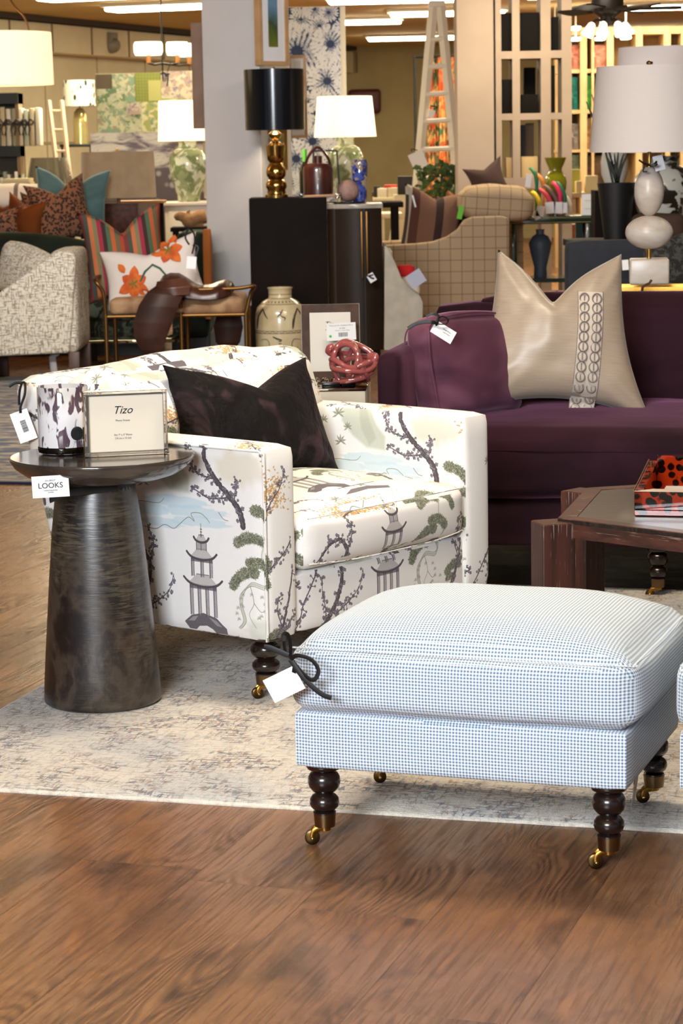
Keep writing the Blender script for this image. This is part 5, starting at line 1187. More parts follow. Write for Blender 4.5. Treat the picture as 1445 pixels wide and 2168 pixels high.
mb.f += [tuple(range(0, m_)), tuple(range((n_ - 1) * m_, n_ * m_))[::-1]] + [(i * m_, (i + 1) * m_, (i + 1) * m_ + m_ - 1, i * m_ + m_ - 1) for i in range(n_ - 1)]
mb.build('seat', M_sad, sd, smooth=60)
sheet('skirt', [((332, 596), (392, 588), -.10, .02), ((328, 612), (402, 606), -.12, .03), ((336, 626), (400, 624), -.13, .02)], M_sad)
# low glass table under the bench
D2 = 14.6; z = zat(260, 712, D2)
gt = thing('glass_coffee_table', 'low glass topped table glimpsed under the brass bench', 'table', (xat(270, D2), D2, 0))
MB().b2((-.32, -.3, z - .02), (.32, .3, z)).build('top', mat('dusty_mirror', (150, 140, 110), .06, 1.0), gt, bevel=.003)
for x in (-.28, .28):
    for y in (-.26, .26): MB().box((x, y, (z - .02) / 2), (.04, .04, z - .02)).build('leg', M_black, gt)

# ------------------------------------------------------------------ tweed tub chair, left edge
D = 13.3; M_tw = m_tweed('oatmeal_tweed', (226, 216, 198), (150, 136, 116))
tc_ = thing('tub_chair', 'oatmeal tweed tub chair with sloping arms at the left edge of the photo', 'armchair', (xat(60, D), D, 0), R(0))
def L_(x, y, d=0.0): v = spot(x, y, D + d); return (v.x - xat(60, D), v.z)
zb_ = zat(60, 752, D); poly = [L_(-120, 760), L_(146, 748), L_(152, 690), L_(160, 545), L_(150, 533), L_(125, 532), L_(100, 545), L_(70, 568), L_(40, 590), L_(0, 618), L_(-40, 640), L_(-120, 660)]
MB().prism(poly, 0, .09, 'y').build('arm', M_tw, tc_, bevel=.018, seg=3, smooth=50, uv={'T': 1.0})
MB().prism([(x * .98, z - .0) for x, z in poly], .66, .75, 'y').build('arm', M_tw, tc_, bevel=.018, seg=3, smooth=50)
x1 = L_(160, 545)[0]; zt = L_(140, 533)[1]
g = rbox((x1 - .16, .03, zb_), (x1 - .005, .72, zt + .0), .04, 10, (0, 0, 0, 0, 0, .01)); g.build('back', M_tw, tc_, merge=True, smooth=60)
rbox((L_(-120, 0)[0], .06, zb_), (x1 - .1, .68, zb_ + .3), .03, 8).build('seat', M_tw, tc_, merge=True, smooth=60)
g = rbox((-.24, -.06, 0), (.24, .08, .30), .05, 10, (0, 0, .03, .02, 0, .02)).build('back_cushion', M_tw, tc_, merge=True, smooth=60); g.location = (x1 - .38, .40, zb_ + .30); g.rotation_euler = (R(-10), R(12), R(-50))
for x, y in ((L_(128, 0)[0], .06), (L_(128, 0)[0], .66), (L_(-60, 0)[0], .06), (L_(-60, 0)[0], .66)): MB().box((x, y, (zb_ + .01) / 2), (.062, .05, zb_ + .01), taper=1.0).build('leg', mat('warm_brown_leg', (88, 60, 46), .45, 0, (70, 46, 34), 8), tc_, bevel=.004)
MB().tube([(L_(82, 0)[0], .1, .012), (L_(78, 0)[0], .1, zb_ - .02), (L_(88, 0)[0], .12, zb_ - .0)], .02, 8, flat=.3).build('tie_ribbon', mat('pale_tie', (150, 146, 146), .6), tc_)

# ------------------------------------------------------------------ dark green sofa with pillows
D = 15.3; M_gv = m_velvet('bottle_green_velvet', (20, 26, 20), (30, 38, 28), .4, (110, 130, 100))
M_gp = m_spots('green_foliage_print', (30, 38, 30), (96, 108, 92), (18, 24, 18), 12, rough=.85)
gs = thing('curved_sofa', 'dark green curved back sofa behind the tweed chair with a green foliage seat', 'sofa', (xat(100, D), D, 0))
zt = zat(30, 490, D); zc = zat(100, 590, D); zb_ = zat(100, 748, D)
x0, x1 = -.9, xat(205, D) - xat(100, D)
mb = MB()
def backf(a, b):
    x = x0 + (x1 - x0) * a; y = -.12 + .35 * (1 - a ** 2) * 0 + .0; top = zt - .10 * max(0, (a - .45) / .55) ** 2
    pr = [(0, .20), (0, top - .05), (.03, top - .01), (.08, top), (.13, top - .01), (.16, top - .05), (.16, .20)]
    p = pr[round(b * 6)]; return (x, y + p[0] + .18 * a * a, p[1])
mb.grid(backf, 26, 7); mb.build('back', M_gv, gs, smooth=60)
rbox((x0 + .6, -.08, .22), (x1 + .40, .30, zc), .05, 10, (0, 0, .01, 0, 0, .02)).build('seat_cushion', M_gp, gs, merge=True, smooth=60)
rbox((x0 + .3, -.06, .10), (x1 + .40, .42, .24), .03, 8).build('base', M_gp, gs, merge=True, smooth=60)
MB().b2((x0 + .3, -.02, .0), (x1 + .38, .36, .10)).build('plinth', M_black, gs, smooth=0)
zpl = zt - .30
M_leo = m_leopard('leopard_print', (128, 84, 58), (34, 24, 20)); M_rust = m_velvet('rust_velvet', (84, 40, 12), (108, 56, 18), .4, (220, 150, 90)); M_teal = m_velvet('dusty_teal_velvet', (66, 92, 96), (84, 114, 118), .4, (200, 220, 220))
# ledge cushions lean on: seat side of the sofa back
for nm, lab, xc, yb, dd, w, h, m, ch_, rz, ro, sd_ in (
    ('leopard_pillow', 'large leopard print pillow with a tall pointed corner, right of the other leopard pillow', 140, 505, 15.62, .42, .44, M_leo, .08, 20, -14, 2),
    ('leopard_pillow', 'leopard print pillow between the rust pillow and the tall leopard pillow', 92, 505, 15.72, .40, .33, M_leo, .04, 0, 4, 3),
    ('rust_pillow', 'rust velvet pillow with a pointed top corner on the green sofa', 34, 505, 15.60, .34, .33, M_rust, .06, -25, 14, 4),
    ('leopard_pillow', 'leopard print pillow at the left edge below the rust pillow', -12, 505, 15.56, .34, .26, M_leo, .03, 0, 0, 5),
    ('rust_pillow', 'rust orange pillow at the very left edge behind the pointed rust one', 2, 500, 15.80, .30, .30, M_rust, .03, 0, 0, 6),
    ('teal_pillow', 'dusty teal velvet pillow with raised left corner behind the leopard pillows', 140, 500, 15.95, .52, .50, M_teal, .13, 0, 4, 7)):
    setpillow(nm, lab, None, xc, yb, dd, w, h, .16, m, ch_, rz, -8, ro, sd_, zb=zt - .06 - .03)
o = MB().b2((-1.0, 0, .2), (.50, .45, zt - .09)).build('seat_block', M_gv, gs, smooth=0, loc=(0, .14, 0)); o.name = 'seat_deck'
g = rbox((-.42, -.16, 0), (.36, .16, .15), .07, 10, (.02, .02, 0, 0, 0, .03), .01).build('throw_blanket', m_stripes('striped_throw', [(226, 214, 200)] * 5 + [(120, 100, 90)], .03), None, merge=True, smooth=60, loc=(xat(40, 16.2), 16.2, zt + .12)); tag(g, 'folded white throw with thin dark stripes behind the leopard pillows', 'throw')
MB().b2((-.45, -.2, 0), (.40, .2, .03)).build('x', M_cab, None) if False else None
sh_ = thing('sofa_table', 'dark table behind the green sofa carrying the folded throw and the beige lamp', 'table', (xat(40, 16.2), 16.2, 0)); z = zt + .12
MB().b2((-.7, -.22, z - .04), (.30, .5, z)).build('top', M_cab, sh_, bevel=.004)
for x in (-.62, .24):
    for y in (-.16, .44): MB().box((x, y, (z - .04) / 2), (.06, .06, z - .04)).build('leg', M_cab, sh_)
# beige lamp with box base
D = 16.5; zb_ = z
zb_ = zat(248, 494, D)
lt_ = thing('lamp_table', 'dark side table under the beige rectangular lamp', 'table', (xat(248, D), D, 0)); MB().b2((-.26, -.16, zb_ - .03), (.26, .2, zb_)).build('top', M_cab, lt_, bevel=.003)
for x in (-.22, .22):
    for y in (-.12, .16): MB().box((x, y, (zb_ - .03) / 2), (.04, .04, zb_ - .03)).build('leg', M_cab, lt_)
lm = thing('table_lamp', 'table lamp with beige rectangular linen shade and dark burl box base', 'lamp', (xat(248, D), D, zb_))
zz1, zz2, zz3 = zat(248, 430, D) - zb_, zat(248, 418, D) - zb_, zat(248, 321, D) - zb_
MB().box((0, 0, zz1 / 2), (px(82, D), .16, zz1)).build('burl_base', mat('burl_veneer', (84, 42, 26), .5, 0, (56, 26, 18), 26, spec=.2), lm, bevel=.003)
MB().lathe([(.012, zz1), (.012, zz2 + .02)], n=10).build('neck', M_bronze, lm)
MB().lathe([(.25 * 1.04, zz2), (.25, zz3), (.246, zz3), (.246 * 1.04, zz2)], n=64, close=True, sq=5).build('lamp_shade', fabric('beige_linen', (168, 146, 118), (158, 136, 108)), lm, smooth=30, rot=(0, 0, R(8)))
MB().ball((0, 0, zz3 + .01), .012, 10, 6).build('finial', M_brass, lm); MB().lathe([(.003, zz2), (.003, zz3 + .005)], n=6).build('finial_rod', M_brass, lm)
MB().b2((-.22, -.08, zz3 - .012), (.22, .08, zz3 - .009)).build('shade_lining', M_shade, lm)
tt_ = thing('narrow_table', 'narrow table with a light wooden top edge right of the beige lamp shade', 'table', (xat(318, 17.2), 17.2, 0)); zt2 = zat(318, 424, 17.2); MB().b2((-.25, -.1, zt2 - .02), (.10, .12, zt2)).build('top', mat('light_wood_tray', (190, 140, 90), .5), tt_, bevel=.002)
for x in (-.2, .06): MB().box((x, .0, (zt2 - .02) / 2), (.05, .05, zt2 - .02)).build('leg', M_cab, tt_)

# right dark armchair with orange throw, cabinet and driftwood
D = 15.0; dc = thing('dark_armchair', 'dark green velvet armchair half hidden behind the saddle bench', 'armchair', (xat(405, D), D, 0))
z = zat(400, 492, D); rbox((-.12, .0, .12), (.085, .6, z), .05, 8).build('back', M_gv, dc, merge=True, smooth=60); rbox((-.16, .02, .12), (-.10, .6, .42), .02, 6).build('seat', M_gp, dc, merge=True, smooth=60)
MB().b2((-.12, .05, 0), (.06, .55, .12)).build('plinth', M_black, dc, smooth=0)
z = zat(432, 485, 14.95); o = rbox((-.026, -.02, .25), (.026, .14, z), .015, 8, wob=.006).build('orange_throw', mat('ochre_wool', (150, 86, 34), .95), None, merge=True, smooth=60, loc=(xat(433, 14.95), 14.9, 0)); tag(o, 'ochre orange throw hanging beside the white column', 'throw')
D = 18.0; wc = thing('white_cabinet', 'white painted cabinet carrying the green jar lamp left of the column', 'cabinet', (xat(345, D), D, 0)); z = zat(390, 428, D)
w = xat(440, D) - xat(345, D) + .25
MB().b2((0, 0, 0), (w, .5, z - .03)).build('body', mat('cream_paint', (220, 208, 190), .5), wc, bevel=.003); MB().b2((-.02, -.02, z - .03), (w + .02, .5, z)).build('top', mat('cream_paint', (220, 208, 190), .5), wc, bevel=.006)
for a_, b_ in ((.03, .30), (.33, .58)): MB().b2((a_, -.012, .12), (b_, 0, z - .07)).build('door', mat('cream_paint', 0), wc, bevel=.008)
jarlamp('table_lamp', 'large lamp with green landscape jar base and white shade left of the column', 397, 18.2, 427, 298, 80, 298, 213, 122, 116, grp=None)
D = 17.0; z = zat(405, 480, D)
t_ = thing('small_table', 'small dark table holding the driftwood sculpture', 'table', (xat(405, D), D, 0)); MB().b2((-.16, -.14, z - .03), (.16, .14, z)).build('top', M_cab, t_, bevel=.003)
for x in (-.13, .13):
    for y in (-.11, .11): MB().box((x, y, (z - .03) / 2), (.03, .03, z - .03)).build('leg', M_cab, t_)
mb = MB()
def Q(a, b, dy=0): v = spot(a, b, D + dy); return (v.x - xat(405, D), dy, v.z - z)
mb.tube(catmull([Q(370, 463), Q(380, 458), Q(392, 462), Q(405, 470), Q(418, 462), Q(436, 458)], 5), [.014, .02, .026, .03, .034, .036, .036, .036, .036, .04, .045, .05, .05, .05, .05, .05, .052, .055, .055, .055, .055, .055, .055, .05, .05, .045][:26], 10)
mb.tube(catmull([Q(404, 470), Q(398, 452), Q(402, 445)], 5), [.03, .028, .024, .02, .018, .016, .014, .012, .010, .008, .006], 8); mb.tube(catmull([Q(420, 465), Q(424, 450), Q(420, 446)], 5), [.03, .028, .024, .02, .018, .016, .014, .012, .010, .008, .006], 8); mb.tube(catmull([Q(405, 468), Q(410, 476), Q(430, 478)], 5), [.04] * 11, 10)
o = mb.build('driftwood', mat('driftwood', (168, 124, 82), .8, 0, (138, 98, 62), 14, bump=(30, .6, .01)), None, smooth=70, loc=(xat(405, D), D, z)); tag(o, 'knobbly tan driftwood piece on a small table against the white cabinet', 'ornament')

# ------------------------------------------------------------------ left back corner
D = 15.2; drum = thing('pendant_lamp', 'large glowing drum shade on a gold stem at the top left edge', 'lamp', (xat(0, D), D, zat(0, 180, D)))
h = zat(0, 70, D) - zat(0, 180, D); r = px(117, D)
MB().lathe([(r, 0), (r * .985, h), (r * .975, h), (r * .99, 0)], n=64, close=True).build('lamp_shade', M_lit2, drum, smooth=50); MB().lathe([(.001, .02), (r * .98, .02)], n=32).build('diffuser', M_lit2, drum)
MB().tube([(0.012, 0, .02), (0.012, 0, CEIL - zat(0, 180, D))], .012, 10).build('stem', M_gold, drum); MB().tube(catmull([(.0, .1, h + .45), (.10, .1, h + .2), (.18, .1, h + .1), (.21, .1, h - .02)], 6), .007, 8).build('curved_arm', M_bronze, drum)
MB().tube([(.21, .1, h - .02), (.0, 0, h - .02)], .004, 6).build('shade_wire', M_bronze, drum)
D = 20.0; cz = zat(352, 134, D)
chn = thing('chandelier', 'small iron chandelier with wide glowing white shades on candle stems', 'chandelier', (xat(349, D), D, cz))
for i, (a, b, w) in enumerate(((322, 93, 60), (381, 92, 46), (400, 86, 50))):
    x = xat(a, D) - xat(349, D); y = (-.1, .0, .35)[i]
    MB().tube([(0, 0, 0), (x * .6, y * .6, -.012), (x, y, .0)], .009, 8).build('arm', M_black, chn)
    c_ = MB().lathe([(.018, 0), (.018, px(20, D))], n=10).build('candle_stem', mat('amber_stem', (210, 140, 70), .5), chn, loc=(x, y, 0))
    hh = px(24 + 3, D); z0 = px(16, D); MB().lathe([(px(w, D) / 2 * .9, z0), (px(w, D) / 2, z0 + .03), (px(w, D) / 2, z0 + hh - .02), (px(w, D) / 2 * .92, z0 + hh)], n=28).build('lamp_shade', m_emit('white_lit_glass', (255, 246, 224), 2.2) if i == 0 else bpy.data.materials['white_lit_glass'], c_, smooth=60)
MB().tube([(0, 0, -.15), (0, 0, CEIL - cz)], .007, 8).build('drop_rod', M_black, chn)
card('chandelier_tag', 'black ribbon and tag hanging below the small chandelier', spot(349, 168, 19.95), .03, .05, (0, R(20), 0), col=mat('dim_card', (150, 140, 130), .8), ribbon=[([(0, 0, .05), (.02, 0, .02), (.035, 0, -.05)], .012), ([(-.05, 0, .03), (-.02, 0, .05), (0, 0, .03), (.02, 0, .06)], .014), ([(0, 0, .02), (0, 0, .15)], .006)])
# glass cylinder shade, patterned lamp, black shelves
D = 19.5
for o_ in ():
    pass
# wall shelves with books and bows
D = 20.5; sx = xat(-40, D); xr_ = xat(65, D)
su = thing('black_shelf_unit', 'black shelf unit with books and wrapped bundles at the left edge', 'shelf', (sx, D, 0)); W3 = xat(42, D) - sx
for y0, y1 in ((197, 220), (310, 332), (415, 425)): za, zb2 = zat(0, y1, D), zat(0, y0, D); MB().b2((0, 0, za), (W3, .34, zb2)).build('shelf', M_black, su, smooth=0)
MB().b2((0, .3, 0), (W3, .34, zat(0, 197, D))).build('back_panel', mat('shelf_back', (120, 112, 96), .8), su, smooth=0)
MB().b2((0, 0, 0), (.04, .34, zat(0, 197, D))).build('side_panel', M_black, su, smooth=0); MB().b2((W3 - .03, .02, 0), (W3, .34, zat(0, 197, D))).build('side_panel', mat('shelf_side', (134, 112, 84), .8), su, smooth=0)
za = zat(0, 310, D); random.seed(11)
tones = [(214, 206, 186), (190, 196, 178), (206, 190, 160), (226, 220, 204), (176, 172, 150)]
for i in range(9):
    hh = (zat(0, 222, D) - za) * (.86 + .1 * random.random()); x = sx + .07 + i * .051
    o = MB().b2((0, 0, 0), (.042, .2, hh)).build('fabric_bolt', mat('bolt_%d' % (i % 5), tones[i % 5], .9), None, loc=(x, D + .03, za), bevel=.01); tag(o, 'pale rolled fabric bolt standing on the black shelf at the left edge', 'fabric bolt', 'rolled bolts on the left black shelf')
mb = MB()
for bx in (8, 28, 45, 58):
    for s_ in (-1, 1):
        a_ = spot(bx, 262, D - .03); mb.tube(catmull([a_, a_ + Vector((s_ * .03, -.02, .035)), a_ + Vector((s_ * .055, -.02, .01)), a_ + Vector((s_ * .03, -.01, -.01)), a_], 4), .009, 6, flat=.4); mb.tube(catmull([a_, a_ + Vector((s_ * .02, -.01, -.04)), a_ + Vector((s_ * .01, -.02, -.10))], 4), .008, 6, flat=.4)
tag(mb.build('ribbon_bows', mat('grey_ribbon', (52, 48, 48), .6), None), 'row of dark ribbon bows tied round the pale bolts on the left shelf', 'ribbon', kind='stuff')
za = zat(0, 415, D)
for i in range(8):
    hh = px(50 - 6 * (i % 3), D); o = MB().b2((0, 0, 0), (.028, .2, hh)).build('book', mat('book_%d' % (i % 4), [(220, 214, 200), (60, 60, 56), (236, 232, 222), (150, 160, 150)][i % 4], .8), None, loc=(xat(-20, D) + i * .033 + .0, D + .02, za), bevel=.002); tag(o, 'slim upright book on the lower black shelf at the left edge', 'book', 'books on the lower left shelf')
for i, (yy, ww) in enumerate(((378, 55), (386, 60), (395, 62))):
    D3 = 17.0; z_ = zat(30, yy + 8, D3); o = MB().b2((-px(ww, D3) / 2, -.12, 0), (px(ww, D3) / 2, .12, px(8, D3))).build('flat_book', mat('flat_%d' % i, [(214, 196, 150), (190, 172, 140), (160, 140, 116)][i], .8), None, loc=(xat(36, D3), D3, z_), bevel=.003); tag(o, ['top', 'middle', 'bottom'][i] + ' book of the flat stack behind the folded striped throw', 'book')
st3 = thing('book_pedestal', 'dark pedestal under the flat book stack', 'table', (xat(36, 17.0), 17.0, 0)); MB().b2((-.14, -.14, 0), (.14, .14, zat(30, 403, 17.0))).build('body', M_cab, st3, bevel=.003)
# glass lantern
D = 17.6; zb_ = zat(103, 395, D); gl = thing('glass_lantern', 'smoked clear glass shade behind the teal pillow', 'lamp', (xat(103, D), D, zb_ - .0))
MB().lathe([(px(50, D), 0), (px(38, D), px(60, D)), (px(37, D), px(60, D)), (px(49, D), 0)], n=40, close=True).build('glass', mat('smoky_glass', (190, 186, 170), .05, 0, trans=.85, ior=1.3), gl, smooth=50)
MB().b2((-.13, -.13, -.02), (.13, .13, 0)).build('base', M_black, gl, bevel=.003); MB().b2((-.12, -.12, -zb_), (.12, .12, -.02)).build('stand', M_cab, gl, smooth=0)
# patterned lamp
D = 21.5; zb_ = zat(175, 305, D); pl_ = thing('table_lamp', 'lamp with black and white leaf print shade on a tall gold glass dome', 'lamp', (xat(172, D), D, zb_))
MB().lathe([(.001, 0), (px(15, D), 0), (px(15, D), px(45, D)), (px(13, D), px(65, D)), (px(6, D), px(74, D)), (.001, px(75, D))], n=28).build('dome_base', mat('champagne_glass', (190, 176, 120), .15, .5), pl_, smooth=60)
MB().lathe([(.006, px(70, D)), (.006, px(130, D))], n=8).build('rod', M_brass, pl_)
t = NT('leaf_print_shade'); oc = t.tc.outputs['Object']; n1 = t.voro(t.map(oc, (1, 1, .55)), 22, out=0); t.set(color=t.mix(t.smooth(n1, .30, .42), lin((28, 52, 40)), lin((238, 234, 220))), rough=.8)
sh = MB().lathe([(px(34, D), px(78, D)), (px(33, D), px(131, D)), (px(32, D), px(131, D)), (px(33, D), px(78, D))], n=40, close=True).build('lamp_shade', t.m, pl_, smooth=50); MB().lathe([(.001, px(128, D)), (px(32, D), px(129, D))], n=20).build('shade_spider', M_white, sh)
bt = thing('black_table', 'tall narrow black table under the patterned lamp', 'table', (xat(165, D), D, 0)); MB().b2((-.15, -.14, zb_ - .025), (.15, .14, zb_)).build('top', M_black, bt, bevel=.002)
for x in (-.13, .13):
    for y in (-.12, .12): MB().box((x, y, (zb_ - .02) / 2), (.02, .02, zb_ - .02)).build('leg', M_black, bt)
# easel-like wooden towel ladder
D = 20.8; el = thing('leaning_ladder', 'narrow whitewashed wooden ladder leaning behind the glass shade', 'ladder', (0, 0, 0))
for a, b in ((103, 128), (130, 152)): MB().tube([spot(a, 213, D + .25), spot(b, 420, D - .1)], .022, 4).build('rail', mat('whitewashed_wood', (190, 168, 144), .7), el, smooth=0)
for yy in (235, 275, 320): u = (yy - 213) / 207; MB().tube([spot(103 + 25 * u, yy, D + .25 - .35 * u), spot(130 + 22 * u, yy, D + .25 - .35 * u)], .012, 6).build('rung', mat('whitewashed_wood', 0), el)
for r_ in [x for x in bpy.data.objects if x.parent == el and x.name.startswith('rail')]:
    pass
for a, b in ((128, 128), (152, 152)): MB().tube([spot(a, 420, D - .1), (spot(b + 6, 430, D - .1).x, D - .1, 0.0)], .022, 4).build('rail', mat('whitewashed_wood', 0), el, smooth=0)
# fabric sample board
D = 23.2; a, c = spot(202, 156, D), spot(408, 282, D); sb = thing('fabric_sample_board', 'pin board covered with green floral fabric samples', 'display board', (a.x, D, c.z)); W4, H4 = c.x - a.x, a.z - c.z
MB().b2((0, 0, -c.z), (W4, .04, H4)).build('board', mat('board_backing', (150, 142, 116), .9), sb, smooth=0)
GF = [m_spots('floral_sample_%d' % i, b_, c1, c2, 16, rough=.9) for i, (b_, c1, c2) in enumerate((((160, 160, 136), (104, 128, 108), (130, 118, 102)), ((150, 154, 132), (84, 108, 80), (160, 160, 142)), ((174, 168, 136), (126, 134, 80), (100, 120, 108)), ((168, 160, 140), (140, 124, 114), (116, 106, 126))))]
M_lime = m_plaid('lime_trellis', (116, 124, 60), (86, 94, 42), .03, .2); M_lime2 = mat('pale_lime', (148, 148, 90), .9)
for i, (l, t_, r, b_, m) in enumerate(((202, 158, 238, 190, mat('dark_taupe_sample', (76, 66, 54), .9)), (236, 158, 286, 216, GF[0]), (284, 156, 340, 218, M_lime), (311, 172, 345, 214, M_lime2), (338, 154, 407, 214, GF[3]), (204, 188, 262, 226, GF[1]), (204, 226, 264, 280, GF[0]), (262, 216, 296, 280, GF[1]), (296, 216, 340, 280, GF[2]), (338, 210, 380, 256, GF[2]), (268, 218, 292, 242, GF[3]))):
    MB().b2((px(l - 202, D), -.01 - .004 * i, px(282 - b_, D)), (px(r - 202, D), -.004 * i, px(282 - t_, D))).build('fabric_sample', m, sb, smooth=0)
# large grey landscape canvas
D = 19.6; a, c = spot(191, 282, D), spot(432, 420, D); t = NT('grey_mauve_landscape'); oc = t.tc.outputs['Object']; s_ = t.sep(oc); n1 = t.noise(t.map(oc, (4, 1, 12)), 1, 4, .6, .8); v = t.voro(oc, 14, out=0)
lo = t.mix(t.smooth(v, .2, .5), lin((170, 164, 168)), lin((92, 82, 88))); hi = t.mix(t.smooth(n1, .4, .6), lin((206, 200, 192)), lin((104, 94, 106)))
t.set(color=t.mix(t.smooth(s_[2], .22, .30), lo, hi), rough=.7)
o = MB().b2((0, 0, 0), (c.x - a.x, .04, a.z - c.z)).build('canvas', t.m, None, smooth=0, loc=(a.x, D, c.z)); o.name = 'landscape_canvas'; tag(o, 'large unframed grey and mauve landscape canvas behind the beige lamp', 'painting')
ez = thing('low_sideboard', 'low dark wooden sideboard under the grey landscape canvas', 'sideboard', (a.x, D, 0)); MB().b2((0, -.1, 0), (c.x - a.x + .1, .35, c.z)).build('body', mat('walnut_sideboard', (70, 50, 36), .5), ez, bevel=.003)
# exit alarm on the soffit
q = wl(2.3, .29); o = MB().lathe([(.001, 0), (.09, 0), (.08, .05), (.05, .09), (.001, .1)], n=16, M=Matrix.Rotation(R(90), 3, 'Y')).box((.02, 0, .08), (.05, .16, .12)).build('alarm_horn', mat('grey_plastic', (128, 120, 104), .5), None, rot=(0, 0, -AZ), loc=(q.x, q.y, 2.5)); tag(o, 'small grey alarm horn on the panelled soffit', 'alarm')

# ================================================================== right background
# maroon wall box and shelf under it
D = 33.4; p = spot(768, 205, D); o = rbox((-.0, 0, 0), (.46, .15, .34), .05, 8).build('wall_cabinet', mat('maroon_metal', (78, 24, 22), .5), None, merge=True, smooth=60, loc=(spot(738, 240, D).x, D, spot(770, 240, D).z)); tag(o, 'dark maroon rounded box on the olive wall behind the white lamp shade', 'wall box')
# plaid club chair
D = 16.0; M_pl = m_plaid('window_pane_plaid', (190, 164, 132), (76, 44, 30), .078, .06)
pc = thing('plaid_armchair', 'beige window pane plaid armchair with swooping arm behind the purple sofa', 'armchair', (xat(950, D), D, 0)); cx = xat(950, D)
def C(x, y): v = spot(x, y, D); return (v.x - cx, v.z)
pts = [C(700, 672), C(1078, 672), C(1078, 461), C(1060, 457), C(1000, 459), C(982, 466), C(968, 486), C(945, 502), C(915, 512), C(880, 516), C(800, 520), C(700, 524)]
MB().prism(pts, 0, .11, 'y').build('arm', M_pl, pc, bevel=.022, seg=3, smooth=50); MB().prism(pts, .70, .81, 'y').build('arm', M_pl, pc, bevel=.022, seg=3, smooth=50)
bx0, bx1 = C(1062, 0)[0], C(1080, 0)[0]
zb_, ztp = C(1000, 672)[1], C(1070, 461)[1]
rbox((C(1010, 0)[0], .05, zb_), (bx1 - .01, .76, ztp), .05, 10).build('back', M_pl, pc, merge=True, smooth=60)
rbox((C(720, 0)[0], .08, zb_), (C(1030, 0)[0], .74, zb_ + .26), .03, 8).build('seat', M_pl, pc, merge=True, smooth=60)
g = rbox((-.26, -.3, 0), (.24, .3, .22), .09, 12, (.02, .02, 0, 0, 0, .03), .015).build('head_cushion', M_pl, pc, merge=True, smooth=70); g.location = (C(1040, 0)[0] + .04, .40, C(1040, 470)[1]); g.rotation_euler = (0, R(4), 0)
for x in (C(740, 0)[0], C(1060, 0)[0]):
    for y in (.06, .74): MB().box((x, y, zb_ / 2 + .005), (.07, .05, zb_ + .01)).build('leg', mat('warm_brown_leg', 0), pc, bevel=.004)
M_bs = m_stripes('brown_stripes', [(52, 34, 30), (128, 92, 72), (128, 92, 72), (84, 50, 38), (168, 160, 144), (84, 50, 38), (120, 84, 66), (120, 84, 66)], .058)
zc = zb_ + .26
def dp(nm, lab, xc, d_, w, h, m, chop, rz, ro, sd_, zb=zc): setpillow(nm, lab, None, xc, 0, d_, w, h, .15, m, chop, rz, -10, ro, sd_, zb=zb)
dp('striped_pillow', 'broad brown, tan and grey striped pillow on the plaid armchair', 898, 16.26, .46, .60, M_bs, .05, 14, 8, 4, zc + .04)
dp('striped_pillow', 'brown striped pillow behind the nearest one on the plaid armchair', 935, 16.50, .44, .54, M_bs, .04, 30, 14, 6)
dp('brown_pillow', 'plain rust brown pillow at the back of the plaid armchair', 965, 16.64, .42, .58, mat('rust_brown_cloth', (128, 80, 48), .9), .05, 30, 10, 7)
dp('brown_pillow', 'dark brown pillow peeking above the plaid armchair back', 1045, 17.15, .30, .30, mat('dark_brown_cloth', (62, 42, 38), .9), .03, 0, -18, 8, zat(1045, 425, 17.15))
ps = thing('pillow_stand', 'low bench behind the plaid armchair with the dark brown pillow', 'bench', (xat(1045, 17.15), 17.15, 0)); MB().b2((-.2, -.14, 0), (.2, .14, zat(1045, 428, 17.15))).build('body', M_pl, ps, bevel=.01)
card('green_tag', 'bright green paper tag on the plaid armchair', spot(974, 450, 15.985), .035, .09, (0, R(12), 0), col=mat('lime_tag', (110, 200, 60), .7), cat='tag')
card('pillow_price_tag', 'thin white tag on the dark stripe of the brown striped pillow', spot(876, 426, 16.13), .012, .085, (0, R(-14), 0))
# cream boucle chair
D = 14.4; M_bo = fabric('cream_boucle', (196, 188, 172), (180, 172, 156), bs=.6)
bc_ = thing('boucle_chair', 'cream boucle chair with steeply sloping arm beside the dark cabinet', 'armchair', (xat(850, D), D, 0)); cx = xat(850, D)
def C(x, y): v = spot(x, y, D); return (v.x - cx, v.z)
pts = [C(813, 742), C(893, 742), C(895, 640), C(886, 622), C(868, 610), C(850, 590), C(838, 560), C(826, 535), C(818, 522), C(814, 522)]
MB().prism(pts, 0, .08, 'y').build('arm', M_bo, bc_, bevel=.016, seg=3, smooth=50); MB().prism(pts, .56, .64, 'y').build('arm', M_bo, bc_, bevel=.016, seg=3, smooth=50)
rbox((C(816, 0)[0], .05, C(0, 742)[1]), (C(888, 0)[0], .60, C(880, 636)[1]), .03, 8).build('seat', M_bo, bc_, merge=True, smooth=60)
rbox((C(813, 0)[0], .05, C(0, 742)[1]), (C(824, 0)[0], .60, C(816, 532)[1]), .012, 6).build('back', M_bo, bc_, merge=True, smooth=60)
for x in (C(822, 0)[0], C(880, 0)[0]):
    for y in (.05, .57): MB().box((x, y, C(0, 742)[1] / 2 + .005), (.04, .04, C(0, 742)[1] + .01)).build('leg', mat('warm_brown_leg', 0), bc_)
rz = C(880, 636)[1]
o = rbox((-.06, -.05, 0), (.06, .05, .075), .025, 8, wob=.01).build('red_scarf', mat('red_wool', (190, 24, 26), .9), None, merge=True, smooth=60, loc=(xat(853, 14.7), 14.72, rz + .13)); tag(o, 'folded bright red cloth on the cream boucle chair', 'cloth')
o = rbox((-.09, -.09, 0), (.06, .09, .135), .04, 8).build('white_cloth', mat('white_wool', (226, 214, 192), .9), None, merge=True, smooth=60, loc=(xat(866, 14.7), 14.75, rz)); tag(o, 'cream folded cloth under the red one on the boucle chair', 'cloth')
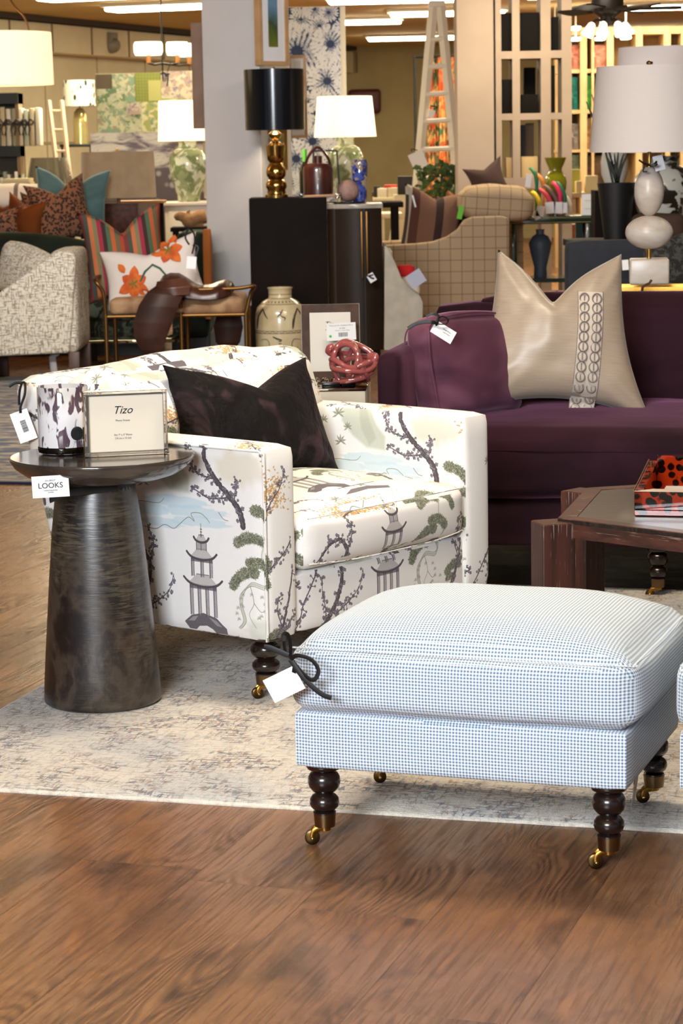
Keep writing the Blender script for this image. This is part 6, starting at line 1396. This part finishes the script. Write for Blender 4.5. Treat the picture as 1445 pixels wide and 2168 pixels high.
card('grey_swatch', 'pale blue grey fabric swatch card on the boucle chair arm', spot(880, 590, 14.3), .10, .09, (R(-10), R(-32), 0), col=mat('blue_grey_card', (168, 172, 190), .7), cat='swatch')
# white tables beyond, ladder, fabrics
M_wt = mat('white_table', (232, 220, 190), .4)
def table(label, pxl, pxr, py, D, dep=.7, m=None, top=.04, leg=.05, name='display_table', lm=None):
    z = zat((pxl + pxr) / 2, py, D); x0, x1 = xat(pxl, D), xat(pxr, D); t = thing(name, label, 'table', (x0, D, 0)); w = x1 - x0
    MB().b2((0, 0, z - top), (w, dep, z)).build('top', m or M_wt, t, bevel=.003)
    for x in (leg, w - leg):
        for y in (leg, dep - leg): MB().box((x, y, (z - top) / 2), (leg, leg, z - top)).build('leg', lm or m or M_wt, t)
    return z
random.seed(21)
z = table('white display table crowded with small goods behind the striped pillows', 790, 862, 418, 21, .8)
GC = [(40, 36, 34), (230, 224, 206), (190, 60, 44), (206, 196, 170), (90, 96, 110), (214, 206, 190), (60, 60, 50)]
for i in range(12):
    w_, h_ = .05 + .06 * random.random(), .04 + .09 * random.random()
    o = MB().b2((-w_ / 2, -w_ / 2, 0), (w_ / 2, w_ / 2, h_)).build('boxed_item', mat('goods_%d' % (i % 7), GC[i % 7], .5), None, loc=(xat(796 + (i % 6) * 11.5, 21.1), 21.12 + (i // 6) * .33, z), bevel=.006); tag(o, 'small boxed item on the white display table right of the dark cabinet', 'box', 'small boxed goods on the white display table')
z = table('lower white table under the crowded display table', 800, 850, 452, 19.5, .6, leg=.03)
o = MB().b2((-.1, 0, 0), (.1, .12, .16)).build('black_box', M_black, None, loc=(xat(864, 20.6), 20.5, zat(864, 412, 20.5)), bevel=.004); tag(o, 'black open box behind the top of the striped pillow', 'box'); 
pd = thing('display_plinth', 'pale plinth under the black open box', 'plinth', (xat(864, 20.5), 20.5, 0)); MB().b2((-.13, -.02, 0), (.13, .2, zat(864, 412, 20.5))).build('body', M_wt, pd, smooth=0)
o = MB().lathe([(.12, 0), (.15, .05), (.02, .36), (.001, .36)], n=20).build('white_throw', M_wt, None, loc=(xat(835, 18.6), 18.6, 0), smooth=60); o.scale = (1, 1, 2.2); o.name = 'white_footstool'; tag(o, 'cream cone shaped stool beside the white table legs', 'stool')
# tripod ladder
D = 20.0; ld = thing('a_frame_ladder', 'tall white A frame orchard ladder in front of the olive wall', 'ladder', (xat(930, D), D, 0)); cx = xat(930, D); M_lw = mat('white_ladder_paint', (236, 228, 210), .45)
def C(x, y, d=0): v = spot(x, y, D + d); return Vector((v.x - cx, d, v.z))
def railb(a, b, w=.042, t=.03): MB().tube([a, b], w, 4, flat=.5).build('rail', M_lw, ld, smooth=0)
foot = C(868, 680); foot.z = .02
top1, top2 = C(917, 8), C(932, 8)
def slide(a, b): # extend the rail line from a through b down to the floor
    d = b - a; k = (a.z - .02) / (a.z - b.z); return a + d * k
railb(top1, slide(top1, C(889, 320))); railb(top2, slide(top2, C(962, 320)))
MB().box(C(924, 8), (.14, .10, .05)).build('cap', M_lw, ld, bevel=.004)
for y in (84, 142, 200, 257, 317, 378, 440, 505):
    u = (y - 8) / 312; xa, xb = 917 - 28 * u, 932 + 30 * u; MB().tube([C(xa, y), C(xb, y - 3)], .022, 6).build('rung', M_lw, ld)
MB().tube([C(895, 317), C(985, 312)], .018, 6).build('rung', M_lw, ld)
card('ladder_tag', 'large white paper sign tied on the white A frame ladder', spot(886, 342, 19.96), .13, .17, (0, R(-24), R(0)), cat='sign', ribbon=[([(.03, 0, .09), (-.01, 0, .12), (-.02, 0, .10)], .008)])
card('ladder_small_tag', 'small white tag on the second rung from the bottom of the ladder', spot(913, 241, 19.97), .05, .07, (0, R(20), 0), ribbon=[([(.0, 0, .04), (.03, 0, .07), (-.03, 0, .06)], .012)])
# hanging fabric lengths
D = 23.5; random.seed(5)
M_f = [m_spots('jungle_print_%d' % i, b_, c1, c2, s_, stretch=(1, 1, .8), rough=.9) for i, (b_, c1, c2, s_) in enumerate((((206, 170, 110), (200, 70, 30), (60, 90, 60), 11), ((196, 160, 96), (40, 60, 36), (196, 90, 40), 13), ((216, 90, 40), (226, 190, 120), (70, 120, 90), 9), ((190, 150, 90), (150, 50, 30), (40, 40, 34), 15)))]
fr_ = thing('fabric_rack', 'rack of hanging printed fabric lengths behind the ladder', 'rack', (xat(940, D), D, 0)); zt = zat(940, 118, D)
MB().tube([(-.30, .15, zt), (.45, .15, zt)], .015, 8).build('rail', M_black, fr_)
for x in (-.28, .43): MB().tube([(x, .15, 0), (x, .15, zt)], .015, 8).build('post', M_black, fr_)
for i, (a, b, t_, bt) in enumerate(((905, 920, 130, 405), (917, 932, 135, 330), (930, 948, 138, 400), (946, 960, 128, 410), (958, 975, 118, 408))):
    x0, x1 = xat(a, D), xat(b, D); mb = MB(); z0, z1_ = zat(a, bt, D), zt - .01 - .02 * (i % 2)
    mb.grid(lambda u, v: (x0 + (x1 - x0) * u, D + .12 + .02 * math.sin(u * 14 + i) - i * .012, z0 + (z1_ - z0) * v), 14, 4); k = len(mb.v); mb.grid(lambda u, v: (x0 + (x1 - x0) * u, D + .135 + .02 * math.sin(u * 14 + i) - i * .012, z0 + (z1_ - z0) * v), 14, 4)
    o = mb.build('fabric_length', M_f[i % 4], None, smooth=60); tag(o, ['leftmost orange and green printed fabric length on the rack', 'short printed fabric length second from the left', 'ochre jungle print fabric length in the middle of the rack', 'red and orange fabric length left of the last one', 'rightmost orange fabric length beside the pink column'][i], 'fabric')
tag(MB().lathe([(.001, 0), (.12, 0), (.13, .02), (.13, 1.15), (.001, 1.15)], n=20).build('red_striped_bin', m_stripes('red_grey_bands', [(120, 18, 24), (150, 146, 140)], .12, 1), None, loc=(xat(966, 22.3), 22.3, 0), smooth=50), 'dark red and grey banded bin in front of the fabrics', 'bin')
# leafy plant
D = 19.0; random.seed(9); lp_ = thing('potted_plant', 'bushy green plant with small orange and red blooms beside the ladder', 'plant', (xat(930, D), D, 0)); zp = zat(930, 425, D)
MB().lathe([(.001, 0), (.12, 0), (.16, zp), (.001, zp)], n=24).build('pot', mat('terracotta_dull', (120, 84, 60), .8), lp_, smooth=50)
def leaves(nm, n, m, lo, hi, sz):
    mb = MB()
    for i in range(n):
        c = Vector((random.uniform(lo[0], hi[0]), random.uniform(lo[1], hi[1]), random.uniform(lo[2], hi[2]))); a, b = random.uniform(0, 6.28), random.uniform(-.8, .8); d = Vector((math.cos(a), math.sin(a) * .6, b)).normalized(); w = d.cross(Vector((0, 1, .2))).normalized()
        s_ = sz * random.uniform(.6, 1.3); mb.add([c, c + d * s_ * .5 + w * s_ * .3, c + d * s_, c + d * s_ * .5 - w * s_ * .3, c + d * s_ * .5 + Vector((0, -.01, .012))], [(0, 1, 4), (1, 2, 4), (2, 3, 4), (3, 0, 4)])
    return mb.build(nm, m, lp_, smooth=0)
zc2 = zat(930, 350, D)
leaves('foliage', 260, mat('plant_green', (56, 84, 40), .6, 0, (84, 108, 52), 6), (-.17, -.1, zp), (.2, .1, zc2), .07)
leaves('blooms', 16, mat('orange_bloom', (220, 110, 40), .6), (-.12, -.12, zp), (.15, -.05, zc2 - .1), .04)
MB().tube([(0, 0, zp - .05), (.02, 0, zc2)], .01, 6).build('stem', mat('plant_stem', (60, 60, 30), .7), lp_)

# open shelf divider joined to the far column
D = 18.0; x0 = xat(1050, D); dv = thing('shelf_divider', 'tall pinkish open cubby shelf divider beside the far column', 'shelf', (x0, D, 0)); M_dv = mat('pinkish_shelf_paint', (166, 146, 131), .7, 0, (156, 137, 122), 3)
def XX(p): return xat(p, D) - x0
mb = MB()
for a, b in ((1050, 1062), (1085, 1101), (1145, 1166), (1189, 1210)): mb = MB(); mb.b2((XX(a), 0, 0), (XX(b), .34, CEIL - .01)); mb.build('upright', M_dv, dv, smooth=0)
for y0, y1 in ((108, 124), (240, 254), (376, 400)):
    MB().b2((XX(1050) + .01, .003, zat(1100, y1, D)), (XX(1205), .335, zat(1100, y0, D))).build('shelf', M_dv, dv, smooth=0)
zs1, zs2, zs3 = zat(1100, 108, D), zat(1100, 240, D), zat(1100, 376, D)
for i, (a, b, y0, zz0) in enumerate(((1062, 1085, 27, zs1), (1103, 1143, 26, zs1), (1167, 1184, 35, zs1), (1064, 1086, 168, zs2), (1116, 1141, 140, zs2), (1104, 1140, 200, zs2), (1168, 1176, 138, zs2), (1105, 1118, 264, None))):
    if zz0 is None: zz0 = zat(1110, 296, D)
    z1_ = zat(a, y0, D); x_a, x_b = xat(a, D), xat(b, D)
    o = MB().b2((0, 0, 0), (x_b - x_a, .24 if i != 4 else .1, z1_ - zz0)).build('storage_box', mat('black_box', (20, 17, 16), .8, spec=.1), None, loc=(x_a, D + (.05 if i != 4 else .3), zz0), bevel=.003)
    if i == 7: bpy.data.objects.remove(o); continue
    tag(o, ['tall black box on the top left cubby of the divider', 'widest black box in the top middle cubby of the divider', 'black box in the top right cubby of the divider', 'black box in the left cubby of the middle row', 'tall thin black box at the back of the middle row cubby', 'lower black box in the middle cubby of the middle row', 'narrow black box in the right cubby of the middle row'][i], 'box')
for a, b, y0, m, lab in ((1073, 1085, 334, mat('kraft', (196, 166, 120), .8), 'kraft paper box in the bottom left cubby'), (1105, 1140, 332, mat('kraft', 0), 'wide kraft paper box in the bottom middle cubby'), (1118, 1136, 260, mat('brown_spines', (104, 84, 60), .7), 'tall brown striped folder in the bottom middle cubby'), (1106, 1117, 264, M_black, 'thin black folder in the bottom middle cubby')):
    x_a, x_b = xat(a, D), xat(b, D); o = MB().b2((0, 0, 0), (x_b - x_a, .16, zat(a, y0, D) - zs3)).build('folder' if 'folder' in lab else 'kraft_box', m, None, loc=(x_a, D + (.1 if 'kraft' in lab else .27), zs3), bevel=.002)
    if 'folder' in lab: o.scale.y = .3
    tag(o, lab, 'folder' if 'folder' in lab else 'box')
# pale wooden shelving far right
D = 25.0; M_pw = mat('pale_shelf_wood', (222, 192, 144), .6, 0, (206, 174, 126), 3); x0 = xat(1180, D); sw = thing('wooden_shelving', 'pale wooden shop shelving with coloured textiles behind the big white shades', 'shelf', (x0, D, 0))
def XX(p): return xat(p, D) - x0
ztp = zat(1250, 58, D)
for a in (1182, 1228, 1252, 1284, 1345, 1404, 1440): MB().b2((XX(a), 0, 0), (XX(a + (14 if a != 1252 else 5)), .45, ztp)).build('upright', M_pw, sw, smooth=0)
for y0, y1 in ((58, 74), (146, 154), (232, 240), (316, 322), (392, 400)): MB().b2((XX(1180), 0.02, zat(1250, y1, D)), (XX(1500), .45, zat(1250, y0, D))).build('shelf', M_pw, sw, smooth=0)
MB().b2((XX(1180), .43, 0), (XX(1500), .46, ztp)).build('back_panel', mat('shelf_back_brown', (150, 122, 84), .9), sw, smooth=0)  # back board in a darker brown than the shelves
cols = [((1209, 1228, 95, 146), (196, 120, 104), 'rose stack'), ((1256, 1284, 95, 146), (196, 124, 108), 'rose stack'), ((1209, 1224, 163, 232), (20, 110, 104), 'teal bolt'), ((1232, 1258, 160, 232), (64, 156, 66), 'green print bolt'), ((1262, 1284, 170, 232), (96, 90, 80), 'grey bolt'),
        ((1209, 1226, 243, 258), (104, 20, 20), 'dark red stack'), ((1209, 1226, 262, 316), (130, 124, 120), 'grey patterned bolt'), ((1234, 1284, 250, 316), (160, 128, 86), 'tan bolt'), ((1209, 1226, 328, 360), (96, 110, 90), 'sage books'), ((1234, 1284, 330, 392), (84, 62, 42), 'brown basket')]
for i, ((a, b, y0, y1), c_, nm) in enumerate(cols):
    x_a, x_b = xat(a, D), xat(b, D); z0 = zat(1250, {146: 146, 232: 232, 258: 316, 316: 316, 360: 392, 392: 392, 100: 146}[y1], D)
    if y1 == 258: continue
    o = MB().b2((0, 0, 0), (x_b - x_a, .3, max(.05, zat(a, y0, D) - z0))).build(nm.split()[-1] + '_of_cloth' if False else nm.replace(' ', '_'), m_spots('shelf_cloth_%d' % i, c_, [v * .75 for v in c_], [min(255, v * 1.2) for v in c_], 9, rough=.9), None, loc=(x_a, D + .05, z0), bevel=.01); tag(o, '%s on the pale wooden shelves, %s' % (nm, ['top left bay', 'top second bay', 'second row left', 'second row beside the white shade', 'second row behind the shade edge', '', 'third row left', 'third row second bay', 'fourth row left', 'fourth row second bay', 'top right bay'][i]), 'textile')
# ceiling fan
D = 12.5; fz = zat(1285, 24, D); cf_ = thing('ceiling_fan', 'dark bronze ceiling fan with four blades and glass tulip lights', 'ceiling fan', (xat(1285, D), D, fz)); M_fan = mat('fan_bronze', (48, 38, 30), .45, .3)
MB().lathe([(.001, -.075), (.03, -.07), (.04, -.03), (.055, -.02), (.075, -.005), (.085, .02), (.085, .06), (.05, .075), (.02, .08), (.02, CEIL - fz - .06), (.06, CEIL - fz - .05), (.07, CEIL - fz), (.001, CEIL - fz)], n=32).build('motor', M_fan, cf_, smooth=50)
for i, a in enumerate((8, 58, 118, 238, 300)):
    mb = MB(); mb.tube([(.08, 0, .01), (.16, 0, .012)], .012, 6); mb.prism([(.12, -.04), (.36, -.055), (.39, -.04), (.39, .04), (.36, .055), (.12, .04)], .006, .014); mb.xf(Matrix.Rotation(R(10), 4, 'X')); mb.build('blade', M_fan if i < 4 else mat('fan_blade_under', (120, 108, 92), .5), cf_, smooth=20, rot=(0, 0, R(-a)))
M_tul = m_emit('lit_tulip_glass', (255, 246, 220), 1.3)
for i, a in enumerate((200, 250, 300, 345)):
    d = Vector((math.cos(R(a)), math.sin(R(a)), 0)); c0_ = d * .085; M_ = Matrix.Rotation(R(a), 3, 'Z') @ Matrix.Rotation(R(-28), 3, 'Y')
    MB().tube(catmull([(d * .02 + Vector((0, 0, -.05))), (d * .06 + Vector((0, 0, -.045))), (d * .085 + Vector((0, 0, -.06)))], 4), .007, 6).build('lamp_arm', M_fan, cf_)
    MB().lathe([(.012, 0), (.02, -.01), (.026, -.04), (.034, -.075), (.032, -.075), (.022, -.035), (.010, -.008)], n=18, M=M_, c=c0_ + Vector((0, 0, -.06))).build('glass_shade', M_tul, cf_, smooth=50)
# green console with accessories
D = 16.9; M_gn = mat('dark_green_lacquer', (18, 40, 26), .25, 0, coat=.5); M_gl2 = mat('gilt_line', (150, 140, 80), .4, .3)
x0, x1 = xat(1078, D), xat(1262, D); ztp = zat(1150, 458, D); gc = thing('green_console', 'dark green lacquered console with gilt lines piled with ribbons and tags', 'table', (x0, D, 0), R(0)); w = x1 - x0
MB().b2((0, 0, ztp - .055), (w, .42, ztp)).build('top', M_gn, gc, bevel=.003)
for x in (0.03, w - .05):
    for y in (.03, .39): MB().box((x, y, (ztp - .05) / 2), (.05, .05, ztp - .05)).build('leg', M_gn, gc, bevel=.003)
MB().box((w * .80, .03, (ztp - .05) / 2), (.05, .05, ztp - .05)).build('leg', M_gn, gc)
zsh = zat(1150, 590, D); MB().b2((0.02, .02, zsh - .03), (w - .02, .4, zsh)).build('lower_shelf', M_gn, gc)
mb = MB()
for z_ in (ztp - .012, ztp - .045): mb.b2((0, -.003, z_ - .002), (w, 0, z_ + .002))
for x in (.008, .052): mb.b2((x - .002, -.003 + .0, .05), (x + .002, .004, ztp - .055))
mb.b2((.055, .0, ztp - .10), (.14, .004, ztp - .096)); mb.build('gilt_lines', M_gl2, gc, smooth=0)
o = MB().lathe([(.001, 0), (.045, 0), (.05, .02), (.045, .07), (.075, .19), (.085, .25), (.06, .30), (.03, .315), (.03, .345), (.038, .35), (.001, .35)], n=28).build('grey_blue_vase', mat('slate_vase', (72, 84, 98), .5), None, smooth=50, loc=(xat(1142, 17.1), 17.1, zsh)); tag(o, 'slate blue shouldered vase on the lower shelf of the green console', 'vase')
# wares behind the console
o = MB().b2((-.15, 0, 0), (.15, .3, ztp - .12)).build('terracotta_panel', mat('terracotta_panel', (150, 84, 48), .6), None, smooth=0, loc=(xat(1232, 18.6), 18.6, 0)); o.name = 'orange_cabinet'; tag(o, 'orange brown cabinet seen behind the green console', 'cabinet')
# chartreuse vase
o = MB().lathe([(.001, 0), (.06, 0), (.078, .03), (.085, .09), (.07, .14), (.05, .165), (.048, .19), (.07, .235), (.082, .27), (.074, .27), (.04, .19)], n=32).build('chartreuse_vase', mat('olive_glass', (122, 120, 22), .12, 0, coat=.8), None, smooth=50, loc=(xat(1176, 17.15), 17.2, zat(1176, 412, 17.2))); o.scale = (1, 1, zat(1176, 332, 17.2) / 1 - zat(1176, 412, 17.2)) if False else (1, 1, 1); tag(o, 'tall olive yellow glass vase with pinched waist at the back of the green console', 'vase')
tag(MB().lathe([(.001, 0), (.075, 0), (.075, .01), (.001, .01)], n=20).lathe([(.06, .01), (.068, zat(1176, 412, 17.2) - ztp)], n=20).build('glass_riser', mat('dark_glass_riser', (40, 50, 44), .1, coat=1), None, loc=(xat(1176, 17.15), 17.2, ztp)), 'dark glass riser under the olive yellow vase', 'stand')
RC = [(214, 24, 84), (226, 196, 20), (20, 90, 60), (110, 76, 70), (196, 40, 70), (150, 150, 60), (60, 60, 64), (206, 120, 40), (30, 110, 70), (190, 150, 140), (214, 206, 196), (70, 40, 50)]
spec = [(1112, 410, 1095, 402, 0, 'bright pink'), (1140, 428, 1124, 405, 1, 'yellow'), (1185, 415, 1168, 385, 0, 'long pink'), (1178, 425, 1150, 392, 3, 'brown'), (1195, 420, 1178, 385, 2, 'dark green'), (1165, 430, 1140, 400, 4, 'crimson'), (1120, 440, 1100, 425, 5, 'moss green'), (1108, 428, 1085, 440, 6, 'dark grey'), (1150, 395, 1135, 368, 7, 'orange'), (1135, 380, 1120, 355, 8, 'emerald leaf shaped'), (1115, 445, 1090, 432, 9, 'dusty pink'), (1205, 435, 1195, 415, 10, 'white'), (1104, 450, 1080, 447, 11, 'plum')]
for i, (a, b, c_, d_, k, nm) in enumerate(spec):
    p, q_ = spot(a, b, 16.98 + .02 * i), spot(c_, d_, 17.02 + .02 * i); m_ = p.lerp(q_, .5) + Vector((0, -.01, .02))
    base_ = Vector((p.x, p.y, ztp + .008))
    o = MB().tube(catmull([base_, p, m_, q_], 5), [.012] * 5 + [.016] * 5 + [.014] * 5 + [.008], 6, flat=.5).build('ribbon_roll', mat('ribbon_c%d' % k, RC[k], .5), None, smooth=60); tag(o, '%s rolled ribbon in the colourful pile on the green console' % nm, 'ribbon')
for i, (a, b, w_, h_, r_, lab) in enumerate(((1143, 447, 17, 22, 10, 'leftmost small white tag hanging over the green console edge'), (1163, 440, 18, 24, -4, 'second small white tag over the green console edge'), (1183, 440, 16, 24, 3, 'third small white tag over the green console edge'), (1195, 440, 10, 22, 2, 'rightmost small white tag over the green console edge'), (1118, 382, 12, 28, 6, 'narrow white tag standing on the ribbon pile'), (1135, 456, 12, 18, -25, 'tilted small white tag at the console corner'))):
    card('small_tag', lab, spot(a, b, 16.86), px(w_, 16.9), px(h_, 16.9), (0, R(r_), 0))
# goods at the right of the console: candle box, sign and so on
z = table('long pale table with candles and small signs behind the green console', 1200, 1285, 408, 20, .6, mat('pale_table', (206, 184, 150), .5))
for i, (a, b, y0, y1, c_, nm) in enumerate(((1206, 1230, 360, 408, (190, 190, 90), 'yellow green box'), (1238, 1264, 373, 408, (236, 222, 176), 'cream box'), (1218, 1230, 384, 408, (226, 206, 160), 'small cream candle'))):
    o = MB().b2((0, 0, 0), (px(b - a, 20.1), .1, px(y1 - y0, 20.1))).build('goods_box', mat('goodsr_%d' % i, c_, .6), None, loc=(xat(a, 20.1), 20.08 + .14 * (i == 0), z), bevel=.004); tag(o, nm + ' on the long pale table behind the green console', 'box')
card('table_sign', 'white folded sign with faint red writing on the console top', (xat(1244, 17.05), 17.05, ztp + px(22, 17) - .001), px(27, 17.0), px(44, 17.0), (R(-4), 0, 0), cat='sign', lines=[('sale', .02, 0, .03, mat('faint_red_ink', (200, 120, 120), .8)), ('today', .02, 0, -.03, mat('faint_red_ink', 0))] if False else [('~~~', .03, 0, .03, mat('faint_red_ink', (200, 120, 120), .8)), ('~~~', .03, 0, -.03, mat('faint_red_ink', 0))])
# navy sofa, planter, cow print jar
D = 12.6; ns = thing('navy_sofa', 'dark navy sofa between the green console and the alabaster lamp', 'sofa', (xat(1200, D), D, 0)); z = zat(1270, 510, D); M_nv = mat('navy_cloth', (30, 34, 42), .9, 0, (36, 40, 50), 8)
rbox((0, 0, .1), (1.3, .2, z), .03, 10).build('back', M_nv, ns, merge=True, smooth=60); rbox((0, .15, .1), (1.3, .9, .42), .04, 8).build('seat', M_nv, ns, merge=True, smooth=60)
for x in (.05, 1.25):
    for y in (.05, .85): MB().box((x, y, .055), (.05, .05, .11)).build('leg', M_black, ns)
card('navy_sofa_tag', 'small white square tag on the navy sofa back', spot(1323, 561, 12.55), .035, .055, (0, R(-4), 0))
D = 13.9; zp = table('dark console behind the navy sofa carrying the black planter', 1205, 1460, 508, 13.8, .42, M_cab, lm=M_cab)
pl2 = thing('black_planter', 'tall tapered matt black planter with slim dark stems', 'planter', (xat(1304, 14.0), 14.0, zp)); h = zat(1304, 387, 14) - zp
MB().lathe([(.001, 0), (px(26, 14), 0), (px(40, 14), h), (px(38, 14), h), (px(36, 14), h - .03), (.001, h - .03)], n=40).build('pot', mat('matt_black_pot', (16, 15, 16), .5), pl2, smooth=50)
for i, (a, y) in enumerate(((1240, 215), (1252, 200), (1290, 325), (1300, 325), (1308, 322), (1320, 325), (1330, 322), (1284, 330))):
    e_ = spot(a, y, 14.0); MB().tube(catmull([(random.uniform(-.03, .03), 0, h - .05), ((e_.x - xat(1304, 14)) * .45, 0, h + (e_.z - zp - h) * .5), (e_.x - xat(1304, 14), .0, e_.z - zp)], 5), [.007] * 8 + [.006, .004, .003], 6).build('stem', mat('dark_stem', (34, 40, 30), .6), pl2)
# white glossy egg vases and cow spotted lamp
z = zp
jarlamp('table_lamp', 'second big white shaded lamp with brown and white spotted jar base behind the alabaster lamp', 1405, 14.12, 508, 330, 130, 322, 100, 214, 190, M_shade, m_spots('cow_spot_glaze', (186, 186, 178), (40, 34, 28), (60, 50, 40), 7, th=(.42, .5), rough=.15))
o = MB().lathe([(.001, 0), (.05, 0), (.085, .10), (.09, .18), (.07, .28), (.03, .34), (.001, .345)], n=28).build('white_egg_vase', mat('glossy_white_ceramic', (216, 214, 204), .12), None, smooth=60, loc=(xat(1300, 15.2), 15.2, zat(1300, 402, 15.2))); tag(o, 'glossy white egg shaped vase behind the black planter', 'vase')
pd = thing('display_plinth', 'dark plinth holding the white egg vase', 'plinth', (xat(1300, 15.2), 15.2, 0)); MB().b2((-.14, -.12, 0), (.14, .12, zat(1300, 402, 15.2))).build('body', M_cab, pd, smooth=0)
o = picture('blue_book', 'small blue framed card with silver edge right of the alabaster lamp', (1404, 418, 1442, 462), 13.7, mat('silver_edge', (190, 184, 180), .25, .8), M_white, mat('royal_blue', (40, 52, 120), .4), .012, .03, R(-14)); o.location.z = zp
o = rbox((-.15, 0, 0), (.17, .14, .16), .05, 8, wob=.015).build('brown_bag', mat('brown_suede', (64, 44, 32), .8), None, merge=True, smooth=60, loc=(xat(1395, 13.62), 13.62, zp - .0)); tag(o, 'dark brown soft leather pouch beside the alabaster lamp stones', 'bag')
o = setpillow('dark_cushion', 'black flecked cushion at the right edge behind the alabaster lamp base', None, 1425, 0, 12.1, .36, .40, .14, m_spots('charcoal_fleck', (26, 24, 24), (60, 60, 58), (14, 14, 14), 30, rough=.9), .03, 0, -8, 0, 2, zb=zat(1425, 602, 12.1) if False else .50)
sc2 = thing('dark_chair', 'dark armchair under the black flecked cushion', 'chair', (xat(1425, 12.1), 12.1, 0)); rbox((-.22, -.22, .2), (.4, .25, .50), .04, 8).build('seat', M_nv, sc2, merge=True, smooth=60)
for x in (-.18, .36):
    for y in (-.18, .2): MB().box((x, y, .105), (.04, .04, .21)).build('leg', M_black, sc2)
